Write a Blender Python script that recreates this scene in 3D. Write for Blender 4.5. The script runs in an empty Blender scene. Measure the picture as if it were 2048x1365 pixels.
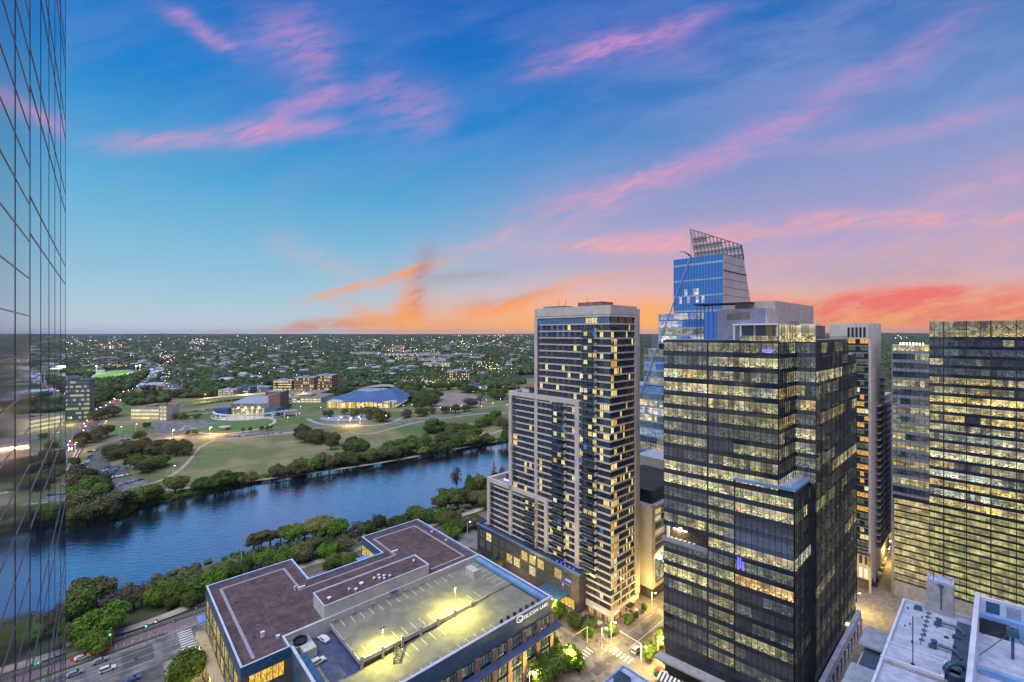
import bpy, math, random
import numpy as np
from mathutils import Vector, Matrix, noise

random.seed(11)
S = bpy.context.scene
COL = S.collection

# ------------------------------------------------------------------ camera
EYE = 120.0                       # eye height over the street, metres
FPX, CXP, CYP = 900.0, 1024.0, 668.0
cam_d = bpy.data.cameras.new('camera'); cam = bpy.data.objects.new('camera', cam_d); COL.objects.link(cam)
cam.location = (0, 0, EYE); cam.rotation_euler = (math.pi / 2, 0, 0)
cam_d.sensor_width = 36; cam_d.lens = FPX / 2048 * 36
cam_d.shift_y = -14.5 / 2048
cam_d.clip_start = 0.1; cam_d.clip_end = 80000
S.camera = cam
S.view_settings.view_transform = 'Standard'; S.view_settings.look = 'None'
S.view_settings.exposure = 0.0; S.view_settings.gamma = 1.0
S.cycles.max_bounces = 5; S.cycles.diffuse_bounces = 2; S.cycles.glossy_bounces = 3
S.cycles.transmission_bounces = 3; S.cycles.transparent_max_bounces = 6
S.cycles.sample_clamp_indirect = 4; S.cycles.caustics_reflective = False; S.cycles.caustics_refractive = False
S.cycles.use_denoising = True

def s2l(v):
    v /= 255.0
    return v / 12.92 if v <= 0.04045 else ((v + 0.055) / 1.055) ** 2.4
def rgb(r, g, b): return (s2l(r), s2l(g), s2l(b), 1.0)

# ------------------------------------------------------------------ node helpers
class NT:
    def __init__(s, tree): s.t = tree; s.n = tree.nodes; s.l = tree.links
    def put(s, sock, v):
        if v is None: return
        if isinstance(v, bpy.types.NodeSocket): s.l.new(v, sock)
        else:
            try: sock.default_value = v
            except Exception:
                sock.default_value = (v[0], v[1], v[2]) if len(sock.default_value) == 3 else (v[0], v[1], v[2], 1)
    def m(s, op, a=0, b=0, c=None, clamp=False):
        n = s.n.new('ShaderNodeMath'); n.operation = op; n.use_clamp = clamp
        s.put(n.inputs[0], a); s.put(n.inputs[1], b)
        if c is not None: s.put(n.inputs[2], c)
        return n.outputs[0]
    def v(s, op, a, b=None, c=None):
        n = s.n.new('ShaderNodeVectorMath'); n.operation = op
        s.put(n.inputs[0], a)
        if b is not None: s.put(n.inputs[1], b)
        if c is not None: s.put(n.inputs[2], c)
        return n.outputs['Value'] if op in ('DOT_PRODUCT', 'LENGTH') else n.outputs['Vector']
    def xyz(s, x, y, z):
        n = s.n.new('ShaderNodeCombineXYZ'); s.put(n.inputs[0], x); s.put(n.inputs[1], y); s.put(n.inputs[2], z); return n.outputs[0]
    def sep(s, v):
        n = s.n.new('ShaderNodeSeparateXYZ'); s.put(n.inputs[0], v); return n.outputs
    def noise(s, vec, scale, detail=3, rough=0.5, dist=0, color=False):
        n = s.n.new('ShaderNodeTexNoise'); s.put(n.inputs['Vector'], vec)
        n.inputs['Scale'].default_value = scale; n.inputs['Detail'].default_value = detail
        n.inputs['Roughness'].default_value = rough; n.inputs['Distortion'].default_value = dist
        return n.outputs['Color' if color else 'Fac']
    def mix(s, f, a, b, mode='MIX'):
        n = s.n.new('ShaderNodeMix'); n.data_type = 'RGBA'; n.blend_type = mode; n.clamp_factor = True
        s.put(n.inputs[0], f); s.put(n.inputs[6], a); s.put(n.inputs[7], b); return n.outputs[2]
    def ss(s, x, lo, hi, a=0.0, b=1.0):
        n = s.n.new('ShaderNodeMapRange'); n.interpolation_type = 'SMOOTHSTEP'; s.put(n.inputs[0], x)
        for i, q in zip((1, 2, 3, 4), (lo, hi, a, b)): s.put(n.inputs[i], q)
        return n.outputs[0]
    def ramp(s, x, stops):
        n = s.n.new('ShaderNodeValToRGB'); s.put(n.inputs[0], x); e = n.color_ramp.elements
        while len(e) < len(stops): e.new(0.5)
        for q, (p, c) in zip(e, stops): q.position = p; q.color = c
        return n.outputs[0]

# ------------------------------------------------------------------ sky at dusk
W = bpy.data.worlds.new("World"); S.world = W; W.use_nodes = True
w = NT(W.node_tree); w.n.clear()
tc = w.n.new('ShaderNodeTexCoord').outputs['Generated']
sx, sy, sz = w.sep(tc)
ay = w.m('MAXIMUM', w.m('ABSOLUTE', sy), 0.12)
U = w.m('DIVIDE', sx, ay); V = w.m('DIVIDE', sz, ay)       # direction as tangents of azimuth and elevation
el = w.m('MULTIPLY', w.m('ARCSINE', sz), 1 / math.radians(50), clamp=True)
left = w.ramp(el, [(0, rgb(200, 210, 216)), (0.06, rgb(172, 204, 220)), (0.16, rgb(132, 194, 220)), (0.32, rgb(80, 166, 214)),
                   (0.5, rgb(26, 130, 206)), (0.72, rgb(8, 100, 190)), (1, rgb(8, 78, 158))])
right = w.ramp(el, [(0, rgb(255, 168, 64)), (0.03, rgb(253, 172, 92)), (0.06, rgb(244, 176, 128)), (0.10, rgb(220, 178, 178)), (0.20, rgb(174, 164, 200)),
                    (0.40, rgb(108, 144, 202)), (0.62, rgb(50, 112, 188)), (0.8, rgb(20, 84, 172)), (1, rgb(12, 62, 146))])
P0 = w.xyz(U, V, 0.0)
warp = w.noise(P0, 2.2, 4, 0.6, color=True)
warp2 = w.v('SUBTRACT', warp, (0.5, 0.5, 0.5))
big = w.sep(warp2)
f = w.ss(w.m('ADD', w.m('SUBTRACT', U, w.m('MULTIPLY', V, 0.85)), w.m('MULTIPLY', big[0], 0.35)), -0.55, 0.22)
f = w.m('MULTIPLY', f, 1.0)
base = w.mix(f, left, right)
# below the horizon: dull blue grey
P = w.v('MULTIPLY_ADD', warp2, (0.15, 0.09, 0), P0)
rotm = w.n.new('ShaderNodeMapping'); rotm.inputs['Rotation'].default_value = (0, 0, math.radians(-16)); w.l.new(P, rotm.inputs[0])
fine = w.noise(w.v('MULTIPLY', rotm.outputs[0], (4.5, 22, 1)), 1.0, 7, 0.66, 0.25)
fineB = w.noise(w.v('MULTIPLY', rotm.outputs[0], (2.0, 9, 1)), 1.0, 7, 0.62, 0.3)
def wisps(lst):
    acc = None
    for (x1, y1, x2, y2, wd, st) in lst:
        a = np.array([(x1 - CXP) / FPX, (CYP - y1) / FPX]); b = np.array([(x2 - CXP) / FPX, (CYP - y2) / FPX])
        c = (a + b) / 2; d = b - a; L = max(np.linalg.norm(d), 0.02); d = d / L; n = np.array([-d[1], d[0]])
        L2 = L * 0.62; wd = wd / FPX * 1.25
        ta = w.m('SUBTRACT', w.v('DOT_PRODUCT', P, (d[0] / L2, d[1] / L2, 0)), float(c @ d / L2))
        tb = w.m('SUBTRACT', w.v('DOT_PRODUCT', P, (n[0] / wd, n[1] / wd, 0)), float(c @ n / wd))
        q = w.m('MULTIPLY_ADD', tb, tb, w.m('MULTIPLY', ta, w.m('MULTIPLY', ta, w.m('MULTIPLY', ta, ta))))
        g = w.m('EXPONENT', w.m('MULTIPLY', q, -1.0))
        acc = w.m('MULTIPLY_ADD', g, st, acc if acc is not None else 0.0)
    return acc
pink = wisps([(335, 20, 450, 105, 14, .9), (480, 60, 640, 110, 45, .42), (580, 40, 640, 190, 45, .42), (250, 285, 640, 262, 15, .95), (480, 262, 680, 190, 20, .6),
              (740, 170, 870, 250, 50, .55), (1090, 130, 1370, 40, 17, .95), (1100, 100, 1400, 90, 40, .3),
              (1200, 395, 1530, 285, 20, .75), (1500, 290, 1930, 50, 26, .5), (900, 500, 1260, 370, 34, .5),
              (1230, 475, 2060, 425, 17, .95), (1090, 500, 1420, 480, 14, .7), (1650, 295, 2060, 210, 14, .5), (1850, 400, 2060, 325, 28, .5),
              (1450, 520, 2060, 480, 22, .35), (560, 480, 760, 560, 26, .35)])
oran = wisps([(650, 596, 860, 532, 9, .95), (930, 625, 1240, 548, 9, .8), (842, 560, 808, 662, 20, .7), (820, 640, 850, 600, 30, .35), (540, 664, 720, 642, 8, .9), (700, 650, 860, 655, 10, .6), (840, 648, 1300, 652, 26, .85),
              (400, 664, 470, 660, 5, .8), (900, 600, 1290, 620, 22, .4), (700, 615, 830, 655, 14, .5)])
cor = wisps([(1640, 618, 1900, 588, 13, .7), (1800, 596, 2100, 578, 20, .75), (1650, 645, 2100, 625, 22, .85), (1500, 600, 1660, 630, 14, .5)])
dark = wisps([(862, 500, 838, 610, 14, .6), (870, 562, 985, 540, 9, .45), (590, 652, 710, 648, 8, .5), (940, 600, 1100, 585, 7, .35), (1680, 565, 1900, 540, 12, .3), (400, 668, 450, 660, 4, .6)])
tex = w.ss(w.m('ADD', w.m('MULTIPLY', fine, .6), w.m('MULTIPLY', w.noise(w.v('MULTIPLY', rotm.outputs[0], (14, 60, 1)), 1.0, 6, 0.7, 0.4), .4)), 0.36, 0.62, 0.2, 1.15); texB = w.ss(fineB, 0.36, 0.66, 0.0, 0.42)
c1 = w.mix(w.m('MULTIPLY', w.m('MULTIPLY', texB, w.ss(V, 0.0, 0.25)), w.m('MULTIPLY_ADD', f, .6, .4), clamp=True), base, rgb(150, 158, 212))
pc = w.ramp(el, [(0, rgb(246, 184, 150)), (0.22, rgb(236, 170, 178)), (0.42, rgb(212, 150, 200)), (1, rgb(174, 128, 204))])
c2 = w.mix(w.m('MULTIPLY', w.m('MULTIPLY', pink, tex), 0.78, clamp=True), c1, pc)
c3 = w.mix(w.m('MULTIPLY', oran, tex, clamp=True), c2, rgb(248, 160, 104))
c4 = w.mix(w.m('MULTIPLY', cor, tex, clamp=True), c3, rgb(238, 116, 104))
c5 = w.mix(w.m('MULTIPLY', w.m('MULTIPLY', dark, tex), 0.8, clamp=True), c4, rgb(158, 118, 128))
glow = wisps([(1270, 660, 1320, 655, 34, 1.0), (760, 662, 1250, 660, 20, .95), (820, 662, 850, 655, 26, .6)])
c6 = w.mix(w.m('MULTIPLY', glow, 0.85, clamp=True), c5, rgb(255, 176, 72))
c7 = w.mix(w.ss(sz, -0.02, -0.002), rgb(70, 82, 100), c6)
# the physical twilight sky lies faintly under it
sky = w.n.new('ShaderNodeTexSky'); sky.sky_type = 'NISHITA'; sky.sun_disc = False
sky.sun_elevation = math.radians(2); sky.sun_rotation = math.radians(8)
skb = w.v('SCALE', sky.outputs[0]); skb.node.inputs['Scale'].default_value = 0.004
fin = w.v('ADD', c7, skb)
bg = w.n.new('ShaderNodeBackground'); w.l.new(fin, bg.inputs[0]); bg.inputs[1].default_value = 1.0
ow = w.n.new('ShaderNodeOutputWorld'); w.l.new(bg.outputs[0], ow.inputs[0])
W.cycles.sampling_method = 'MANUAL'; W.cycles.sample_map_resolution = 512

sd = bpy.data.lights.new('sun', 'SUN'); sun = bpy.data.objects.new('sun', sd); COL.objects.link(sun)
sd.energy = 3.5; sd.angle = math.radians(75); sd.color = (0.95, 0.95, 1.0)
sun.rotation_euler = Vector((0.30, 0.35, -1.0)).to_track_quat('-Z', 'Y').to_euler()

# ------------------------------------------------------------------ geometry helpers
UX, UY = 0.7373, 0.6756           # street grid: u runs away to the right, v away to the left
def G(a, b): return (a * UX - b * UY, a * UY + b * UX)
def AB(x, y): return (x * UX + y * UY, -x * UY + y * UX)
def gz(x, y):                      # height of the land south of the river
    if y < 1800: return -5.0
    t = min(1.0, (y - 1800) / 7500.0); t = t * t * (3 - 2 * t)
    h = -5.0 + 84.0 * t
    h += 34 * t * noise.noise(Vector((x / 1700, y / 2600, 3.1))) + 7 * t * noise.noise(Vector((x / 500, y / 900, 9.1)))
    if y > 9300: h += min(24, (y - 9300) * 0.0030)
    r = x / max(y, 1)
    if r > 0.6 and y > 2500: h += 16 * min(1, (r - 0.6) * 6) * min(1, (y - 2500) / 3000)
    if r > 0.6 and y > 2500: h += 14 * min(1, (y - 2500) / 3000)
    return h
def PT(px, py, z=0.0):             # point at height z seen at a place of the photograph
    y = FPX * (EYE - z) / (py - CYP)
    return ((px - CXP) / FPX * y, y, z)
def PG(px, py):                    # the same on the far land
    z = -5.0
    for _ in range(8):
        x, y, _z = PT(px, py, z); z = 0.5 * z + 0.5 * gz(x, y)
    return (x, y, z)

class MB:
    def __init__(s): s.v = []; s.f = []; s.m = []; s.uv = []; s.lit = []
    def face(s, pts, m=0, uv=None, lit=None):
        i = len(s.v); s.v.extend(pts); n = len(pts); s.f.append(tuple(range(i, i + n))); s.m.append(m)
        s.uv.append(uv if uv else [(0, 0), (1, 0), (1, 1), (0, 1)][:n] if n <= 4 else [(0, 0)] * n); s.lit.append(lit or (0, 0, 0))
    def prism(s, poly, z0, z1, m=0, mtop=None, bottom=False):
        n = len(poly)
        ar = sum(poly[i][0] * poly[(i + 1) % n][1] - poly[(i + 1) % n][0] * poly[i][1] for i in range(n))
        if ar < 0: poly = poly[::-1]
        for i in range(n):
            p, q = poly[i], poly[(i + 1) % n]
            s.face([(p[0], p[1], z0), (q[0], q[1], z0), (q[0], q[1], z1), (p[0], p[1], z1)], m)
        s.face([(p[0], p[1], z1) for p in poly], m if mtop is None else mtop)
        if bottom: s.face([(p[0], p[1], z0) for p in poly[::-1]], m)
    def box(s, a0, a1, b0, b1, z0, z1, m=0, mtop=None, fr=G):
        s.prism([fr(a0, b0), fr(a1, b0), fr(a1, b1), fr(a0, b1)], z0, z1, m, mtop, True)
    def xbox(s, x0, x1, y0, y1, z0, z1, m=0, mtop=None):
        s.prism([(x0, y0), (x1, y0), (x1, y1), (x0, y1)], z0, z1, m, mtop, True)
    def bar(s, p, q, r, m=0, n=4, r2=None):
        p = Vector(p); q = Vector(q); d = (q - p)
        if d.length < 1e-6: return
        d.normalize(); up = Vector((0, 0, 1)) if abs(d.z) < 0.9 else Vector((1, 0, 0))
        e = d.cross(up).normalized(); g = e.cross(d); r2 = r if r2 is None else r2
        A = [tuple(p + (e * math.cos(t) + g * math.sin(t)) * r) for t in [2 * math.pi * (k + .5) / n for k in range(n)]]
        B = [tuple(q + (e * math.cos(t) + g * math.sin(t)) * r2) for t in [2 * math.pi * (k + .5) / n for k in range(n)]]
        for k in range(n): s.face([A[k], B[k], B[(k + 1) % n], A[(k + 1) % n]], m)
        s.face(A, m); s.face(B[::-1], m)
    def lathe(s, prof, c=(0, 0, 0), n=10, m=0):
        for (r0, z0), (r1, z1) in zip(prof[:-1], prof[1:]):
            for k in range(n):
                t0, t1 = 2 * math.pi * k / n, 2 * math.pi * (k + 1) / n
                s.face([(c[0] + r0 * math.cos(t0), c[1] + r0 * math.sin(t0), c[2] + z0), (c[0] + r0 * math.cos(t1), c[1] + r0 * math.sin(t1), c[2] + z0),
                        (c[0] + r1 * math.cos(t1), c[1] + r1 * math.sin(t1), c[2] + z1), (c[0] + r1 * math.cos(t0), c[1] + r1 * math.sin(t0), c[2] + z1)], m)
    def add(s, o, off=(0, 0, 0)):
        i = len(s.v); s.v.extend((p[0] + off[0], p[1] + off[1], p[2] + off[2]) for p in o.v)
        s.f.extend(tuple(k + i for k in f) for f in o.f); s.m.extend(o.m); s.uv.extend(o.uv); s.lit.extend(o.lit)
    def build(s, name, mats, parent=None, smooth=False, loc=None, merge=False):
        me = bpy.data.meshes.new(name)
        o0 = Vector(parent.matrix_world.translation) if parent is not None else Vector(loc or (0, 0, 0))
        if parent is not None:
            o0 = Vector((0, 0, 0)); q = parent
            while q is not None: o0 += q.location; q = q.parent
        ox, oy, oz = o0
        me.from_pydata([(p[0] - ox, p[1] - oy, p[2] - oz) for p in s.v], [], s.f)
        if not isinstance(mats, (list, tuple)): mats = [mats]
        for k in mats: me.materials.append(k)
        me.polygons.foreach_set('material_index', s.m)
        ul = me.uv_layers.new(name='UVMap')
        ul.data.foreach_set('uv', [c for u in s.uv for q in u for c in q])
        if any(l != (0, 0, 0) for l in s.lit):
            at = me.attributes.new('lit', 'FLOAT_COLOR', 'FACE')
            at.data.foreach_set('color', [c for l in s.lit for c in (l[0], l[1], l[2], 1.0)])
        if smooth: me.polygons.foreach_set('use_smooth', [True] * len(s.f))
        me.update()
        o = bpy.data.objects.new(name, me); COL.objects.link(o)
        if parent is not None: o.parent = parent
        elif loc: o.location = loc
        return o

def tag(o, label=None, cat=None, group=None, kind=None):
    if label: o['label'] = label
    if cat: o['category'] = cat
    if group: o['group'] = group
    if kind: o['kind'] = kind
    return o
def thing(name, label, cat, loc=(0, 0, 0), group=None):
    o = bpy.data.objects.new(name, None); COL.objects.link(o); o.location = loc; o.empty_display_size = 0.5
    return tag(o, label, cat, group)
def dup(root, loc, rz=0.0, sc=1.0, label=None, group=None):
    r = root.copy(); COL.objects.link(r); r.location = loc; r.rotation_euler = (0, 0, rz)
    r.scale = sc if isinstance(sc, tuple) else (sc, sc, sc)
    if label: r['label'] = label
    if group: r['group'] = group
    for ch in root.children:
        c = ch.copy(); COL.objects.link(c); c.parent = r
        for g in ch.children:
            d = g.copy(); COL.objects.link(d); d.parent = c
    return r

# ------------------------------------------------------------------ materials
def pm(name, col, rough=0.7, metal=0.0, var=0.25, scale=0.3, col2=None, ior=1.45, bump=0.0, bscale=5.0, emit=None, es=0.0, coat=0.0):
    mt = bpy.data.materials.new(name); mt.use_nodes = True; k = NT(mt.node_tree); b = k.n['Principled BSDF']
    pos = k.n.new('ShaderNodeNewGeometry').outputs['Position']
    nz = k.noise(pos, scale, 4, 0.65)
    c2 = col2 or tuple(min(1, c * (1 + var)) for c in col[:3]) + (1,)
    c1 = col if col2 else tuple(c * (1 - var) for c in col[:3]) + (1,)
    k.put(b.inputs['Base Color'], k.mix(k.ss(nz, 0.35, 0.65), c1, c2))
    b.inputs['Roughness'].default_value = rough; b.inputs['Metallic'].default_value = metal; b.inputs['IOR'].default_value = ior
    if coat: b.inputs['Coat Weight'].default_value = coat
    if bump:
        bn = k.n.new('ShaderNodeBump'); bn.inputs['Strength'].default_value = bump
        k.put(bn.inputs['Height'], k.noise(pos, bscale, 3, 0.6)); k.put(b.inputs['Normal'], bn.outputs[0])
    if emit:
        b.inputs['Emission Color'].default_value = emit; b.inputs['Emission Strength'].default_value = es
    return mt
def em(name, col, st, sample=False):
    mt = bpy.data.materials.new(name); mt.use_nodes = True; b = mt.node_tree.nodes['Principled BSDF']
    b.inputs['Base Color'].default_value = (0.1, 0.1, 0.1, 1); b.inputs['Emission Color'].default_value = col; b.inputs['Emission Strength'].default_value = st
    if not sample: mt.cycles.emission_sampling = 'NONE'
    return mt
def office(name, base, ior=1.9, rough=0.05, wave=0.12, clutter=1.0, tint=(1, 1, 1, 1), home=False):
    """glazing whose rooms behind are lit: the light of each pane is its own 'lit' value"""
    mt = bpy.data.materials.new(name); mt.use_nodes = True; k = NT(mt.node_tree); b = k.n['Principled BSDF']
    at = k.n.new('ShaderNodeAttribute'); at.attribute_name = 'lit'
    uv = k.n.new('ShaderNodeUVMap').outputs[0]; s = k.sep(uv); v = k.m('FRACT', s[1])
    pos = k.n.new('ShaderNodeNewGeometry').outputs['Position']
    if home:
        cl = k.noise(k.v('MULTIPLY', uv, (5.3, 3.1, 1)), 1, 2, 0.6)
        pat = k.ss(cl, 0.36, 0.62, 0.35, 1.35)
    else:
        cl = k.noise(k.v('MULTIPLY', uv, (1.9, 5.0, 1)), 1.0, 4, 0.75)
        c3 = k.ss(cl, 0.42, 0.60, 0.10, 1.75)
        room = k.noise(k.v('MULTIPLY', uv, (0.45, 1.0, 1)), 1.0, 1, 0.5)
        low = k.m('MULTIPLY', k.ss(v, 0.62, 0.42), clutter)
        wn = k.n.new('ShaderNodeTexWhiteNoise'); wn.noise_dimensions = '2D'; k.put(wn.inputs['Vector'], k.v('FLOOR', uv))
        top = k.ss(v, 0.80, 0.97, 0.0, 0.35)
        pat = k.m('MULTIPLY', k.m('ADD', k.m('ADD', k.m('MULTIPLY', low, c3), k.m('MULTIPLY', k.m('SUBTRACT', 1.0, low), 0.60)), top), k.m('MULTIPLY', k.ss(room, 0.35, 0.65, 0.45, 1.25), k.m('MULTIPLY_ADD', wn.outputs['Value'], .7, .65)))
    hue = k.noise(k.v('MULTIPLY', uv, (0.8, 1.3, 1)), 1.0, 2, 0.6, color=True)
    hm = k.v('ADD', k.v('MULTIPLY', k.v('SUBTRACT', hue, (.5, .5, .5)), (1.1, .9, 1.3)), (.95, .93, .80))
    k.put(b.inputs['Emission Color'], k.v('MULTIPLY', k.v('MULTIPLY', at.outputs['Vector'], hm), tint[:3])); k.put(b.inputs['Emission Strength'], pat)
    b.inputs['Base Color'].default_value = base; b.inputs['Roughness'].default_value = rough; b.inputs['IOR'].default_value = ior
    bn = k.n.new('ShaderNodeBump'); bn.inputs['Strength'].default_value = wave; bn.inputs['Distance'].default_value = 0.3
    k.put(bn.inputs['Height'], k.noise(pos, 0.55, 3, 0.55, 0.8)); k.put(b.inputs['Normal'], bn.outputs[0])
    mt.cycles.emission_sampling = 'NONE'
    return mt

M = {}
M['gravel'] = pm('roof_gravel', (0.098, 0.062, 0.068, 1), 0.95, var=0.28, scale=0.35, bump=0.5, bscale=9)
M['bluewall'] = pm('blue_panel', (0.035, 0.10, 0.19, 1), 0.4, var=0.2, scale=0.8)
M['bluecope'] = pm('blue_coping', (0.16, 0.30, 0.55, 1), 0.4, var=0.15)
M['whitecope'] = pm('pale_coping', (0.52, 0.55, 0.68, 1), 0.5, var=0.1)
M['cream'] = pm('cream_panel', (0.52, 0.50, 0.46, 1), 0.7, var=0.1, scale=0.4)
M['deck'] = pm('deck_concrete', (0.21, 0.205, 0.16, 1), 0.85, var=0.16, scale=0.25, bump=0.15)
M['decklo'] = pm('deck_sealed_blue', (0.06, 0.075, 0.15, 1), 0.7, var=0.2, scale=0.5)
M['paint'] = pm('white_marking', (0.72, 0.72, 0.68, 1), 0.7, var=0.12, scale=2)
M['paintfaint'] = pm('worn_marking', (0.45, 0.44, 0.38, 1), 0.8, var=0.2, scale=2)
M['stone'] = pm('stone_pier', (0.30, 0.20, 0.16, 1), 0.85, var=0.4, scale=1.4)
M['metal'] = pm('grey_metal', (0.30, 0.31, 0.33, 1), 0.45, 0.5, var=0.1)
M['darkmetal'] = pm('dark_metal', (0.03, 0.035, 0.045, 1), 0.4, 0.3, var=0.2)
M['white'] = pm('white_paint', (0.75, 0.75, 0.76, 1), 0.5, var=0.06)
M['tan'] = pm('pale_concrete', (0.58, 0.51, 0.455, 1), 0.8, var=0.10, scale=0.15)
M['brick'] = pm('dark_brick', (0.060, 0.052, 0.075, 1), 0.75, var=0.25, scale=0.8)
M['brickr'] = pm('brown_panel', (0.15, 0.12, 0.11, 1), 0.75, var=0.25, scale=0.8)
M['asphalt'] = pm('asphalt', (0.085, 0.085, 0.09, 1), 0.8, var=0.35, scale=0.12, bump=0.1)
M['asphaltp'] = pm('worn_asphalt', (0.15, 0.145, 0.15, 1), 0.8, var=0.42, scale=0.16, bump=.1)
M['pave'] = pm('pavement', (0.22, 0.19, 0.165, 1), 0.85, var=0.25, scale=0.5)
M['path'] = pm('gravel_path', (0.36, 0.30, 0.26, 1), 0.9, var=0.2, scale=0.1)
M['kerb'] = pm('kerb_concrete', (0.42, 0.40, 0.38, 1), 0.8, var=0.15)
M['brickpath'] = pm('brick_promenade', (0.20, 0.13, 0.15, 1), 0.8, var=0.25, scale=1)
M['roofwhite'] = pm('white_membrane', (0.36, 0.39, 0.53, 1), 0.7, var=0.16, scale=0.4)
M['roofgrey'] = pm('grey_membrane', (0.27, 0.31, 0.40, 1), 0.7, var=0.15, scale=0.5)
M['duct'] = pm('blue_grey_duct', (0.06, 0.11, 0.18, 1), 0.45, 0.3, var=0.2)
M['conc'] = pm('board_concrete', (0.36, 0.35, 0.37, 1), 0.8, var=0.15, scale=0.6)
M['tent'] = pm('blue_metal_roof', (0.075, 0.14, 0.30, 1), 0.5, 0.2, var=0.15, scale=0.05)
M['water'] = None
M['glass'] = office('dark_glazing', (0.008, 0.020, 0.042, 1), 2.6, 0.03, 0.22)
M['glassfin'] = office('finned_glazing', (0.012, 0.013, 0.02, 1), 1.25, 0.35, 0.05)
M['glassblue'] = office('blue_glazing', (0.022, 0.15, 0.50, 1), 1.8, 0.06, 0.04)
M['glasspale'] = pm('pale_glazing', (0.42, 0.39, 0.38, 1), 0.25, var=.12, scale=.08, ior=1.7)
M['home'] = office('flat_window', (0.012, 0.02, 0.035, 1), 1.8, 0.05, 0.05, home=True)
M['homeblue'] = office('window_painted_reflection', (0.04, 0.13, 0.34, 1), 2.2, 0.05, 0.05, home=True)  # sky reflection put into the blue base colour of these panes
M['spandrel'] = pm('spandrel_glass', (0.008, 0.018, 0.045, 1), 0.06, var=0.3, scale=0.2, ior=2.1, bump=.12, bscale=.5)
M['spandrelgrey'] = pm('grey_band_panel', (0.26, 0.26, 0.33, 1), 0.4, var=0.12, scale=0.3)
M['spandrelblue'] = pm('pale_blue_band', (0.30, 0.42, 0.62, 1), 0.4, var=0.12, scale=0.3)
M['fin'] = pm('aluminium_fin', (0.075, 0.072, 0.085, 1), 0.5, 0.3, var=0.15)
M['mull'] = pm('dark_mullion', (0.02, 0.024, 0.03, 1), 0.5, var=0.2)
M['mullp'] = pm('pale_mullion', (0.45, 0.50, 0.60, 1), 0.5, var=0.1)
M['rail'] = pm('glass_rail', (0.035, 0.05, 0.07, 1), 0.15, var=0.2, ior=1.5)
M['lamp_w'] = em('lamp_white', (1, 0.95, 0.82, 1), 14)
M['lamp_o'] = em('lamp_orange', (1, 0.62, 0.2, 1), 14)
M['red'] = em('red_light', (1, 0.03, 0.04, 1), 3.0)
M['green'] = em('green_light', (0.05, 0.9, 0.5, 1), 3)
M['blue_e'] = em('blue_light', (0.06, 0.05, 1, 1), 4)
M['violet_e'] = em('violet_light', (0.55, 0.25, 1, 1), 4)
M['warm_e'] = em('warm_interior', (1.0, 0.62, 0.16, 1), 1.3)
M['warm_w'] = em('warm_white_interior', (1.0, 0.82, 0.45, 1), 1.2)
M['sign_w'] = em('white_sign_letters', (1, 1, 1, 1), 1.0)
# ------------------------------------------------------------------ land and water
# water
mt = bpy.data.materials.new('river_water'); mt.use_nodes = True; k = NT(mt.node_tree); b = k.n['Principled BSDF']
pos = k.n.new('ShaderNodeNewGeometry').outputs['Position']
rp = k.v('MULTIPLY', pos, (1, 1, 1))
mapn = k.n.new('ShaderNodeMapping'); mapn.inputs['Rotation'].default_value = (0, 0, math.radians(28)); mapn.inputs['Scale'].default_value = (0.16, 0.5, 1); k.put(mapn.inputs[0], pos)
n1 = k.noise(mapn.outputs[0], 1.0, 3, 0.6, 0.3); n2 = k.noise(pos, 0.035, 3, 0.5)
b.inputs['Base Color'].default_value = (0.010, 0.038, 0.090, 1)
gl = k.n.new('ShaderNodeBsdfGlossy'); gl.inputs['Color'].default_value = (1, .90, .95, 1); gl.inputs['Roughness'].default_value = .12
k.put(b.inputs['Roughness'], k.ss(n2, 0.35, 0.65, 0.08, 0.25)); b.inputs['IOR'].default_value = 1.75
bn = k.n.new('ShaderNodeBump'); bn.inputs['Strength'].default_value = 0.5; bn.inputs['Distance'].default_value = 0.5
k.put(bn.inputs['Height'], n1); k.put(b.inputs['Normal'], bn.outputs[0]); k.put(gl.inputs['Normal'], bn.outputs[0])
lw = k.n.new('ShaderNodeLayerWeight'); lw.inputs['Blend'].default_value = .5; mx = k.n.new('ShaderNodeMixShader')
k.put(mx.inputs[0], k.ss(lw.outputs['Facing'], .46, .80, .16, .95)); k.l.new(b.outputs[0], mx.inputs[1]); k.l.new(gl.outputs[0], mx.inputs[2])
k.l.new(mx.outputs[0], k.n['Material Output'].inputs['Surface']); M['water'] = mt

# grass of the park: green and dry patches
def grass_mat(name, g1, g2, dry, lo=0.42, hi=0.62):
    mt = bpy.data.materials.new(name); mt.use_nodes = True; k = NT(mt.node_tree); b = k.n['Principled BSDF']
    pos = k.n.new('ShaderNodeNewGeometry').outputs['Position']
    a = k.noise(pos, 0.012, 5, 0.6, 0.4); c = k.noise(pos, 0.12, 4, 0.7)
    col = k.mix(c, g1, g2); col = k.mix(k.ss(a, lo, hi), col, dry); st = k.noise(k.v('MULTIPLY', pos, (.03, .25, 1)), 1.0, 5, .7, .5); fn = k.noise(pos, .9, 4, .8)
    col = k.mix(k.ss(st, .52, .68, 0, .6), col, dry); col = k.mix(k.ss(fn, .4, .7, 0, .45), col, (.05, .06, .03, 1))
    k.put(b.inputs['Base Color'], col); b.inputs['Roughness'].default_value = 0.95; return mt
M['grass'] = grass_mat('park_grass', (0.055, 0.10, 0.025, 1), (0.11, 0.165, 0.045, 1), (0.23, 0.20, 0.10, 1))
M['meadow'] = grass_mat('dry_meadow', (0.09, 0.135, 0.035, 1), (0.15, 0.18, 0.06, 1), (0.31, 0.25, 0.13, 1), 0.42, 0.66)
M['lawn'] = grass_mat('green_lawn', (0.06, 0.16, 0.025, 1), (0.09, 0.20, 0.035, 1), (0.12, 0.18, 0.05, 1))
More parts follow.
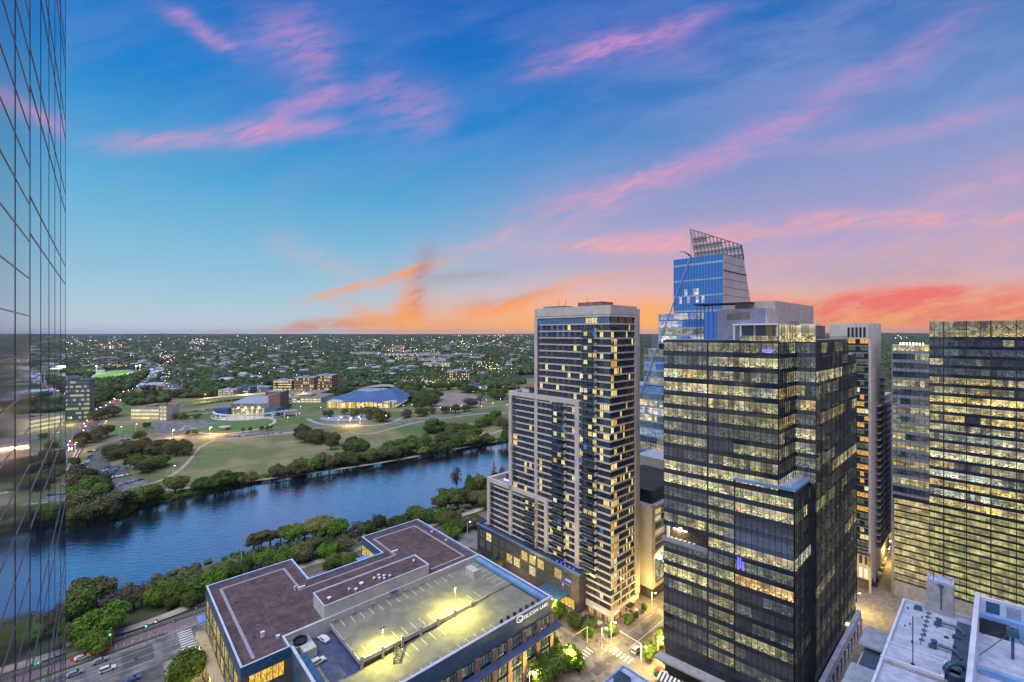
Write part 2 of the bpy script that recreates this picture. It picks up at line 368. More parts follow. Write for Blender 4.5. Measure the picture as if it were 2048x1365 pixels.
M['farland'] = grass_mat('woodland_floor', (0.022, 0.04, 0.022, 1), (0.035, 0.055, 0.03, 1), (0.06, 0.055, 0.05, 1))
M['bank'] = grass_mat('bank_scrub', (0.03, 0.05, 0.018, 1), (0.06, 0.085, 0.03, 1), (0.14, 0.11, 0.08, 1))
M['field'] = pm('floodlit_turf', (0.17, 0.36, 0.035, 1), 0.9, var=0.15, scale=0.02)
M['fieldedge'] = pm('running_track', (0.30, 0.40, 0.34, 1), 0.9, var=0.1, scale=0.02)

ZW = -7.0
southpx = [(-400, 1180), (-100, 1110), (60, 1075), (122, 1056), (180, 1048), (240, 1036), (262, 1018), (330, 1004), (376, 993), (425, 984), (470, 975), (520, 962), (560, 955), (620, 944), (700, 932),
           (760, 925), (800, 918), (880, 905), (935, 897), (980, 889), (1020, 882), (1150, 868), (1320, 850), (1500, 834), (1700, 812), (1790, 800), (1900, 790), (2300, 770), (3000, 748)]
south = [PT(x, y, ZW) for x, y in southpx]
north = [G(-900, 300), G(-300, 298), G(-60, 297), G(-13, 295), G(20, 297), G(56, 299), G(80, 290), G(110, 281), G(140, 275), G(171, 272), G(215, 281), G(256, 296), G(330, 285), G(430, 240), PT(1790, 880, ZW)[:2], G(1100, -40), G(1900, -400)]
mb = MB()
wp = [(-6000, south[0][1]), (-6000, -200)] + [(-3000, -200)]
mb.face([(-6000, -800, ZW), (9000, -800, ZW), (9000, 3300, ZW), (-6000, 3300, ZW)], 0)
tag(mb.build('river', M['water']), kind='structure')

# northern (near) ground, the bank sloping to the water
inner = []
for x, y in north:
    a, b_ = AB(x, y)
    inner.append((a, min(b_ - 30, 233.0) if a < 340 else b_ - 40))
mb = MB()
pin = [G(a, b_) for a, b_ in inner]
poly = [(x, y, 0.0) for x, y in pin] + [(5000, -900, 0), (3000, -3000, 0), (-4000, -3000, 0), (-4000, 0, 0)]
mb.face(poly[::-1], 0)
tag(mb.build('ground', M['pave']), kind='structure')
mb = MB()
for (i0, i1, o0, o1) in zip(pin[:-1], pin[1:], north[:-1], north[1:]):
    steps = 6
    for k_ in range(steps):
        t0, t1 = k_ / steps, (k_ + 1) / steps
        zf = lambda t: 0.0 - 0.02 - 7.6 * (t ** 1.3)
        L = lambda p, q, t: (p[0] + (q[0] - p[0]) * t * 1.03, p[1] + (q[1] - p[1]) * t * 1.03, zf(t))
        mb.face([L(i0, o0, t0), L(i1, o1, t0), L(i1, o1, t1), L(i0, o0, t1)][::-1], 0)
tag(mb.build('river_bank', M['bank']), kind='structure')

# southern land as one sheet out to the horizon
us = [p[0] / p[1] for p in south]; ys = [p[1] for p in south]
def yshore(u): return float(np.interp(u, us, ys))
cols = np.linspace(us[0] + 0.01, 1.5, 180)
rows = [0.0, 0.006, 0.02] + list(np.linspace(0.04, 1.0, 60) ** 1.0)
mb = MB(); grid = []
for u in cols:
    y0 = yshore(u) * (1.0 - 0.004); cl = []
    for j in range(70):
        if j == 0: y = y0
        elif j == 1: y = y0 + 3
        else: y = y0 + 8 + (29000 - y0) * ((math.exp(5.2 * (j - 2) / 67) - 1) / (math.exp(5.2) - 1))
        x = u * y; z = gz(x, y)
        if j == 0: z = ZW - 0.6
        if j == 1: z = -6.2
        cl.append((x, y, z))
    grid.append(cl)
V_ = [p for c in grid for p in c]; F_ = []; Mi = []
for i in range(len(cols) - 1):
    for j in range(69):
        F_.append((i * 70 + j, (i + 1) * 70 + j, (i + 1) * 70 + j + 1, i * 70 + j + 1))
        yy = grid[i][j][1]; Mi.append(1 if yy > 1250 else 0)
me = bpy.data.meshes.new('terrain'); me.from_pydata(V_, [], F_); me.materials.append(M['grass']); me.materials.append(M['farland'])
me.polygons.foreach_set('material_index', Mi); me.polygons.foreach_set('use_smooth', [True] * len(F_)); me.update()
o = bpy.data.objects.new('terrain', me); COL.objects.link(o); tag(o, kind='structure')

def sheet(name, pts, mat, dz=0.02):
    mb = MB(); mb.face([(p[0], p[1], p[2] + dz) for p in pts], 0)
    o = mb.build(name, mat)
    if o.data.polygons[0].normal.z < 0: o.data.flip_normals()
    return tag(o, kind='structure')
def ribbon(name, pts, width, mat, dz=0.02, kerb=False):
    mb = MB(); n = len(pts); L = []; R = []
    for i, p in enumerate(pts):
        q0 = pts[max(0, i - 1)]; q1 = pts[min(n - 1, i + 1)]
        d = Vector((q1[0] - q0[0], q1[1] - q0[1])).normalized(); wd = width[i] if isinstance(width, (list, tuple)) else width
        L.append((p[0] - d.y * wd / 2, p[1] + d.x * wd / 2, p[2] + dz)); R.append((p[0] + d.y * wd / 2, p[1] - d.x * wd / 2, p[2] + dz))
    for i in range(n - 1): mb.face([R[i], R[i + 1], L[i + 1], L[i]], 0)
    return tag(mb.build(name, mat), kind='structure')
def smooth(pts, k=6):
    out = []
    for i in range(len(pts) - 1):
        p0, p1, p2, p3 = pts[max(0, i - 1)], pts[i], pts[i + 1], pts[min(len(pts) - 1, i + 2)]
        for j in range(k):
            t = j / k
            out.append(tuple(0.5 * ((2 * p1[c]) + (-p0[c] + p2[c]) * t + (2 * p0[c] - 5 * p1[c] + 4 * p2[c] - p3[c]) * t * t + (-p0[c] + 3 * p1[c] - 3 * p2[c] + p3[c]) * t ** 3) for c in range(3)))
    out.append(pts[-1]); return out
def px(lst, z=-5.0): return [PT(x, y, z) for x, y in lst]

# park sheets
sheet('meadow', smooth(px([(330, 945), (345, 905), (380, 884), (470, 874), (600, 868), (660, 884), (712, 905), (700, 922), (640, 936), (560, 948), (470, 962), (400, 968), (345, 962), (330, 945)]), 3), M['meadow'], 0.03)
sheet('lawn', px([(206, 862), (222, 852), (268, 850), (272, 866), (250, 870), (205, 870)]), M['lawn'], 0.03)
sheet('lawn', px([(300, 868), (318, 852), (360, 850), (345, 868)]), M['grass'], 0.03)
sheet('lawn', smooth(px([(393, 858), (398, 848), (425, 840), (520, 838), (545, 842), (520, 856), (470, 864), (410, 865), (393, 858)]), 3), M['lawn'], 0.03)
sheet('lawn', px([(965, 828), (1000, 820), (1060, 818), (1060, 830), (1000, 830)]), M['lawn'], 0.03)
sheet('event_lawn', smooth(px([(865, 815), (880, 795), (900, 786), (940, 788), (975, 800), (960, 812), (900, 820), (865, 815)]), 3), pm('bare_earth', (0.25, 0.20, 0.18, 1), 0.95, var=0.15, scale=0.03), 0.03)
ribbon('road', smooth(px([(150, 880), (230, 874), (300, 873), (380, 876), (470, 873), (560, 864), (640, 856), (700, 850), (745, 842), (800, 846), (860, 838), (950, 829), (1030, 822), (1150, 812)])), 15, M['asphaltp'], 0.05)
ribbon('parking_bay', smooth(px([(455, 874), (520, 869), (590, 864), (625, 860)])), 22, M['path'], 0.045)
ribbon('path', smooth(px([(150, 862), (205, 848), (260, 843), (300, 843)])), 4, M['path'], 0.05)
ribbon('path', smooth(px([(205, 1018), (262, 996), (330, 980), (400, 974), (470, 966), (545, 957), (600, 950), (680, 938), (760, 926), (860, 908), (940, 893), (1020, 878)])), 4.5, M['path'], 0.05)
ribbon('path', smooth(px([(285, 972), (330, 958), (362, 938), (384, 915), (400, 895), (430, 880)])), 3.0, M['path'], 0.045)
ribbon('path', smooth(px([(390, 860), (400, 866), (450, 868), (510, 860), (545, 848), (548, 840), (535, 836)])), 4.5, M['kerb'], 0.06)
ribbon('path', smooth(px([(615, 838), (640, 848), (690, 852), (760, 850), (800, 838), (815, 828), (800, 820)])), 6, M['roofgrey'], 0.06)
ribbon('path', smooth(px([(700, 866), (740, 868), (790, 856), (830, 846), (880, 838), (960, 828), (1020, 826)])), 4, M['path'], 0.06)
ribbon('path', smooth(px([(800, 822), (850, 822), (930, 816), (985, 806), (1020, 805)])), 4, M['path'], 0.06)
ribbon('path', smooth(px([(940, 848), (950, 862), (975, 868), (1000, 862), (1030, 850)])), 4, M['path'], 0.06)
# bridge street and its continuation south
sheet('plaza', px([(300, 845), (330, 843), (400, 840), (440, 846), (400, 858), (380, 868), (320, 868)]), M['asphaltp'], 0.035)
s1 = smooth([PT(60, 1010, -4), PT(105, 945, -4.5), PT(125, 915, -5), PT(150, 880, -5), PT(178, 842, -5), PT(200, 820, -5), PT(235, 798, -5), PT(275, 770, -5), PT(315, 744, -5), PT(345, 724, -5), PT(350, 710, -5)])
ribbon('road', s1, [26] * 30 + [20] * 40, M['asphalt'], 0.07)
# riverside car park
ribbon('road', smooth(px([(262, 880), (232, 886), (210, 896), (198, 915), (203, 940), (212, 965), (222, 985)])), [9, 9, 9, 10, 12, 14, 15, 15] + [15] * 60, M['asphalt'], 0.06)
sheet('car_park', px([(208, 936), (250, 928), (264, 950), (226, 962)]), M['asphalt'], 0.065)
sheet('car_park', px([(224, 968), (268, 955), (300, 965), (245, 985)]), M['asphaltp'], 0.067)
sheet('car_park', px([(185, 905), (178, 935), (188, 955), (202, 950), (196, 920), (204, 905)]), M['pave'], 0.04)

# near streets on the grid.  riverside road b 206..224, cross street u between the two towers, street v beside the garage
def gsheet(name, a0, a1, b0, b1, mat, z): return sheet(name, [G(a0, b0) + (0,), G(a1, b0) + (0,), G(a1, b1) + (0,), G(a0, b1) + (0,)], mat, z)
gsheet('road', -400, 330, 207, 225, M['asphaltp'], 0.01)
gsheet('road', 127.5, 138.2, -60, 207, M['asphaltp'], 0.01)      # street v, between garage and apartments
gsheet('road', 60, 480, 91.3, 101.2, M['asphaltp'], 0.015)          # street u
gsheet('road', 0, 17, -20, 207, M['asphalt'], 0.012)
gsheet('promenade', -300, 330, 228, 233, M['brickpath'], 0.01)
# pavement blocks with a real kerb step
def block(a0, a1, b0, b1, r=3.0, name='pavement'):
    pts = []
    for (ca, cb, s) in ((a0 + r, b0 + r, 180), (a1 - r, b0 + r, 270), (a1 - r, b1 - r, 0), (a0 + r, b1 - r, 90)):
        for q in range(0, 91, 15):
            t = math.radians(s + q); pts.append(G(ca + r * math.cos(t), cb + r * math.sin(t)))
    mb = MB(); mb.prism(pts, 0.0, 0.14, 1, 0); return tag(mb.build(name, [M['pave'], M['kerb']]), kind='structure')
block(18, 126.6, 102.2, 206); block(139.2, 300, 102.2, 206); block(139.2, 420, 20, 90.3, 4); block(60, 126.6, -20, 90.3)
block(-300, -1, 100, 206)
mb = MB()
# markings: lane lines and crosswalks, one sheet
def bars(a0, a1, b0, b1, n, along, z=0.022, wd=0.6, nm='crosswalk', mat='paint'):
    mb = MB()
    for i in range(n):
        t = (i + 0.5) / n
        if along == 'b': c = b0 + (b1 - b0) * t; q = [(a0, c - wd / 2), (a1, c - wd / 2), (a1, c + wd / 2), (a0, c + wd / 2)]
        else: c = a0 + (a1 - a0) * t; q = [(c - wd / 2, b0), (c + wd / 2, b0), (c + wd / 2, b1), (c - wd / 2, b1)]
        mb.face([G(a, b_) + (z,) for a, b_ in q], 0)
    return tag(mb.build(nm, M[mat]), kind='structure')
bars(127.9, 137.9, 104.4, 107.6, 6, 'a')
bars(141.8, 145.2, 91.6, 101.0, 6, 'b', 0.027)
bars(23, 27.5, 208, 224, 9, 'b', 0.02)
bars(148, 400, 96.2, 96.35, 1, 'b', 0.027, 0.15, 'lane_line', 'paint')
bars(132.8, 133, 110, 200, 1, 'a', 0.02, 0.15, 'lane_line', 'paintfaint')
for bb in (211.5, 220.5): bars(-300, 130, bb, bb + .2, 1, 'b', 0.02, 0.15, 'lane_line', 'paintfaint')
bars(-300, 28, 215.9, 216.1, 1, 'b', 0.021, 0.2, 'lane_line', 'paintfaint')
bars(34, 300, 216, 216.1, 1, 'b', 0.021, 0.2, 'lane_line', 'paintfaint')
ribbon('path', smooth([G(-80, 250) + (-1.6,), G(-10, 246) + (-1.3,), G(10, 240) + (-0.6,), G(40, 243) + (-0.9,), G(70, 246) + (-1.5,), G(110, 244) + (-1.4,), G(160, 243) + (-1.1,), G(215, 240) + (-0.5,), G(260, 238) + (-0.3,)]), 4.5, M['path'], 0.75)
gsheet('path', 205, 330, 233, 237, M['path'], 0.03)
# ------------------------------------------------------------------ storeyed glass walls
R_ = random.Random(5)
WARM = [(0.95, 0.74, 0.26), (0.92, 0.74, 0.32), (1.0, 0.82, 0.42), (0.86, 0.66, 0.22), (0.95, 0.86, 0.55)]
def lits(kind, st=0.75):
    if kind == 'off': return (0.012, 0.02, 0.03)
    if kind == 'on': st *= 1.22
    if kind == 'dim': return tuple(c * 0.16 * st for c in (0.7, 0.85, 0.7))
    if kind == 'half': return tuple(c * 0.50 * st for c in (0.92, 0.88, 0.50))
    if kind == 'orange': return (1.0 * st, 0.48 * st, 0.10 * st)
    if kind == 'blue': return (0.05, 0.2, 0.55)
    c = R_.choice(WARM); q = st * R_.uniform(0.7, 1.2); return tuple(x * q for x in c)
def pane_run(mb, p0, p1, z0, z1, n, litf, sp=0.9, mg=0, ms=1, mm=2, mw=0.10, mdep=0.10, seed=0, spb=0.0):
    """glass panes between p0 and p1 (seen with p0 on the left), spandrel below, thin mullions proud of the glass"""
    d = Vector((p1[0] - p0[0], p1[1] - p0[1])); L = d.length; d /= L; nx, ny = d.y, -d.x
    P = lambda t, z, o=0.0: (p0[0] + d.x * t + nx * o, p0[1] + d.y * t + ny * o, z)
    if sp > 0: mb.face([P(0, z0), P(L, z0), P(L, z0 + sp), P(0, z0 + sp)], ms)
    for i in range(n):
        t0, t1 = L * i / n, L * (i + 1) / n
        u = i + seed * 37.7; v = float(seed % 97)
        mb.face([P(t0, z0 + sp), P(t1, z0 + sp), P(t1, z1), P(t0, z1)], mg, [(u, v), (u + 1, v), (u + 1, v + 1), (u, v + 1)], litf(i))
    if mm is not None:
        for i in range(n + 1):
            t = min(L - mw / 2, max(mw / 2, L * i / n))
            q = [P(t - mw / 2, 0, 0.0)[:2], P(t - mw / 2, 0, mdep)[:2], P(t + mw / 2, 0, mdep)[:2], P(t + mw / 2, 0, 0.0)[:2]]
            for a_, b_ in ((0, 1), (1, 2), (2, 3)):
                mb.face([q[a_] + (z0,), q[b_] + (z0,), q[b_] + (z1,), q[a_] + (z1,)], mm)
def run_lit(seq):
    """light switched in runs of panes: seq = (p_on, p_dim), returns f(i)"""
    st = {'k': 'off', 'n': 0, 'c': (0, 0, 0)}; lev = R_.uniform(.55, 1.3); cool = R_.random() < .3
    def f(i):
        if st['n'] <= 0:
            st['n'] = R_.choice((2, 3, 5, 9, 14, 20)); r = R_.random()
            st['k'] = 'on' if r < seq[0] else ('half' if r < seq[0] + seq[1] else ('dim' if r < seq[0] + seq[1] + seq[2] else 'off'))
            c = lits(st['k']); st['c'] = tuple(x * lev for x in ((c[0] * .86, c[1] * .98, c[2] * 1.25) if cool else c))
        st['n'] -= 1; q = R_.uniform(.85, 1.1) if R_.random() > .08 else .3; return tuple(x * q for x in st['c'])
    return f
def letters(txt, size, mat, parent, loc, right, up=(0, 0, 1), name='lettering', ext=0.06, bold=0.02):
    cu = bpy.data.curves.new(name, 'FONT'); cu.body = txt; cu.size = size; cu.extrude = ext; cu.offset = bold; cu.space_character = 1.12; cu.resolution_u = 3
    t = bpy.data.objects.new(name + '_tmp', cu); COL.objects.link(t)
    bpy.context.view_layer.update()
    me = bpy.data.meshes.new_from_object(t.evaluated_get(bpy.context.evaluated_depsgraph_get())); me.name = name
    COL.objects.unlink(t); bpy.data.objects.remove(t)
    r = Vector(right).normalized(); u = Vector(up).normalized(); n = r.cross(u)
    o0 = Vector((0, 0, 0)); q = parent
    while q is not None: o0 += q.location; q = q.parent
    L = Vector(loc) - o0
    for v in me.vertices: c = v.co.copy(); v.co = L + r * c.x + u * c.y + n * c.z
    me.materials.clear(); me.materials.append(mat); me.update()
    o = bpy.data.objects.new(name, me); COL.objects.link(o); o.parent = parent; return o
DU = Vector((UX, UY, 0)); DV = Vector((-UY, UX, 0))

# ------------------------------------------------------------------ mirror glass wall beside the viewer
t = thing('glass_tower', 'tall mirror glass tower wall rising at the left edge beside the viewer, reflecting the city', 'tower', G(-1.2, 0) + (0,))
mt = office('mirror_glazing', (0.40, 0.44, 0.62, 1), 2.0, 0.02, 0.010); mt.node_tree.nodes['Principled BSDF'].inputs['Metallic'].default_value = .85; M['mirror'] = mt
mt2 = office('mirror_glazing_bronze', (0.44, 0.37, 0.48, 1), 2.0, 0.07, 0.006); mt2.node_tree.nodes['Principled BSDF'].inputs['Metallic'].default_value = .7
mb = MB(); mb.box(-26, -1.2, -25, 30.1, 0, 190, 0); mb.build('wall', M['darkmetal'], t)
vb = [12.8, 15.3, 17.9, 20.6, 23.2, 26.4, 30.1]
mb = MB()
vv = [-25 + 2.7 * i for i in range(14)] + vb
zz = 108
for i in range(len(vv) - 1):
    if vv[i + 1] <= 15.4:
        mb.face([G(-1.195, vv[i + 1]) + (20,), G(-1.195, vv[i]) + (20,), G(-1.195, vv[i]) + (190,), G(-1.195, vv[i + 1]) + (190,)], 0)
mb.build('bronze_glazing', mt2, t)
mb = MB()
for b0, b1 in zip(vb[1:-1], vb[2:]):
    mb.face([G(-1.195, b1) + (0,), G(-1.195, b0) + (0,), G(-1.195, b0) + (190,), G(-1.195, b1) + (190,)], 0)
mb.build('mirror_glazing', M['mirror'], t)
mb = MB()
for b0 in vv + [9.9]:
    mb.box(-1.196, -1.1885, b0 - 0.030, b0 + 0.030, 0, 190, 0)
z = 86.0
while z < 190:
    mb.box(-1.196, -1.186, -25, 15.3, z, z + 0.022, 1); z += 0.86
z = 77.6
while z < 190:
    mb.box(-1.196, -1.182, 15.3, 30.08, z, z + 0.024, 1); mb.box(-1.196, -1.182, 15.3, 30.08, z + 0.86, z + 0.884, 1); z += 3.44
mb.build('mullion_grid', [pm('slate_mullion', (.03, .04, .09, 1), .5), pm('bronze_rail', (0.34, 0.27, 0.26, 1), 0.4, 0.2, var=0.05)], t)

# ------------------------------------------------------------------ low office building with the garage on top
t = thing('office_building', 'low blue panelled building with brown gravel roof and lit rooftop car park', 'office building', G(75, 155) + (0,))
mb = MB(); ZR = 25.0
Q = [(29.5, 146.3), (42.8, 146.3), (42.8, 152.6), (120.5, 152.6), (120.5, 203), (90.4, 203), (90.4, 182.4), (60, 182.4), (60, 203), (29.5, 203)]
inq = [(30.1, 146.9), (42.2, 146.9), (42.2, 153.2), (119.9, 153.2), (119.9, 202.4), (91.0, 202.4), (91.0, 181.8), (59.4, 181.8), (59.4, 202.4), (30.1, 202.4)]
roof = MB(); roof.face([G(a, b_) + (ZR - 0.9,) for a, b_ in inq], 0)
o = roof.build('roof', M['gravel'], t)
if o.data.polygons[0].normal.z < 0: o.data.flip_normals()
cop = MB(); wl = MB()
for i in range(len(Q)):
    p, q = Q[i], Q[(i + 1) % len(Q)]; ip, iq = inq[i], inq[(i + 1) % len(Q)]
    cop.face([G(*p) + (ZR,), G(*q) + (ZR,), G(*iq) + (ZR,), G(*ip) + (ZR,)], 0)
    wl.face([G(*ip) + (ZR - 0.9,), G(*iq) + (ZR - 0.9,), G(*iq) + (ZR,), G(*ip) + (ZR,)], 1)
    wl.face([G(*p) + (ZR - 3.2,), G(*q) + (ZR - 3.2,), G(*q) + (ZR,), G(*p) + (ZR,)], 0)
    if not (p[0] == 42.8 and q[0] == 120.5): wl.face([G(*p) + (0.15,), G(*q) + (0.15,), G(*q) + (ZR - 3.2,), G(*p) + (ZR - 3.2,)], 2)
cop.build('coping', M['whitecope'], t)
wl.build('wall', [M['bluewall'], M['bluecope'], M['brickr']], t)
# pale walkway line on the gravel
mb = MB(); wk = [(33.5, 150), (33.5, 198.5), (55.5, 198.5), (55.5, 178.0), (94.5, 178.0), (94.5, 198.5), (116, 198.5), (116, 157.5), (100, 157.5)]
for p, q in zip(wk[:-1], wk[1:]):
    a0, a1 = min(p[0], q[0]) - .45, max(p[0], q[0]) + .45; b0, b1 = min(p[1], q[1]) - .45, max(p[1], q[1]) + .45
    z0 = ZR - 0.9 + 0.01 + 0.012 * (wk.index(p) % 2)
    mb.face([G(a0, b0) + (z0,), G(a1, b0) + (z0,), G(a1, b1) + (z0,), G(a0, b1) + (z0,)], 0)
mb.build('roof_walkway', pm('walkway_pad', (0.30, 0.28, 0.33, 1), 0.9, var=0.15, scale=1.0), t)
# penthouse
mb = MB(); mb.box(55.3, 95.7, 153.0, 163.5, ZR - 0.9, 28.9, 0); ph = mb.build('plant_room', M['cream'], t)
mb = MB(); mb.box(55.7, 95.3, 153.4, 163.1, 28.88, 28.93, 0); mb.build('gravel_cap', M['gravel'], ph)
mb = MB()
for a0, a1, b0, b1 in ((55.15, 95.85, 152.85, 153.3), (55.15, 95.85, 163.3, 163.7), (55.15, 55.55, 153.3, 163.3), (95.45, 95.85, 153.3, 163.3)): mb.box(a0, a1, b0, b1, 28.9, 29.15, 0)
mb.build('coping', M['whitecope'], ph)
for a, b_, r in ((75, 157.5, .55), (77.2, 158.3, .55), (76.5, 156.2, .5), (78.5, 156.6, .55), (80, 155.0, .5), (77.7, 154.8, .45), (70, 157.3, .8), (67, 155, .6), (65.2, 156.8, .4), (58, 156, .7), (92.5, 159, .5)):
    mb = MB(); mb.lathe([(r * .6, 0), (r * .6, .5), (r, .55), (r, .8), (0.01, 1.0)], G(a, b_) + (28.93,), 10); mb.build('vent', M['white'], t)
for (a, b_, dx, dy, h) in ((54.8, 177.5, 2.2, 0.5, 1.0), (53.5, 178.5, 0.4, 0.4, 1.5), (94, 180, 2.8, .6, .7), (37.5, 157.8, .9, .7, 1.6), (41, 153.9, .8, .8, .8)):
    mb = MB(); mb.box(a, a + dx, b_, b_ + dy, ZR - .89, ZR - .89 + h, 0); mb.box(a - .1, a + dx + .1, b_ - .1, b_ + dy + .1, ZR - .89 + h, ZR - .75 + h, 0); mb.build('roof_unit', M['white'], t)
for (a, b_) in ((117.3, 186), (117.3, 174)):
    mb = MB(); mb.box(a, a + 2.4, b_, b_ + .25, ZR - .2, ZR, 0); mb.box(a, a + .25, b_ - 1.6, b_, ZR - .2, ZR, 0); mb.build('roof_anchor', M['white'], t)
# car decks
ZU, ZL0, ZL1 = 23.0, 20.4, 22.6
def zl(a): return ZL0 + (ZL1 - ZL0) * max(0, min(1, (a - 62) / 45))
mb = MB(); mb.box(57, 119.8, 129.0, 152.2, ZU - 0.5, ZU, 0); dk = mb.build('upper_deck', M['deck'], t)
mb = MB(); n = 20
for i in range(n):
    a0, a1 = 43.4 + (120.1 - 43.4) * i / n, 43.4 + (120.1 - 43.4) * (i + 1) / n
    mb.face([G(a0, 111) + (zl(a0),), G(a1, 111) + (zl(a1),), G(a1, 152.5) + (zl(a1),), G(a0, 152.5) + (zl(a0),)], 0)
dl = mb.build('lower_deck', M['deck'], t)
mb = MB(); mb.face([G(48.5, 128.6) + (ZL0 + .012,), G(58.2, 128.6) + (ZL0 + .012,), G(58.2, 152.3) + (ZL0 + .012,), G(48.5, 152.3) + (ZL0 + .012,)], 0); mb.build('sealed_bay', M['decklo'], t)
def mark(a0, a1, b0, b1, z0, z1):
    mb = MB(); mb.face([G(a0, b0) + (z0,), G(a1, b0) + (z1,), G(a1, b1) + (z1,), G(a0, b1) + (z0,)], 0); mb.build('bay_marking', M['paint'], t)
for i in range(14):
    a = 60 + i * 3.35
    for (b0, b1, zf) in ((147.3, 151.5, lambda a: ZU), (130.0, 134.6, lambda a: ZU), (123.5, 128.0, zl), (112.5, 117, zl)):
        if zf is zl and a > 100: continue
        mark(a, a + .17, b0, b1, zf(a) + .015, zf(a + .17) + .015)
for b_ in (131, 134, 137, 140, 143, 120, 123, 126, 117): mark(43.6, 48.2, b_, b_ + .15, ZL0 + .02, ZL0 + .02)
for i in range(7): mark(112.5, 117.5, 132 + i * 2.8, 132.15 + i * 2.8, ZU + .015, ZU + .015)
# middle barrier with posts, the open void below it
mb = MB(); mb.box(57, 105, 128.55, 128.95, ZU - 0.9, ZU + 0.35, 0); mb.box(56.6, 57.0, 128.6, 152.2, ZU - 0.9, ZU + 0.35, 0); mb.build('barrier', M['conc'], t)
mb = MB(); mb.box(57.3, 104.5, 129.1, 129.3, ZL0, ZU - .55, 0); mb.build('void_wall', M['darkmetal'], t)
for a in (57.4, 64, 70.7, 77.4, 84, 91, 98):
    mb = MB(); mb.box(a - .35, a + .35, 128.2, 128.9, zl(a), ZU + 1.3, 0); mb.build('post', M['conc'], t)
for b_ in (133, 139.5): mb = MB(); mb.box(56.5, 57.1, b_, b_ + .5, ZU, ZU + 1.2, 0); mb.build('post', M['conc'], t)
for a in (57.5, 64, 70.7, 77.4, 84, 91): mb = MB(); mb.box(a, a + .8, 151.2, 151.9, ZU, ZU + 1.2, 0); mb.build('post', M['conc'], t)
mb = MB(); mb.box(42.8, 120.2, 152.2, 152.62, ZL0, ZR + .05, 0); mb.build('retaining_wall', M['cream'], t)
# steel stair
mb = MB()
p0 = Vector(G(68.6, 128.9) + (ZU + .1,)); p1 = Vector(G(65.8, 123.5) + (zl(66) + .1,))
e = Vector((p1 - p0)).normalized().cross(Vector((0, 0, 1))).normalized()
for sgn in (-1, 1):
    o_ = e * .9 * sgn
    mb.face([tuple(p0 + o_), tuple(p1 + o_), tuple(p1 + o_ + Vector((0, 0, 1.1))), tuple(p0 + o_ + Vector((0, 0, 1.1)))], 0)
for i in range(11):
    c = p0 + (p1 - p0) * (i + .5) / 11
    mb.face([tuple(c + e * .9 + Vector((0, 0, .1))), tuple(c - e * .9 + Vector((0, 0, .1))), tuple(c - e * .9 + (p1 - p0).normalized() * .35 + Vector((0, 0, .1))), tuple(c + e * .9 + (p1 - p0).normalized() * .35 + Vector((0, 0, .1)))], 1)
mb.build('stair', [M['white'], M['darkmetal']], t)
# deck plant: round cooling fan with a white cabinet
mb = MB(); mb.lathe([(0.01, 0), (2.1, 0), (2.1, .9), (1.8, .9), (1.75, .3), (0.01, .2)], G(46.6, 149.8) + (ZL0 + 2.4,), 24, 0); mb.box(43.5, 49.8, 147.5, 152.0, ZL0, ZL0 + 2.4, 1); mb.build('cooling_fan', [M['darkmetal'], M['roofgrey']], t)
mb = MB(); mb.box(45.8, 49.6, 143.6, 147.3, ZL0, ZL0 + 2.7, 0); mb.build('plant_cabinet', M['cream'], t)
mb = MB(); mb.box(109.5, 112.3, 142.0, 147.5, ZU, ZU + 2.3, 0); mb.build('plant_cabinet', M['cream'], t)
for i in range(8): mb = MB(); mb.lathe([(.13, 0), (.13, 1.0), (0.01, 1.1)], G(108.4, 140.5 + i * 1.1) + (ZU,), 6); mb.build('bollard', M['white'], t)
mb = MB(); mb.box(79, 81, 151.0, 152.1, ZU, ZU + 2.0, 0); mb.box(78.7, 81.3, 150.6, 152.1, ZU + 2.0, ZU + 2.2, 1); mb.build('doorway', [M['conc'], M['duct']], t)
# outer parapets of the garage
mb = MB()
mb.box(42.8, 120.7, 110.4, 111.0, 19.0, ZR - .2, 0); mb.box(42.8, 43.4, 111.0, 146.3, 0.2, ZR - .2, 0); mb.box(120.1, 120.7, 111.0, 152.6, 0.2, ZR - .2, 0); mb.build('parapet', M['bluewall'], t)
mb = MB(); mb.box(42.7, 120.8, 110.3, 111.1, ZR - .2, ZR, 0); mb.box(42.7, 43.5, 111.1, 146.2, ZR - .2, ZR, 0); mb.box(120.0, 120.8, 111.1, 152.5, ZR - .2, ZR, 0)
mb.build('parapet_cap', M['whitecope'], t)
mb = MB(); mb.box(43.5, 45.6, 111.2, 141, ZR - 1.4, ZR - 0.4, 0); mb.build('inner_ledge', M['bluewall'], t); mb = MB(); mb.box(117.8, 120.0, 112, 152, ZR - 1.6, ZR - .6, 0); mb.build('inner_ledge', M['bluecope'], t)
# railing inside the right parapet
mb = MB()
for i in range(50):
    a = 46 + i * 1.5; mb.bar(G(a, 112) + (zl(a),), G(a, 112) + (ZR + .3,), .035)
for h in (.3, -.3): mb.bar(G(46, 112) + (ZR + h,), G(119.5, 112) + (ZR + h,), .04)
mb.build('railing', M['metal'], t)
for i in range(7):
    mb = MB(); a = 97 + i * 2.9
    mb.box(a, a + .9, 111.1, 111.8, ZR, ZR + .9, 0); mb.build('floodlight', M['darkmetal'], t)
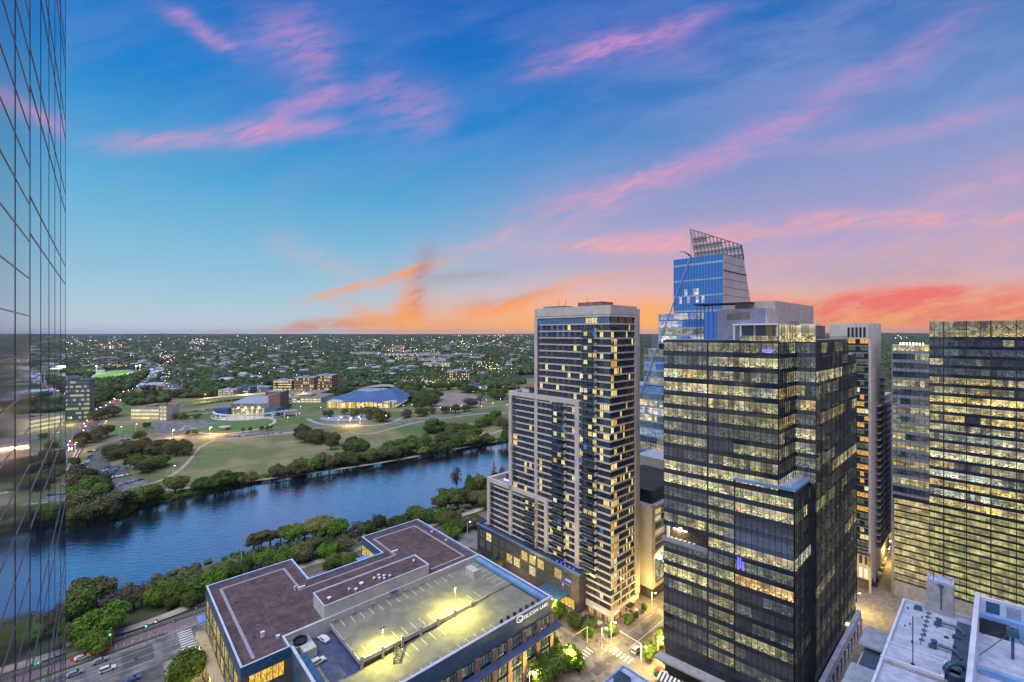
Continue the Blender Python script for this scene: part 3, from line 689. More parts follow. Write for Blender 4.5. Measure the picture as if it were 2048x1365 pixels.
# sunken corner service level between the two blocks is open; right facade: piers, windows, canopy
mb = MB(); mb.box(43.4, 120.1, 110.9, 111.2, .2, 19.0, 0); mb.build('facade_back', M['darkmetal'], t)
for k_ in range(12):
    a = 43.8 + 6.75 * k_ + 2.15
    if a > 121: break
    mb = MB(); mb.box(a - .85, a + .85, 109.9, 110.9, 0.2, 19.0, 0); mb.build('pier', M['stone'], t)
for k_ in range(11):
    a0 = 43.8 + 6.75 * k_ + 3.0; a1 = a0 + 5.05
    for (z0, z1) in ((15.6, 18.6), (8.2, 14.3), (1.2, 7.2)):
        if a1 > 120.7: continue
        mb = MB(); pane_run(mb, G(a0, 110.5), G(a1, 110.5), z0, z1, 4, lambda i: lits('dim' if R_.random() < .75 else 'half', .5) if z0 > 2 else lits('half'), 0.5, mw=.12, seed=k_ * 7 + int(z0)); mb.build('window', [M['glass'], M['bluecope'], M['mull']], t)
mb = MB(); mb.box(41, 123.5, 107.3, 110.3, 14.55, 14.85, 0); mb.box(120.75, 124.3, 110.35, 122, 14.55, 14.85, 0); mb.build('canopy', pm('canopy_metal', (0.08, 0.12, 0.24, 1), 0.4, 0.2, var=.15), t)
# far left facade (a = 29.5): lit windows, pale walk canopy
for k_ in range(8):
    b0 = 149 + k_ * 6.6
    for z0, z1 in ((15.5, 20.6), (9.5, 14), (3, 8)):
        mb = MB(); pane_run(mb, G(29.42, b0 + 5.0), G(29.42, b0), z0, z1, 4, lambda i: lits('on' if R_.random() < .7 else 'half', 1.0), 0.3, seed=k_ + 3); mb.build('window', [M['home'], M['bluecope'], M['mull']], t)
mb = MB(); mb.box(26.3, 29.4, 147, 203, 8.6, 8.9, 0)
for k_ in range(9): mb.box(26.4, 26.7, 147.5 + 6.9 * k_, 147.8 + 6.9 * k_, .15, 8.6, 1)
mb.build('walk_canopy', [pm('canopy_tan', (0.42, 0.33, 0.20, 1), 0.7, var=.1), M['metal']], t)
mb = MB(); mb.box(27, 29.4, 201, 206.5, 12.6, 12.9, 0); mb.build('canopy', M['bluecope'], t)
mb = MB(); pane_run(mb, G(31.5, 146.2), G(41.0, 146.2), 17.6, 21.6, 6, lambda i: (0.95, .60, .10), 0.1, seed=9, mw=.16); mb.build('lit_window', [M['home'], M['bluecope'], M['mull']], t)
mb = MB(); pane_run(mb, G(31.5, 146.2), G(41.0, 146.2), 10, 15, 6, lambda i: (0.3, .20, .06), 0.1, seed=9, mw=.16); mb.build('window', [M['home'], M['bluecope'], M['mull']], t)
mb = MB(); pane_run(mb, G(90.3, 202.0), G(90.3, 184.0), 17.0, 21.4, 8, lambda i: (0.85, .55, .12), 0.1, seed=19, mw=.16); mb.build('lit_window', [M['home'], M['bluecope'], M['mull']], t)
mb = MB(); mb.box(84.5, 90.3, 190, 196, 19.0, 19.3, 0); mb.build('canopy', M['bluecope'], t)
# letters and round-wave emblem on the parapet
letters('SILICON LABS', 1.72, M['sign_w'], t, Vector(G(106.6, 110.3) + (22.7,)), DU, name='sign_lettering', bold=0.0)
mb = MB()
def wave(c0, r, ph, n=16):
    pts = []
    for i in range(n + 1):
        q = ph + math.pi * 1.25 * i / n; pts.append((c0[0] + r * 1.35 * math.cos(q), c0[1] + r * math.sin(q)))
    return pts
for c0, r, ph in (((104.5, 23.65), .95, 0.2), ((105.1, 23.6), .6, 3.3), ((104.9, 23.5), 1.0, 3.5)):
    w_ = wave(c0, r, ph)
    for p, q in zip(w_[:-1], w_[1:]): mb.bar(G(p[0], 110.28) + (p[1],), G(q[0], 110.28) + (q[1],), .12)
mb.build('sign_emblem', M['sign_w'], t)
def deck_lamp(a, b_, z, h, lab, en=900, col=(1, .88, .13), head=1):
    t = thing('deck_lamp', lab, 'lamp', G(a, b_) + (z,), 'lamps on the rooftop car park')
    mb = MB(); mb.bar(G(a, b_) + (z,), G(a, b_) + (z + h,), .09, n=6); mb.build('pole', M['white'], t)
    if head:
        for s in (-1, 1):
            mb = MB(); mb.box(a + s * .5 - .35, a + s * .5 + .35, b_ - .2, b_ + .2, z + h, z + h + .15, 0); mb.bar(G(a, b_) + (z + h - .05,), G(a + s * .3, b_) + (z + h + .05,), .05)
            o = mb.build('lamp_head', M['darkmetal'], t)
            mb = MB(); mb.box(a + s * .5 - .28, a + s * .5 + .28, b_ - .15, b_ + .15, z + h - .04, z + h - .005, 0); mb.build('lens', M['lamp_w'], o)
        ld = bpy.data.lights.new('lamp_light', 'SPOT'); ld.energy = en; ld.color = col; ld.spot_size = math.radians(155); ld.spot_blend = 0.9; ld.shadow_soft_size = .3
        lo = bpy.data.objects.new('lamp_light', ld); COL.objects.link(lo); lo.parent = t; lo.location = (0, 0, h - .15)
deck_lamp(64.0, 128.55, ZU + 1.3, 5.4, 'twin headed white lamp post by the steel stair on the rooftop car park', 25000)
deck_lamp(91.0, 128.55, ZU + 1.3, 7.6, 'twin headed lamp post farther along the middle barrier of the rooftop car park', 42000)
deck_lamp(77.4, 128.55, ZU + 1.3, 4.2, 'bare thin pole without a lamp head on the middle barrier of the car deck', head=0)
# ------------------------------------------------------------------ stepped apartment tower
t = thing('apartment_tower', 'tall stepped apartment tower with pale concrete bands, dark panels and balconies', 'apartment tower', G(165, 130) + (0,))
A0 = 155.3
blocks = [(A0, 175, 109.4, 153, 0, 127.2), (A0, 172, 153, 171.3, 0, 88.6), (A0, 172, 171.3, 188.8, 0, 40.2)]
mb = MB()
for (a0, a1, b0, b1, z0, z1) in blocks: mb.box(a0 + .25, a1 - .05, b0 + .25, b1 - .05, z0, z1, 0, 1)
mb.build('wall', [M['brick'], M['roofgrey']], t)
# top crown
mb = MB(); mb.box(A0 - .1, 175.1, 109.3, 153.1, 127.2, 132.0, 0, 1); mb.build('crown', [M['tan'], M['roofgrey']], t)
mb = MB(); mb.box(A0 - .14, 175.14, 109.26, 153.14, 128.05, 128.2, 0); mb.build('crown_groove', M['brickr'], t)
mb = MB(); mb.box(162, 171, 119, 132, 132.0, 134.2, 0); mb.build('lift_house', pm('red_brown_block', (0.28, 0.13, 0.13, 1), 0.8), t)
mb = MB(); mb.box(158, 166, 138, 150, 132.0, 133.0, 0); mb.bar(G(160, 142) + (133,), G(160, 142) + (135.5,), .12); mb.bar(G(161, 138.5) + (133,), G(161, 138.5) + (136,), .12); mb.bar(G(164, 128) + (134,), G(164, 128) + (136.3,), .12); mb.build('roof_plant', M['metal'], t)
mb = MB(); mb.box(175.1, 180.1, 111.5, 150, 0.2, 131.2, 0); mb.build('rear_shaft', M['tan'], t)
fr = MB()
fr.box(A0 - .35, A0 + .25, 151.3, 153.15, 17, 127.2, 0)        # left edge of the main shaft
fr.box(A0 - .6, A0 + .25, 125.6, 127.9, 17, 88.6, 0)
fr.box(A0 - .6, A0 + .25, 125.6, 171.4, 88.6, 90.8, 0); fr.box(A0 + .25, 172, 169.6, 171.45, 17, 90.8, 0); fr.box(A0 - .6, A0 + .25, 169.4, 171.4, 17, 88.6, 0)
fr.box(A0 - .6, A0 + .25, 144.3, 146.5, 17, 40.2, 0)
fr.box(A0 - .6, A0 + .25, 144.3, 188.9, 40.2, 42.4, 0); fr.box(A0 + .25, 172, 187.0, 188.95, 17, 42.4, 0); fr.box(A0 - .6, A0 + .25, 187.0, 188.9, 17, 40.2, 0)
fr.box(173.2, 175.15, 108.9, 109.65, 6, 127.2, 0); fr.box(178.9, 180.2, 111.0, 111.5, 3, 131.2, 0)
fr.box(A0 - .12, 175.12, 108.95, 109.65, 127.18, 127.22, 0)
fr.build('frame', M['tan'], t)
FH = 3.05; ztop = 127.2
wins = []; bals = []
for fl in range(41):
    zt = ztop - FH * fl; zb = zt - FH                # storey between zb and zt
    if zb < 4: break
    bm_ = MB()
    top = fl == 0
    bL = 153 if zb > 88 else (169.4 if zb > 41 else 187)
    if zb > 16.5 or True:
        lo = 109.4
        hi = bL if zb > 16.5 else 122
        segs = [(lo, hi)]
        if zb <= 88.6 and zb > 16.5: segs = [(lo, 125.6), (127.9, hi)]
        if zb <= 40.2 and zb > 16.5: segs = [(lo, 125.6), (127.9, 144.3), (146.5, hi)]
        for s0, s1 in segs:
            e_ = s1 - (3.2 if abs(s1 - hi) < .1 and zb > 16.5 else 0)
            bm_.box(A0 - .3, A0 + .3, s0 - (.3 if s0 == lo else 0), e_, zb - .28, zb + .34, 0)
            if e_ < s1: bm_.box(A0 + .02, A0 + .3, e_, s1, zb - .08, zb + .08, 0)
    bm_.box(A0 + .3, 173.2, 109.1, 109.7, zb - .28, zb + .34, 0)
    bm_.box(175.1, 178.9, 111.3, 111.6, zb - .1, zb + .1, 0)
    bm_.build('floor_band', M['tan'], t)
    z0, z1 = zb + .36, zt - .28
    # left face windows
    def stacks(zb):
        s = [(116.2, 123.3)]
        if zb < 88: s.append((133.2, 140.6))
        if zb < 40: s.append((151.5, 158.6))
        return s
    p_lit = 0.17 if zb < 110 else 0.12
    b_ = 110.0; j = 0
    hi = (bL - .5) if zb > 16.5 else 121
    while b_ < hi - 1.4:
        if 125.0 < b_ + .8 < 128.3 and zb < 88.6 and zb > 16.5: b_ = 128.3; continue
        if 143.7 < b_ + .8 < 147 and zb < 40.2 and zb > 16.5: b_ = 147; continue
        inb = any(s0 - .8 < b_ + .8 < s1 + .2 for s0, s1 in stacks(zb))
        wd = 1.75 if not inb else 2.1; gap = 1.7 if not inb else .35
        if top: wd, gap = 1.5, .05
        if b_ < 111 or b_ > hi - 4: wd, gap = 3.0, .1
        if fl == 0: l = lits('on', .9) if 115 < b_ < 122 else (.0, .0, .011)
        elif fl < 3 and b_ > 128 and R_.random() < .8: l = (.0, .0, .011)
        else:
            r = R_.random(); l = lits('on', 1.0) if r < p_lit + (.06 if inb else 0) else (lits('blue') if r > .988 else (lits('dim', .35) if r > .7 else (.006, .01, .02)))
        if l[0] < .2: p_lit = max(.08, p_lit - .01)
        wins.append(('L', b_, min(wd, hi - b_), z0 + (.15 if not inb else 0), z1 - .05, l)); b_ += wd + gap; j += 1
    a = 155.9
    while a < 172.4:
        wd, gap = (1.15, 1.0) if a > 160 else (2.0, .25)
        if fl == 0: wd, gap = 4.6, .9
        r = R_.random(); pl = .15 if zb > 60 else (.26 if zb > 25 else .42)
        l = lits('orange' if R_.random() < .25 else 'on', 1.0) if r < pl + (.25 if a < 160 else 0) else (.006, .01, .018)
        wins.append(('R', a, min(wd, 172.9 - a), z0 + .05, z1, l)); a += wd + gap
    wins.append(('S', 175.5, 3.2, z0, z1, lits('on', .9) if R_.random() < .35 else lits('dim')))
    if fl > 0 and zb > 17:
        for s0, s1 in stacks(zb): bals.append((s0, s1, zb))
def win_mb(wn, s, mb=None):
    k_, c, wd, z0, z1, l = wn; mb = mb or MB(); u = s * 3.3; uvq = [(u, 0), (u + 1, 0), (u + 1, 1), (u, 1)]
    def fb(pa, pb, n=1):
        d = Vector((pb[0] - pa[0], pb[1] - pa[1])).normalized()
        pane_run(mb, pa, pb, z0, z1, max(1, int(round(wd / .95))), lambda i: l, 0, 2 if l == (.0, .0, .011) else 0, seed=s % 89, mw=.07, mdep=.05, mm=1)
    if k_ == 'L': fb(G(A0 + .18, c + wd), G(A0 + .18, c))
    elif k_ == 'R': fb(G(c, 109.58), G(c + wd, 109.58))
    else: fb(G(c, 111.43), G(c + wd, 111.43))
    return mb
order = sorted(range(len(wins)), key=lambda i: wins[i][2] * (wins[i][4] - wins[i][3]) * (1.2 if sum(wins[i][5]) > .6 else .6), reverse=True)
rest = MB()
for n_, i in enumerate(order):
    if n_ < 100: win_mb(wins[i], i).build('window', [M['home'], M['mull'], M['homeblue']], t)
    else: win_mb(wins[i], i, rest)
tag(rest.build('window', [M['home'], M['mull'], M['homeblue']], t), kind='stuff')
brick_strip = MB()
for i, (s0, s1, zb) in enumerate(bals):
    mb = MB()
    mb.box(A0 - 1.7, A0 - .3, s0, s1, zb - .1, zb + .12, 0); mb.box(A0 - 1.72, A0 - 1.66, s0, s1, zb + .12, zb + 1.15, 1); mb.box(A0 - 1.66, A0 - .3, s0, s0 + .05, zb + .12, zb + 1.15, 1)
    mb.box(A0 - 1.75, A0 - .3, s0 - .3, s0, zb - .28, zb + 1.25, 2)
    mb.box(A0 - .8, A0 - .4, s0 + 1.2, s0 + 1.9, zb + .12, zb + .75, 3)
    if i < 96: mb.build('balcony', [M['metal'], M['rail'], M['tan'], M['darkmetal']], t)
    else: brick_strip.add(mb)
if brick_strip.f: tag(brick_strip.build('balcony', [M['metal'], M['rail'], M['tan'], M['darkmetal']], t), kind='stuff')
# podium
mb = MB(); mb.box(151.3, A0 + .3, 122.6, 193, 0, 16.2, 0); mb.box(A0 + .3, 180, 188.9, 193, 0, 16.2, 0, 1); mb.build('podium', [M['brick'], M['roofwhite']], t)
mb = MB(); mb.box(150.7, 151.7, 122.0, 193.4, 16.2, 17.3, 0); mb.box(151.7, 180, 192.6, 193.4, 16.2, 17.3, 0); mb.box(151.7, A0 - .6, 122.0, 122.8, 16.2, 17.3, 0); mb.build('podium_parapet', M['bluewall'], t)
mb = MB(); mb.box(150.6, 151.0, 121.95, 193.45, 17.3, 17.42, 0); mb.build('parapet_cap', M['bluecope'], t)
for k_ in range(12):
    b0 = 127 + k_ * 5.4
    for z0, z1 in ((10.6, 14.8), (5.4, 9.6)):
        l = lits('on', .9) if R_.random() < .3 else lits('dim', .6)
        mb = MB(); pane_run(mb, G(151.22, b0 + 4.2), G(151.22, b0), z0, z1, 4, lambda i: l, .1, seed=k_ * 3); mb.build('podium_window', [M['home'], M['mull'], M['mull']], t)
mb = MB(); pane_run(mb, G(151.2, 140), G(151.2, 125), .6, 4.6, 8, lambda i: (1, .62, .12), .1, seed=4); mb.build('lobby_window', [M['home'], M['mull'], M['mull']], t)
mb = MB(); mb.box(144.5, 151.2, 128.5, 141.5, 5.6, 6.0, 0); mb.box(144.2, 144.5, 128.4, 141.6, 5.1, 6.2, 0); cn = mb.build('entrance_canopy', M['bluewall'], t)
letters('NORTHSHORE', 1.25, M['sign_w'], t, Vector(G(144.15, 141.2) + (5.2,)), -DV, name='canopy_lettering', bold=.03)
mb = MB(); mb.box(144.8, 151, 129, 141, 5.5, 5.56, 0); mb.build('canopy_light', M['warm_e'], t)
mb = MB(); mb.box(151.05, 151.25, 127, 130.3, 11.6, 12.4, 0); mb.box(151.0, 151.25, 131.3, 131.9, 8.6, 9.6, 0); mb.build('blue_neon', M['blue_e'], t)
for i in range(9): mb = MB(); mb.box(152.0, 152.2, 126 + i * 1.2, 126.5 + i * 1.2, 17.3, 17.9, 0); mb.build('neon_letter_block', M['blue_e'], t) if i % 2 == 0 else None
# ground floor, corner restaurant
mb = MB(); mb.box(A0 - .35, 175.2, 108.85, 109.3, 2.9, 5.2, 0); mb.box(A0 - .4, A0, 109.3, 122, 2.9, 5.2, 0); mb.box(A0 - .4, A0 + 1.6, 108.8, 110.5, 0.14, 2.9, 0); mb.build('ground_fascia', M['tan'], t)
mb = MB(); pane_run(mb, G(A0 + 1.8, 109.3), G(174.5, 109.3), .2, 2.85, 12, lambda i: lits('orange', .8) if i % 3 else lits('dim'), .2, seed=77); pane_run(mb, G(A0 - .05, 121.8), G(A0 - .05, 111.0), .2, 2.85, 8, lambda i: lits('orange', .8) if i % 3 else lits('dim'), .2, seed=71); mb.build('shopfront', [M['home'], M['mull'], M['mull']], t)
letters('AUSTINICE', 1.25, M['sign_w'], t, Vector(G(A0 - .42, 118.2) + (3.5,)), -DV, name='corner_lettering', bold=.03)
letters('BISTRO', 1.1, M['sign_w'], t, Vector(G(157.0, 108.82) + (3.6,)), DU, name='side_lettering', bold=.03)
mb = MB(); mb.box(165, 169, 106.5, 108.8, 4.0, 4.3, 0); mb.build('awning', M['darkmetal'], t)
mb = MB()
for i in range(26): 
    a, b_, z = 158 + R_.random() * 12, 174 + R_.random() * 10, 42.5
for (a0, a1, b0, b1) in ((158, 163, 160, 165), (164, 170, 156, 160)): mb.box(a0, a1, b0, b1, 90.6, 92.6, 0)
mb.box(157, 170, 154, 168, 93.4, 93.7, 1)
for a, b_ in ((157.2, 154.2), (169.8, 154.2), (157.2, 167.8), (169.8, 167.8)): mb.bar(G(a, b_) + (88.6,), G(a, b_) + (93.5,), .1)
mb.build('roof_terrace', [M['white'], pm('terrace_timber', (0.25, .13, .07, 1), .7)], t)
mb = MB(); mb.box(160, 170, 173, 179, 42.0, 45.2, 0); mb.build('pergola', M['darkmetal'], t)
for i in range(5): mb = MB(); mb.box(158.2, 158.5, 173 + i * 1.3, 173.7 + i * 1.3, 42.4, 43.2, 0); mb.build('terrace_light', M['violet_e'], t)

# ------------------------------------------------------------------ dark glass office tower
R_.seed(21)
az = math.radians(49.2)
DF = (math.sin(az), -math.cos(az))                   # along the street face, left to right as seen
YL = 158.0; P_L = ((1327.5 - CXP) / FPX * YL, YL)
def FR(s, d=0.0): return (P_L[0] + DF[0] * s + UX * d, P_L[1] + DF[1] * s + UY * d)
def along(px_, o, d):
    r = (px_ - CXP) / FPX; return (r * o[1] - o[0]) / (d[0] - r * d[1])
S1 = along(1557.5, P_L, DF); S2 = along(1589.5, P_L, DF); S0 = along(1470, P_L, DF); SM = along(1415.5, P_L, DF); SM2 = along(1478, P_L, DF)
def zat(py, p): return EYE - (py - CYP) * p[1] / FPX
ZT = zat(679.3, P_L)
ZB = zat(981, FR(S2))
c1p = FR(S1)
dq = along(1590, c1p, (UX, UY))
c2p = FR(S1, dq); tq = along(1632, c2p, DF); c3p = (c2p[0] + DF[0] * tq, c2p[1] + DF[1] * tq)
d4 = along(1696, c3p, (UX, UY)); c4p = (c3p[0] + UX * d4, c3p[1] + UY * d4)
d5 = along(1713, c3p, (UX, UY)); c5p = (c3p[0] + UX * d5, c3p[1] + UY * d5)
c6p = FR(S2); d7 = along(1630, c6p, (UX, UY)); c7p = (c6p[0] + UX * d7, c6p[1] + UY * d7)
BACK = 34.0
def back(p, L=BACK): return (p[0] - DF[0] * L, p[1] - DF[1] * L)
t = thing('glass_office_tower', 'dark glass office tower with lit floors, notched corner and finned side wall', 'office tower', P_L + (0,))
core = [FR(.3, .3), (c1p[0] + UX * .3 - DF[0] * .3, c1p[1] + UY * .3 - DF[1] * .3), (c2p[0] + UX * .3 - DF[0] * .3, c2p[1] + UY * .3), (c3p[0] - DF[0] * .3 + UX * .3, c3p[1] + .3), (c4p[0] - DF[0] * .3, c4p[1] - DF[1] * .3), (P_L[0] + UX * 50, P_L[1] + UY * 50)]
mb = MB(); mb.prism(core, 0, ZT, 0, 1)
core2 = [FR(S1 - .3, .3), FR(S2 - .3, .3), (c7p[0] - DF[0] * .3, c7p[1] - DF[1] * .3), (c7p[0] - DF[0] * 5, c7p[1] - DF[1] * 5)]
mb.prism(core2, 0, ZB - .3, 0, 2)
core3 = [(c4p[0] - DF[0] * .3, c4p[1] - DF[1] * .3), (c5p[0] - DF[0] * .3, c5p[1] - DF[1] * .3), back(c5p), back(c4p)]
mb.prism(core3, 0, ZT - 6, 0, 1); mb.build('core', [M['darkmetal'], M['roofwhite'], M['roofgrey']], t)
NF = 25; BOT = 12.0; fh = (ZT - 1.0 - BOT) / 23.0
pane_w = 1.62
lp = {}
for i in range(NF):
    if i >= 23: break
    z1 = ZT - 1.0 - fh * i; z0 = z1 - fh
    if i < 2: q = (.25, .35, .3)
    elif i < 7: q = (.55, .22, .18)
    elif i < 9: q = (.12, .3, .5)
    elif i < 16: q = (.66, .16, .14)
    else: q = (.02, .12, .62)
    # street face in two/three parts
    if i in (13, 14): segs = [(0 if i == 13 else 9.2, SM), (SM, S1)]
    else: segs = [(0, SM), (SM, S1)]
    if z1 < ZB + 1: segs = [(segs[0][0], SM), (SM, S0), (S0, S2)]
    mb = MB()
    for j, (s0, s1) in enumerate(segs):
        n = max(2, int(round((s1 - s0) / pane_w)))
        off = -.35 if (j == 2) else 0.0
        if i == 14 and j == 0: continue
        if i == 16 and j == 2: f_ = lambda i_: (0.95, .62, .28)
        elif i == 16: f_ = lambda i_: lits('half', 1.0)
        elif i == 15: f_ = (lambda i_: (0.85, .62, .28) if j == 2 else lits('dim'))
        elif i in (9, 10) : f_ = lambda i_: lits('half', 1.5)
        elif i > 16 and j == 1: f_ = lambda i_: lits('half', .55)
        else: f_ = run_lit(q)
        if i == 15 and j == 2: f_ = lambda i_: lits('dim', 1.2)
        pane_run(mb, FR(s0 + (.0 if j == 0 else .12), off), FR(s1 - .12, off), z0, z1, n, f_, fh * .36, seed=i * 5 + j)
    # the dark vertical joints
    mb.build('glass_storey', [M['glass'], M['spandrel'], M['mull']], t)
    mb = MB()
    if z1 > ZB + 1:
        pane_run(mb, c1p, c2p, z0, z1, 9, run_lit(q), fh * .30, seed=i * 7 + 1, mdep=.2); pane_run(mb, c2p, c3p, z0, z1, 4, run_lit(q), fh * .30, seed=i * 7 + 2)
        mb.build('notch_storey', [M['glass'], M['spandrel'], M['mull']], t)
    else:
        pane_run(mb, c6p, c7p, z0, z1, 12, run_lit((q[0] * .3, q[1] * .6, .3)), fh * .30, seed=i * 7 + 1, mdep=.1)
        mb.build('side_storey', [M['glassfin'], M['spandrel'], M['mull']], t)
    mb = MB(); f2 = run_lit((q[0] * .22 + .01, q[1] * .7, .35))
    pane_run(mb, c3p, c4p, z0, z1, 26, f2, fh * .28, seed=i * 9 + 3, mdep=.08)
    if i > 1: pane_run(mb, c4p, c5p, z0, z1, 6, f2, fh * .28, seed=i * 9 + 4, mdep=.08)
    mb.build('flank_storey', [M['glassfin'], M['spandrel'], M['mull']], t)
# fins
def fins(p, q, z0, z1, sp, dep, mat='fin', name='fin_screen', wd=.07):
    mb = MB(); d = Vector((q[0] - p[0], q[1] - p[1])); L = d.length; d /= L; nx, ny = d.y, -d.x; n = int(L / sp)
    for i in range(n + 1):
        c = i * L / n
        a_ = (p[0] + d.x * (c - wd / 2), p[1] + d.y * (c - wd / 2)); b2 = (p[0] + d.x * (c + wd / 2), p[1] + d.y * (c + wd / 2))
        mb.prism([(a_[0] + nx * .1, a_[1] + ny * .1), (b2[0] + nx * .1, b2[1] + ny * .1), (b2[0] + nx * dep, b2[1] + ny * dep), (a_[0] + nx * dep, a_[1] + ny * dep)], z0, z1, 0, bottom=True)
    return mb.build(name, M[mat], t)
fins(c3p, c4p, BOT, ZT + 1.2, 1.3, .20); fins(c6p, c7p, BOT, ZB - .4, 1.3, .20); fins(c4p, c5p, BOT, ZT - 7, 1.5, .2)
mb = MB(); mb.prism([FR(SM - .25, -.12), FR(SM + .25, -.12), FR(SM + .25, .2), FR(SM - .25, .2)], BOT, ZT - 1, 0); mb.prism([FR(S0 - .2, -.4), FR(S0 + .2, -.4), FR(S0 + .2, .2), FR(S0 - .2, .2)], BOT, ZB, 0); mb.build('joint_strip', M['darkmetal'], t)
mb = MB(); mb.prism([FR(-.15, -.15), FR(S1 + .15, -.15), FR(S1 + .15, .6), FR(-.15, .6)], ZT - 1.0, ZT - .2, 0); mb.build('roof_edge', M['spandrel'], t)
mb = MB(); mb.prism([FR(S0, -.75), FR(S2 + .3, -.75), (c7p[0] + DF[0] * .3, c7p[1] + DF[1] * .3), (c7p[0] - DF[0] * .6, c7p[1] - DF[1] * .6), FR(S2 - 1.0, .5), FR(S0, .5)], ZB - .35, ZB + .5, 0); mb.build('terrace_edge', M['bluecope'], t)
mb = MB(); mb.prism([FR(S1 + .3, .8), FR(S2 - 1.2, .8), (c7p[0] - DF[0] * 1.4, c7p[1] - DF[1] * 1.4), (c7p[0] - DF[0] * 4.5, c7p[1] - DF[1] * 4.5)], ZB - .3, ZB + .1, 0); mb.build('terrace_floor', M['roofwhite'], t)
mb = MB()
for i in range(13):
    p = FR(S2 - .7, .6 + i * (d7 - 1) / 12); mb.bar((p[0], p[1], ZB + .5), (p[0], p[1], ZB + 1.6), .05)
p, q = FR(S2 - .7, .6), FR(S2 - .7, d7 - .4); mb.bar(p + (ZB + 1.6,), q + (ZB + 1.6,), .06); mb.bar(p + (ZB + 1.1,), q + (ZB + 1.1,), .04); mb.build('terrace_rail', M['metal'], t)
# open terrace on the fourteenth row at the left end
z1 = ZT - 1.0 - fh * 14; z0 = z1 - fh
mb = MB(); mb.prism([FR(-.4, -.5), FR(SM + .1, -.5), FR(SM + .1, .5), FR(-.4, .5)], z0 - .8, z0 + .55, 0); mb.build('terrace_parapet', M['spandrelgrey'], t)
mb = MB(); mb.prism([FR(-.1, .3), FR(SM, .3), FR(SM, .33), FR(-.1, .33)], z0 + .55, z1, 0); mb.build('terrace_back', pm('terrace_wall', (.30, .24, .14, 1), .6, var=.5, scale=1.2), t)
ld = bpy.data.lights.new('terrace_light', 'POINT'); ld.energy = 900; ld.color = (1, .75, .35); ld.shadow_soft_size = .8; lo = bpy.data.objects.new('terrace_light', ld); COL.objects.link(lo); lo.parent = t; q_ = FR(5.5, -1.0); lo.location = (q_[0] - P_L[0], q_[1] - P_L[1], z1 - .6)
for s_ in range(7):
    mb = MB(); p = FR(1.5 + s_ * 1.5, -.12); mb.lathe([(.05, 0), (.05, .8), (.5, .82), (.5, .9)], p + (z0 + .1,), 8); mb.build('terrace_table', M['white'], t)
mb = MB(); mb.prism([FR(3.5, -.1), FR(8, -.1), FR(8, .1), FR(3.5, .1)], z1 - .5, z1 - .25, 0); mb.build('terrace_strip_light', M['lamp_w'], t)
mb = MB(); mb.prism([FR(1.2, -.3), FR(2.0, -.3), FR(2.0, .3), FR(1.2, .3)], z0, z1, 0); mb.build('terrace_column', M['white'], t)
# base: recessed lobby, canopy, white side wall with columns
mb = MB(); pane_run(mb, FR(1, .5), FR(S2 - .5, .5), .3, 10.5, 16, lambda i: lits('on', .8) if i % 4 else lits('half'), 3.0, seed=5); mb.build('lobby_window', [M['home'], M['conc'], M['mull']], t)
mb = MB(); mb.prism([FR(-1.5, -3.6), FR(S0, -3.6), FR(S0, .4), FR(-1.5, .4)], 7.2, 7.9, 0); mb.build('entrance_canopy', M['conc'], t)
mb = MB(); mb.prism([FR(.2, .05), FR(S2 - .1, .05), FR(S2 - .1, .5), FR(.2, .5)], 10.5, BOT, 0); mb.build('transfer_beam', M['spandrel'], t)
mb = MB()
q0 = (c6p[0] + DF[0] * .5, c6p[1] + DF[1] * .5); 
w0 = (c3p[0] + DF[0] * 1.5 - UX * 20, c3p[1] + DF[1] * 1.5 - UY * 20); w1 = (c5p[0] + DF[0] * 1.5, c5p[1] + DF[1] * 1.5)
mb.prism([w0, w1, (w1[0] - DF[0] * 1.4, w1[1] - DF[1] * 1.4), (w0[0] - DF[0] * 1.4, w0[1] - DF[1] * 1.4)], 6.2, 9.2, 0)
for i in range(16):
    c = (w0[0] + (w1[0] - w0[0]) * i / 15, w0[1] + (w1[1] - w0[1]) * i / 15); mb.prism([(c[0] - .3, c[1] - .3), (c[0] + .3, c[1] - .3), (c[0] + .3, c[1] + .3), (c[0] - .3, c[1] + .3)], 0.14, 6.2, 0)
mb.build('side_arcade', M['roofwhite'], t)
# striped awning of the café
mb = MB(); 
for i in range(22):
    s0 = 1.0 + i * .62; p, q = FR(s0, -6.9), FR(s0 + .62, -6.9); p2, q2 = FR(s0, -4.2), FR(s0 + .62, -4.2)
    mb.face([p + (3.0,), q + (3.0,), q2 + (4.4,), p2 + (4.4,)], i % 2)
mb.build('striped_awning', [M['white'], M['darkmetal']], t)
letters('CAFE', 1.0, M['sign_w'], t, Vector(FR(1.2, -4.3) + (4.5,)), Vector(DF + (0,)), name='awning_lettering')
mb = MB(); mb.prism([FR(0.0, -4.4), FR(.9, -4.4), FR(.9, -4.0), FR(0, -4.0)], 4.2, 5.6, 0); mb.build('red_sign', M['red'], t)
# neon logos, small coloured signs inside
def plate(s, z, wd, h, mat, name):
    mb = MB(); mb.prism([FR(s, -.5), FR(s + wd, -.5), FR(s + wd, -.42), FR(s, -.42)], z, z + h, 0); mb.build(name, M[mat], t)
plate(along(1526, P_L, DF), ZT - 3.6, 2.7, .8, 'blue_e', 'blue_sign')
for i in range(3): plate(along(1476, P_L, DF) + i * .7, ZT - 1 - fh * 15.6 + (i % 2) * .5, .35, 3.8 - i * .5, 'blue_e', 'blue_neon')
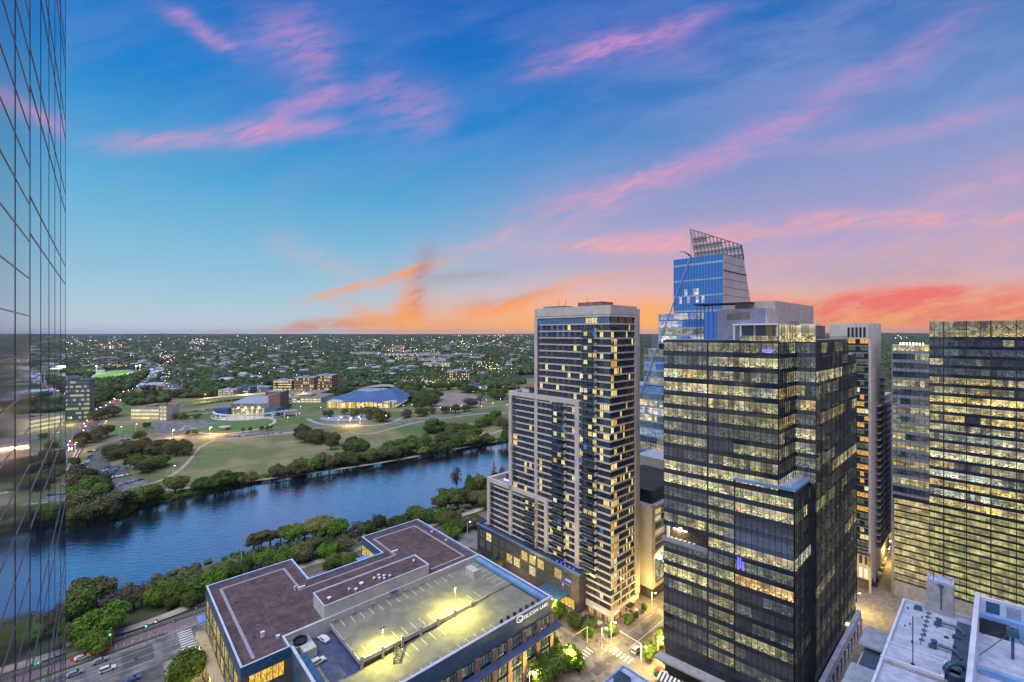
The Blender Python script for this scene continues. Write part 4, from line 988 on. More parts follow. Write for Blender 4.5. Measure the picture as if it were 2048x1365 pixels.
# rooftop: grey plant screens, terrace pavilion
def rp(px_, py_, s=None, d=6.0):  # helper: distance along face for a pixel column at depth d behind the face
    o = FR(0, d); return along(px_, o, DF)
def slab(px0, px1, d, dep, z0, z1, mat, name, mtop=None):
    s0, s1 = rp(px0, 0, d=d), rp(px1, 0, d=d); mb = MB(); mb.prism([FR(s0, d), FR(s1, d), FR(s1, d + dep), FR(s0, d + dep)], z0, z1, 0, bottom=True); return mb.build(name, M[mat], t)
def zpy(py_, d, s=10): return EYE + (CYP - py_) * FR(s, d)[1] / FPX
M['screen'] = pm('plant_screen', (0.20, 0.20, 0.28, 1), .6, var=.12, scale=.3); M['screenw'] = pm('plant_screen_warm', (0.46, 0.40, 0.36, 1), .6, var=.1, scale=.4)
s_a, s_b = rp(1434, 0, d=5), rp(1531, 0, d=5)
mb = MB(); zt = zpy(621, 5); mb.prism([FR(s_a, 5), FR(s_b, 5), FR(s_b, 18), FR(s_a, 18)], ZT, zt, 0); o = mb.build('plant_screen', M['screen'], t)
mb = MB(); mb.prism([FR(s_a + 3.2, 4.9), FR(s_a + 10, 4.9), FR(s_a + 10, 5.05), FR(s_a + 3.2, 5.05)], zt - 3.4, zt - 1.2, 0); mb.build('louvre', M['brickr'], o)
s_c, s_d = rp(1550, 0, d=11), rp(1470, 0, d=11); e_ = along(1627, FR(s_c, 11), (UX, UY))
mb = MB(); z2 = zpy(605, 11, 20); mb.prism([FR(s_d, 11), FR(s_c, 11), FR(s_c, 11 + e_), FR(s_d, 11 + e_)], ZT, z2, 0); o = mb.build('upper_screen', M['screenw'], t)
e2 = along(1531 + 40, FR(s_b, 5), (UX, UY))
mb = MB(); mb.prism([FR(s_b, 5.05), FR(s_b + .3, 5.05), FR(s_b + .3, 20), FR(s_b, 20)], ZT, zt, 0); mb.build('side_screen', M['screenw'], t)
mb = MB(); s_e = rp(1396, 0, d=9); mb.prism([FR(s_e - 1, 8), FR(s_d + 6, 8), FR(s_d + 6, 16), FR(s_e - 1, 16)], z2 - .6, z2 - .2, 0)
for k_ in range(5):
    p = FR(s_e + k_ * 1.3, 8.2); mb.bar(p + (ZT,), p + (z2 - .6,), .12)
for k_ in range(6): p, q = FR(s_e, 8.2), FR(s_e + 6, 8.2); mb.bar(p + (ZT + 1 + k_ * 1.4,), q + (ZT + 1 + k_ * 1.4,), .08)
mb.build('trellis', M['darkmetal'], t)
mb = MB(); p = FR(rp(1409, 0, d=6), 6); pane_run(mb, FR(rp(1408, 0, d=6), 6), FR(s_a - .1, 6), ZT, zt - .5, 3, lambda i: (.002, .004, .008), 0, seed=3); mb.build('blue_glass_box', [M['glassblue'], M['mull'], M['mull']], t)
sp0, sp1 = rp(1482, 0, d=1.0), rp(1557, 0, d=1.0)
z3 = zpy(648, 1, 25); pe = c3p
mb = MB(); mb.prism([FR(sp0 - 2.4, .2), (c1p[0] - DF[0] * .2, c1p[1] - DF[1] * .2), c2p, (c3p[0] - UX * .2, c3p[1] - UY * .2), (c3p[0] + UX * 6, c3p[1] + UY * 6), FR(sp0 - 2.4, 5.0)], z3 - .45, z3, 0, bottom=True); mb.build('pavilion_roof', M['white'], t)
mb = MB()
for s_, d_ in ((sp0 - 1.9, .6), (sp0, .6), (S1 - .6, .6), (sp0 + 3, 3.5), (S1 - .6, 6)): p = FR(s_, d_); mb.prism([(p[0] - .2, p[1] - .2), (p[0] + .2, p[1] - .2), (p[0] + .2, p[1] + .2), (p[0] - .2, p[1] + .2)], ZT, z3 - .45, 0)
mb.build('pavilion_column', M['white'], t)
mb = MB(); pane_run(mb, FR(sp0, .25), FR(S1 - .2, .25), ZT - .2, ZT + 1.3, 9, lambda i: lits('half', .9), 0, seed=2); pane_run(mb, (c1p[0], c1p[1]), c2p, ZT - .9, z3 - .5, 6, lambda i: lits('half', 1.2), .3, seed=12); pane_run(mb, c2p, c3p, ZT - .9, z3 - .5, 3, lambda i: lits('on', .7), .3, seed=13); mb.build('pavilion_glass', [M['glass'], M['mull'], M['mull']], t)
mb = MB()
for i in range(9): p = FR(S1 + 1.0 - i * .1, 9 + i * 1.9); mb.prism([(p[0], p[1]), (p[0] + 1, p[1]), (p[0] + 1, p[1] + 1), (p[0], p[1] + 1)], z3, z3 + .8, 0)
mb.build('roof_plant', M['metal'], t)
p = (c3p[0] + UX * 26 - DF[0] * 6, c3p[1] + UY * 26 - DF[1] * 6); mb = MB(); mb.prism([p, (p[0] + UX * 12, p[1] + UY * 12), (p[0] + UX * 12 - DF[0] * 6, p[1] + UY * 12 - DF[1] * 6), (p[0] - DF[0] * 6, p[1] - DF[1] * 6)], ZT, ZT + 5.0, 0); mb.build('lift_house', M['brickr'], t)

# ------------------------------------------------------------------ sail shaped glass tower behind
R_.seed(8)
t = thing('sail_tower', 'slanted blue glass tower with a white lattice crown, rising behind the dark glass tower', 'office tower', (110.7, 236, 0))
sa, sb = AB(110.7, 236.0)
def SG(da, db): return G(sa + da, sb + db)
fz = 4.3
lv = [(0, 27.6, 162.0, 131.5), (0, 37, 131.5, 111), (0, 46.5, 111, 89), (0, 60, 89, 0)]
mb = MB()
def tri(z): return 28 + (162 - z) / 24.0 * 10
mb_core = MB()
ring = lambda z, bb: [SG(.2, .2) + (z,), SG(tri(z) - .2, .2) + (z,), SG(tri(z) - .2, bb - .2) + (z,), SG(.2, bb - .2) + (z,)]
for (d0, bb, zt_, zb_) in lv:
    A_, B_ = ring(zb_, bb), ring(zt_, bb)
    for i in range(4): mb_core.face([A_[i], A_[(i + 1) % 4], B_[(i + 1) % 4], B_[i]], 0)
    mb_core.face(B_, 1)
mb_core.build('core', [M['darkmetal'], M['roofwhite']], t)
k_ = 0
for (d0, bb, zt_, zb_) in lv:
    z = zt_
    while z - fz > max(zb_, 20) - .5:
        mb = MB(); n = int(bb / 1.55)
        if z > 132: f_ = lambda i: (.002, .004, .008)
        else: f_ = run_lit((.35, .25, .2))
        if 137 < z < 147: f_ = lambda i: lits('on', .7) if (i == 8 or R_.random() < .1) else (.002, .004, .008)
        mi = 0 if (z > 126 or k_ % 3 == 1) else 3
        pane_run(mb, SG(0, bb), SG(0, 0), z - fz, z, n, f_, .75 if k_ % 3 else 1.1, mi, 1, 2, .07, .08, seed=k_)
        mb.build('glass_storey', [M['glassblue'], M['spandrelblue'] if (k_ % 2 == 0 or z < 128) else M['glassblue'], M['mullp'], M['glass']], t)
        mb = MB(); n = 18; L0, L1 = tri(z - fz), tri(z); A_, B_ = (SG(0, 0), SG(L0, 0)), (SG(0, 0), SG(L1, 0))
        for i in range(n):
            q0, q1, r0, r1 = [tuple(np.array(SG(L * i_ / n, 0))) for L, i_ in ((L0, i), (L0, i + 1), (L1, i), (L1, i + 1))]
            mb.face([q0 + (z - fz,), q1 + (z - fz,), r1 + (z,), r0 + (z,)], 0, [(i, k_), (i + 1, k_), (i + 1, k_ + 1), (i, k_ + 1)], (.30, .27, .25) if z > 126 else lits('on', .6))
            mb.bar(q0 + (z - fz,), r0 + (z,), .05, 1)
        mb.bar(SG(0, -.03) + (z,), SG(L1, -.03) + (z,), .10 if k_ != 2 else .35, 2); mb.build('flank_storey', [M['glasspale'], M['mullp'], M['mull']], t)
        z -= fz; k_ += 1
mb = MB(); mb.bar(SG(-.3, 17.3) + (163,), SG(-.3, 47) + (88,), .38, 0); mb.bar(SG(-.3, 47) + (88,), SG(-.3, 60) + (52,), .34, 0); mb.build('sail_edge_beam', M['spandrelblue'], t)
# lattice crown
mb = MB(); bs = 34.0
def LC(db, z): return SG(28 + (162 - z) * .4167, db) + (z,)
def ltop(db): return 169.8 + 12.6 * db / 27.0
nn = 13
for i in range(nn + 1):
    db = 27.0 * i / nn; mb.bar(LC(db, 162), LC(db, ltop(db)), .17); mb.bar(tuple(np.array(LC(db, 162)) + np.array([-1.5 * UX, -1.5 * UY, 0])), tuple(np.array(LC(db, ltop(db))) + np.array([-1.5 * UX, -1.5 * UY, 0])), .12)
for z in (164.5, 168.5, 172.5, 176.5):
    db0 = max(0, (z - 169.8) / 12.6 * 27); mb.bar(LC(db0, z), LC(27, z), .22)
    if z > 167 and db0 > 0: pass
mb.bar(LC(0, 169.8), LC(27, 182.4), .28)
for i in range(nn): 
    d0_, d1_ = 27.0 * i / nn, 27.0 * (i + 1) / nn; mb.bar(tuple(np.array(LC(d0_, ltop(d0_))) + np.array([-1.5 * UX, -1.5 * UY, 0])), LC(d1_, ltop(d1_)), .1)
mb.bar(SG(28, 0) + (162,), LC(0, 169.8), .3); mb.bar(SG(.2, 17.3) + (162,), LC(27, 182.4), .2); mb.bar(SG(3, 17.0) + (162,), LC(26, 181.8), .14)
mb.build('lattice_crown', pm('dull_steel', (0.10, 0.09, 0.09, 1), .5, var=.1), t)
mb = MB()
for i in range(nn):
    for z in np.arange(162.3, 184, 4.0):
        d0_, d1_ = 27.0 * (i + .1) / nn, 27.0 * (i + .9) / nn
        if z + 3.5 < ltop(d0_) and i % 1 == 0: mb.face([LC(d0_, z), LC(d1_, z), LC(d1_, z + 3.4), LC(d0_, z + 3.4)], 0)
mb.build('crown_panel', pm('fritted_panel', (0.62, 0.58, 0.50, 1), .5, var=.05), t)
mb = MB(); p = Vector(SG(6, 19) + (162,)); mb.bar(tuple(p), tuple(p + Vector((-3, 0, 3.2))), .5, 0); mb.bar(tuple(p + Vector((-1.8, 0, 1.9))), tuple(p + Vector((-4.5, 1, 4.4))), .35, 0); mb.bar(tuple(p + Vector((-4.5, 1, 4.4))), tuple(p + Vector((-7, 1, 4.4))), .22, 0); mb.build('cleaning_crane', pm('dark_red_paint', (.14, .04, .05, 1), .5), t)

# ------------------------------------------------------------------ beige mid building between the two towers
t = thing('mid_rise_building', 'beige banded building with dark roof screen, between apartment tower and dark glass tower', 'building', G(215, 105) + (0,))
a0 = 183.5; a1 = 262
mb = MB(); mb.box(a0, a1, 107.0, 140, 0, 41, 0, 1); mb.build('wall', [M['brick'], M['roofwhite']], t)
mb = MB(); mb.box(a0 - .4, a0 + 2.4, 106.6, 107.2, 5, 42, 0); mb.box(a0 - .4, a1, 106.5, 107.2, 40.6, 42, 0); mb.box(a0 - .4, a0, 107.2, 140, 5, 42, 0); mb.box(a0 - .4, a1, 106.5, 107.2, 5, 6.6, 0); mb.box(a0 - .4, a1, 106.5, 107.2, 19.6, 21, 0); mb.build('frame', M['tan'], t)
for i in range(6):
    z = 39.9 - 3.2 * i
    mb = MB(); mb.box(a0 + 2.4, a1, 106.6, 107.1, z - 2.9, z - 2.35, 0); mb.build('floor_band', M['tan'], t)
    mb = MB(); pane_run(mb, G(a0 + 2.6, 106.9), G(a0 + 34, 106.9), z - 2.2, z, 18, run_lit((.3, .1, .2)), 0, seed=i + 40); mb.build('window_row', [M['home'], M['mull'], M['mull']], t)
mb = MB()
for i in range(5): mb.bar(G(a0 + 1, 106.4 - i * .1) + (18.4 + i * .45,), G(a0 + 12, 106.4) + (17.0 + i * 1.3,), .14)
mb.build('light_fins', M['warm_w'], t)
mb = MB(); mb.lathe([(.01, 0), (.9, .2), (1.1, .8), (.9, 1.4), (.01, 1.6)], G(a0 + 5, 106) + (17.2,), 10); mb.lathe([(.01, 0), (.7, .2), (.9, .8), (.7, 1.4), (.01, 1.6)], G(a0 + 11, 106) + (18.2,), 10); mb.build('wall_lamp', M['lamp_w'], t)
mb = MB(); pane_run(mb, G(a0 + 3, 106.85), G(a0 + 34, 106.85), 7, 19.4, 8, lambda i: lits('dim', 1.6), .2, seed=90); mb.build('tall_window', [M['glass'], M['mull'], M['mull']], t)
mb = MB(); mb.box(a0 + 5, a1 - 10, 110, 136, 41, 47, 0); mb.build('roof_screen', M['darkmetal'], t)
mb = MB(); mb.box(a0 + 40, a1 + 30, 104, 140, 41, 52, 0, 1); mb.build('rear_wing', [M['tan'], M['roofwhite']], t)
mb = MB()
for i in range(6): mb.box(a0 + 1 + 5 * i, a0 + 2 + 5 * i, 107.4, 108.4, 0.14, 6, 0)
mb.build('column', M['tan'], t)

# ------------------------------------------------------------------ slim pale residential tower on the right
R_.seed(3)
t = thing('residential_tower', 'slim pale residential tower with orange lit balconies, right of the dark glass tower', 'apartment tower', (166, 208, 0))
ra, rb = AB(166, 208)
mb = MB(); mb.box(ra + 1.6, ra + 25, rb, rb + 16, 12, 124, 0); mb.box(ra, ra + 1.6, rb - .02, rb + 1.0, 12, 124, 1); mb.box(ra + 1.6, ra + 25.02, rb - .02, rb, 12, 124, 1); mb.box(ra + 25, ra + 56, rb, rb + 14, 12, 88, 1); mb.box(ra + .3, ra + 25, rb, rb + 16, 124, 125, 1); mb.box(ra + 2, ra + 56, rb + 1, rb + 14, 0, 12, 2)
mb.build('wall', [M['brick'], M['tan'], M['brickr']], t)
mb = MB(); mb.box(ra, ra + 12, rb - .05, rb + 16, 117.5, 124.4, 0); mb.build('crown', M['tan'], t)
for i in range(5): mb = MB(); mb.box(ra - .08, ra, rb + 2.0 + i * 1.5, rb + 2.9 + i * 1.5, 118.4, 123.0, 0); mb.build('crown_slot', M['mull'], t)
z = 114.4; k_ = 0
while z > 16:
    mb = MB(); mb.box(ra - .9, ra + 1.6, rb + .9, rb + 16, z - .15, z + .12, 0); mb.box(ra - .9, ra - .84, rb + .9, rb + 9, z + .12, z + 1.1, 1); mb.build('balcony', [M['conc'], M['rail']], t)
    r = R_.random(); st = 'orange' if r < .40 else ('on' if r < .55 else 'dim')
    mb = MB(); pane_run(mb, G(ra + 1.5, rb + 16), G(ra + 1.5, rb + 1.1), z + .12, z + 3.1, 9, lambda i: lits(st, .9) if R_.random() < .75 else lits('off'), 0, seed=k_); mb.build('window_row', [M['home'], M['mull'], M['mull']], t)
    mb = MB(); mb.box(ra - .02, ra + 25.05, rb - .06, rb - .02, z - .05, z + .05, 0); mb.build('joint', M['metal'], t)
    if z < 100:
        mb = MB(); mb.box(ra + 22 if z > 88 else ra + 12, ra + 25 if z > 88 else ra + 55, rb - 1.6, rb - .06, z - .15, z + .1, 0); mb.box(ra + 24, ra + 24.3, rb - 1.6, rb - .1, z, z + 3, 0); mb.build('side_balcony', M['conc'], t)
    z -= 3.25; k_ += 1
for i in range(3):
    for z0 in (6.3, 12.6): mb = MB(); mb.box(ra - .06, ra, rb + 1.3 + i * 2.0, rb + 2.4 + i * 2.0, z0, z0 + 4.4, 0); mb.build('slot_window', M['warm_w'] if z0 < 10 else M['mull'], t)
mb = MB(); mb.box(ra, ra + 25, rb, rb + 16, 5.6, 18.5, 0); mb.box(ra, ra + .8, rb, rb + .8, .14, 5.6, 0); mb.box(ra + 10, ra + 10.8, rb, rb + .8, .14, 5.6, 0); mb.box(ra, ra + .8, rb + 9, rb + 9.8, .14, 5.6, 0); mb.build('base', M['tan'], t)

# ------------------------------------------------------------------ glass office block at the right edge
R_.seed(33)
t = thing('glass_office_block', 'broad glass office block with brightly lit storeys filling the right edge', 'office building', (175.6, 208, 0))
ga, gb = AB(175.6, 208)
mb = MB(); mb.box(ga + .3, ga + 40, gb - 12.8, gb - .3, 0, 114.5, 0, 1); mb.box(ga + .1, ga + 40, gb - 75, gb - 12.9, 0, 125.0, 0, 1); mb.box(ga - .1, ga + 40.3, gb - .3, gb + .1, 0, 115, 2); mb.build('core', [M['darkmetal'], M['roofwhite'], M['spandrelgrey']], t)
z = 115.0; k_ = 0
while z > 47:
    fhh = 4.05
    mb = MB(); on = R_.random()
    q = (.15, .15, .4) if k_ in (1, 2, 3, 5, 6, 8, 9, 10, 12) else (.7, .15, .1)
    pane_run(mb, G(ga, gb), G(ga, gb - 12.8), z - fhh, z, 8, run_lit(q), 1.35, 0, 1, 2, .08, .08, seed=k_ + 200); mb.build('glass_storey', [M['glass'], M['spandrelgrey'], M['mull']], t); z -= fhh; k_ += 1
zlow = z
z = 125.4; k_ = 0
while z > 47:
    fhh = 4.05; mb = MB()
    if k_ == 0: f_ = lambda i: lits('half', .5); hh = 3.2
    elif k_ in (2, 3, 4, 5): f_ = run_lit((.08, .15, .5)); hh = fhh
    else: f_ = run_lit((.68, .22, .08)); hh = fhh
    pane_run(mb, G(ga - .25, gb - 12.8), G(ga - .25, gb - 72), z - fhh, z, 38, f_, 1.45 if k_ else .1, 0, 1, 2, .08, .1, seed=k_ + 300)
    mb.build('tall_storey', [M['glass'], M['spandrel'], M['mull']], t); z -= fhh; k_ += 1
# garage levels below, close rows of light behind clear panes
zg = min(z, zlow) + 0.0
zs = zg; k_ = 0
while zs > 8:
    mb = MB()
    pane_run(mb, G(ga, gb), G(ga, gb - 12.8), zs - 2.9, zs, 8, lambda i: (.80, .66, .34), .8, 0, 1, 2, .06, .08, seed=k_ + 400)
    pane_run(mb, G(ga - .25, gb - 12.8), G(ga - .25, gb - 72), zs - 2.9, zs, 38, lambda i: (.66, .62, .27), 1.0, 0, 1, 2, .08, .1, seed=k_ + 500)
    mb.build('garage_storey', [office('garage_glazing', (.06, .06, .04, 1), 1.5, .2, .05, clutter=0.25) if k_ == 0 else bpy.data.materials['garage_glazing'], M['spandrel'], M['mull']], t); zs -= 2.9; k_ += 1
mb = MB(); mb.box(ga - .3, ga, gb - 72, gb, 0, zs, 0); mb.box(ga - .35, ga + .1, gb - .9, gb + .2, 0, zg, 1); mb.build('base', [M['conc'], M['metal']], t)
mb = MB()
for b0 in (17.3, 24.3, 31.3, 38.3, 45.3): mb.box(ga - .4, ga - .2, gb - b0 - .14, gb - b0 + .14, 8, 125.4, 0)
mb.build('joint_strip', M['mull'], t)
for i in range(16):
    mb = MB(); mb.box(ga + 1 , ga + 2, gb - 3 - i * .55, gb - 2.7 - i * .55, 115, 115.6 + R_.random() * .5, 0); mb.build('roof_light', M['lamp_w'], t) if i % 2 == 0 else None
letters('amo', 1.9, M['darkmetal'], t, Vector(G(ga - .3, gb - 25.5) + (92.2,)), -DV, name='window_lettering', bold=.05)
# ------------------------------------------------------------------ white roofed building close by, lower right
az2 = math.radians(50.5); D2 = (math.sin(az2), -math.cos(az2)); ZW2 = 46.0
O2 = PT(1806, 1196, ZW2)[:2]
def WR(s, d): return (O2[0] + D2[0] * s - UX * d, O2[1] + D2[1] * s - UY * d)   # s to the right, d towards the viewer
def wbox(mb, s0, s1, d0, d1, z0, z1, m=0, mt=None): mb.prism([WR(s0, d0), WR(s1, d0), WR(s1, d1), WR(s0, d1)], z0, z1, m, mt, True)
t = thing('flat_roof_building', 'near building with pale membrane roof, bent pipes and a tall square stair tower', 'building', O2 + (0,))
mb = MB(); wbox(mb, .4, 60, .4, 60, 0, ZW2 - .9, 0, 1); mb.build('wall', [M['conc'], M['roofwhite']], t)
mb = MB(); wbox(mb, 0, 60, 0, .45, 30, ZW2, 0); wbox(mb, 0, .5, .45, 62, 30, ZW2, 0); mb.build('parapet', M['whitecope'], t)
D_f = 26.0
mb = MB(); wbox(mb, .5, 10.5, D_f, D_f + .4, ZW2 - .9, ZW2 + .1, 0); wbox(mb, .5, 10, D_f + .4, D_f + 7.5, ZW2 - .9, ZW2 - .35, 1); wbox(mb, -.05, 10.5, D_f + 7.5, D_f + 8, 20, ZW2 + .3, 0); wbox(mb, 10, 10.5, D_f + .4, D_f + 7.5, ZW2 - .9, ZW2 + .3, 0); wbox(mb, -.1, 10.6, D_f + 8, D_f + 8.4, 20, ZW2 - .1, 2); mb.build('lower_upstand', [M['whitecope'], M['roofwhite'], M['conc']], t)
# stair tower
s0 = 5.0; d0 = -2.4
mb = MB(); wbox(mb, s0, s0 + 5.2, d0, d0 + 4.2, ZW2 - .9, 53.2, 0); wbox(mb, s0 + .3, s0 + 4.9, d0 + .3, d0 + 3.9, 53.2, 53.25, 1)
for q in ((s0, s0 + 5.2, d0, d0 + .3), (s0, s0 + 5.2, d0 + 3.9, d0 + 4.2), (s0, s0 + .3, d0 + .3, d0 + 3.9), (s0 + 4.9, s0 + 5.2, d0 + .3, d0 + 3.9)): wbox(mb, *q, 53.2, 53.8, 1)
o = mb.build('stair_tower', [M['conc'], M['roofwhite']], t)
mb = MB(); p = WR(s0 + 2.9, d0 + 4.4); mb.bar(p + (46.5,), p + (52.8,), .13, n=6); wbox(mb, s0 + 2.4, s0 + 3.4, d0 + 4.25, d0 + 4.6, 52.6, 53.1, 0); mb.build('downpipe', M['duct'], o)
mb = MB(); p = WR(s0 + 1.3, d0 + 3.2); mb.bar(p + (53.3,), p + (55.6,), .08); mb.build('antenna', M['darkmetal'], o)
for (s_, d_, h) in ((5.2, 22, 8.8),):
    mb = MB(); p = WR(5.3, 32.0); mb.bar(p + (45.6,), p + (56.5,), .10, n=6); mb.lathe([(.35, 0), (.3, .3), (.1, .35)], p + (45.6,), 8); mb.build('roof_pole', M['darkmetal'], t)
for (s_, d_) in ((7.9, 8.3), (7.9, 20.4)):
    mb = MB(); z = ZW2 - .9
    mb.lathe([(.5, 0), (.5, 1.4), (.65, 1.5), (.65, 1.8), (.01, 1.9)], WR(s_, d_) + (z,), 10)
    pts = [WR(s_ + .6, d_) + (z + 1.0,), WR(s_ + 3.0, d_ + .1) + (z + 1.0,), WR(s_ + 3.9, d_ + .3) + (z + .8,), WR(s_ + 4.4, d_ + .9) + (z + .5,), WR(s_ + 4.7, d_ + 1.8) + (z + .2,)]
    for p, q in zip(pts[:-1], pts[1:]): mb.bar(p, q, .34, n=8)
    wbox(mb, s_ - .9, s_ + .5, d_ - .5, d_ + .7, z, z + .7, 0); mb.build('bent_pipe', M['duct'], t)
mb = MB()
for i in range(7): p, q = WR(5.5, 3 + i * 2.6), WR(5.6, 3 + (i + 1) * 2.6); mb.bar(p + (ZW2 - .55,), q + (ZW2 - .55,), .09); wbox(mb, 5.1, 6.1, 3 + i * 2.6, 3.3 + i * 2.6, ZW2 - .9, ZW2 - .6, 0)
mb.build('gas_line', M['duct'], t)
for (s_, d_, w_, h_) in ((2.6, 2.2, 1.6, .9), (10.6, 12, 1.4, .7), (9.2, 13.5, .8, .4), (10.9, 17, .7, .4), (1.8, 14, .4, .2)):
    mb = MB(); wbox(mb, s_, s_ + w_, d_, d_ + w_ * .7, ZW2 - .9, ZW2 - .9 + h_, 0); wbox(mb, s_ + .3, s_ + w_ - .3, d_ + .2, d_ + w_ * .5, ZW2 - .9 + h_, ZW2 - .7 + h_, 0); mb.build('roof_vent', M['duct'], t)
# tall dividing wall, the blue court beyond it
sw = along(1950, WR(0, .2), D2)
mb = MB(); wbox(mb, sw, sw + .9, -.8, 50, 40, 52.6, 0); mb.build('dividing_wall', M['whitecope'], t)
mb = MB(); wbox(mb, sw - 3.2, sw - .1, 3, 40, ZW2 - .89, ZW2 - .84, 0); mb.build('walkway', M['decklo'], t)
mb = MB(); wbox(mb, sw + .9, sw + 30, -.8, 0, 44, 52.0, 0); wbox(mb, sw + .9, sw + 30, 4.6, 5.2, 44, 49.8, 1); wbox(mb, sw + .9, sw + 30, 0, 4.6, 48.0, 48.3, 1); wbox(mb, sw + .9, sw + 6, 5.2, 5.4, 45.1, 48.8, 2); mb.build('court_wall', [M['whitecope'], M['bluecope'], M['darkmetal']], t)
for i in range(4): mb = MB(); wbox(mb, sw + 2 + i * 3.6, sw + 4.4 + i * 3.6, .02, .12, 48.5, 51.2, 0); mb.build('blue_panel', [M['bluewall'], M['roofgrey'], M['violet_e'], M['bluewall']][i], t)
mb = MB()
p = WR(sw + 6.5, 14); mb.bar(p + (45.1,), p + (52,), .28, n=6)
for q in (WR(sw + 1.2, 8), WR(sw + 1.2, 19), WR(sw + 12, 9), WR(sw + 12, 19)): mb.bar(p + (51.5,), q + (46,), .09)
wbox(mb, sw + 5.5, sw + 7.5, 13, 15, 50.5, 52, 0); mb.build('guyed_mast', M['duct'], t)
mb = MB(); wbox(mb, sw + 1.5, sw + 18, 24, 25.4, 45.1, 46.4, 0); wbox(mb, sw + 10, sw + 14, 16, 18, 45.1, 46.5, 1); mb.build('roof_beam', [M['bluecope'], M['darkmetal']], t)
mb = MB(); c = WR(12, 31); mb.lathe([(1.9, 0), (1.9, 1.6), (1.4, 1.9), (.9, 1.5)], c + (ZW2 - .9,), 16); 
for i in range(8):
    a_, b_ = math.pi * i / 8, math.pi * (i + 1) / 8; mb.bar((c[0] - 2.2 * math.cos(a_), c[1], ZW2 + 1 + 1.6 * math.sin(a_)), (c[0] - 2.2 * math.cos(b_), c[1], ZW2 + 1 + 1.6 * math.sin(b_)), .5, n=8)
mb.build('roof_fan', M['duct'], t)
t2 = thing('roof_canopy', 'blue grey flat canopy slab beside the near white roof, the upper of the two', 'canopy', WR(-4, 6) + (0,), 'canopies beside the near white roof')
mb = MB(); wbox(mb, -7.8, -.6, 1.8, 12.5, 35.2, 35.7, 0); wbox(mb, -6.5, -.6, 12.5, 19, 33.5, 34.2, 1); mb.build('slab', [M['roofgrey'], M['duct']], t2); mb = MB(); wbox(mb, -7, -1, 3, 18.5, 0, 33.5, 0); mb.build('support_wall', M['conc'], t2)
t2 = thing('roof_canopy', 'long blue grey canopy slab lower down beside the near white roof', 'canopy', WR(-4, 26) + (0,), 'canopies beside the near white roof')
mb = MB(); wbox(mb, -8.2, -.7, 19.0, 36, 33.2, 33.7, 0); mb.build('slab', M['roofgrey'], t2); mb = MB(); wbox(mb, -7.2, -1, 20, 35, 0, 33.2, 0); wbox(mb, -7.8, -2, 35.2, 37.5, 28, 29, 1); mb.build('support_wall', [M['conc'], M['white']], t2)

# small roof at the bottom centre
t = thing('small_roof_building', 'low building with pale blue roof and blue air unit at the bottom edge', 'building', PT(1246, 1330.5, 30)[:2] + (0,))
sa2, sb2 = AB(*PT(1246, 1330.5, 30)[:2])
mb = MB(); mb.box(sa2 - 30, sa2, sb2 - 30, sb2, 0, 29.6, 0, 1); mb.build('wall', [M['conc'], M['roofwhite']], t)
mb = MB(); mb.box(sa2 - 30, sa2 + .1, sb2 - .35, sb2 + .05, 28, 30, 0); mb.box(sa2 - .3, sa2 + .1, sb2 - 30, sb2 - .35, 28, 30, 0); mb.build('parapet', M['bluecope'], t)
mb = MB(); mb.box(sa2 - 6.5, sa2 - 3.6, sb2 - 4.8, sb2 - 1.4, 29.6, 31.0, 0)
for i in range(4): mb.box(sa2 - 6.3 + i * .7, sa2 - 5.9 + i * .7, sb2 - 4.6, sb2 - 1.6, 31.0, 31.35, 0)
mb.build('air_handler', M['duct'], t)

# ------------------------------------------------------------------ buildings of the far bank
R_.seed(77)
def far_box(name, label, cat, px0, px1, pyb, pyt, depth, mat, rows, cols_, litp=.5, lk='on', rot=0.0, roof='roofgrey', group=None, bands=None, wf=.55):
    """a building whose near wall stands on the land between two columns of the photograph"""
    x0, y0, z0 = PG(px0, pyb); x1, _, _ = PG(px1, pyb)
    h = (pyb - pyt) * y0 / FPX; W_ = x1 - x0
    d = Vector((math.cos(rot), math.sin(rot))); n = Vector((-d.y, d.x)); W_ /= max(.3, math.cos(rot))
    P = lambda s, q: (x0 + d.x * s + n.x * q, y0 + d.y * s + n.y * q)
    t = thing(name, label, cat, (x0, y0, z0), group)
    mb = MB(); mb.prism([P(0, 0), P(W_, 0), P(W_, depth), P(0, depth)], z0 - 1, z0 + h, 0); mb.build('wall', M[mat], t)
    mb = MB(); mb.prism([P(-.4, -.4), P(W_ + .4, -.4), P(W_ + .4, depth + .4), P(-.4, depth + .4)], z0 + h, z0 + h + .8, 0, bottom=True); mb.prism([P(W_ * .3, depth * .3), P(W_ * .6, depth * .3), P(W_ * .6, depth * .7), P(W_ * .3, depth * .7)], z0 + h + .8, z0 + h + 3.2, 0); mb.build('roof', M[roof], t)
    fh_ = h / rows
    for r in range(rows):
        mb = MB()
        for c in range(cols_):
            s_ = W_ * (c + .5 - wf * .5) / cols_; e = W_ * (c + .5 + wf * .5) / cols_
            l = lits(lk, 1.1) if R_.random() < litp else lits('dim', .6)
            z = z0 + fh_ * (r + .28)
            mb.face([P(s_, -.06) + (z,), P(e, -.06) + (z,), P(e, -.06) + (z + fh_ * .5,), P(s_, -.06) + (z + fh_ * .5,)], 0, None, l)
        mb.build('window_row', M['home'], t)
    if bands:
        mb = MB()
        for r in range(rows + 1): z = z0 + fh_ * r; mb.prism([P(-.5, -.5), P(W_ + .5, -.5), P(W_ + .5, depth + .5), P(-.5, depth + .5)], z - .25, z + .25, 0, bottom=True)
        mb.build('floor_band', M[bands], t)
    return t
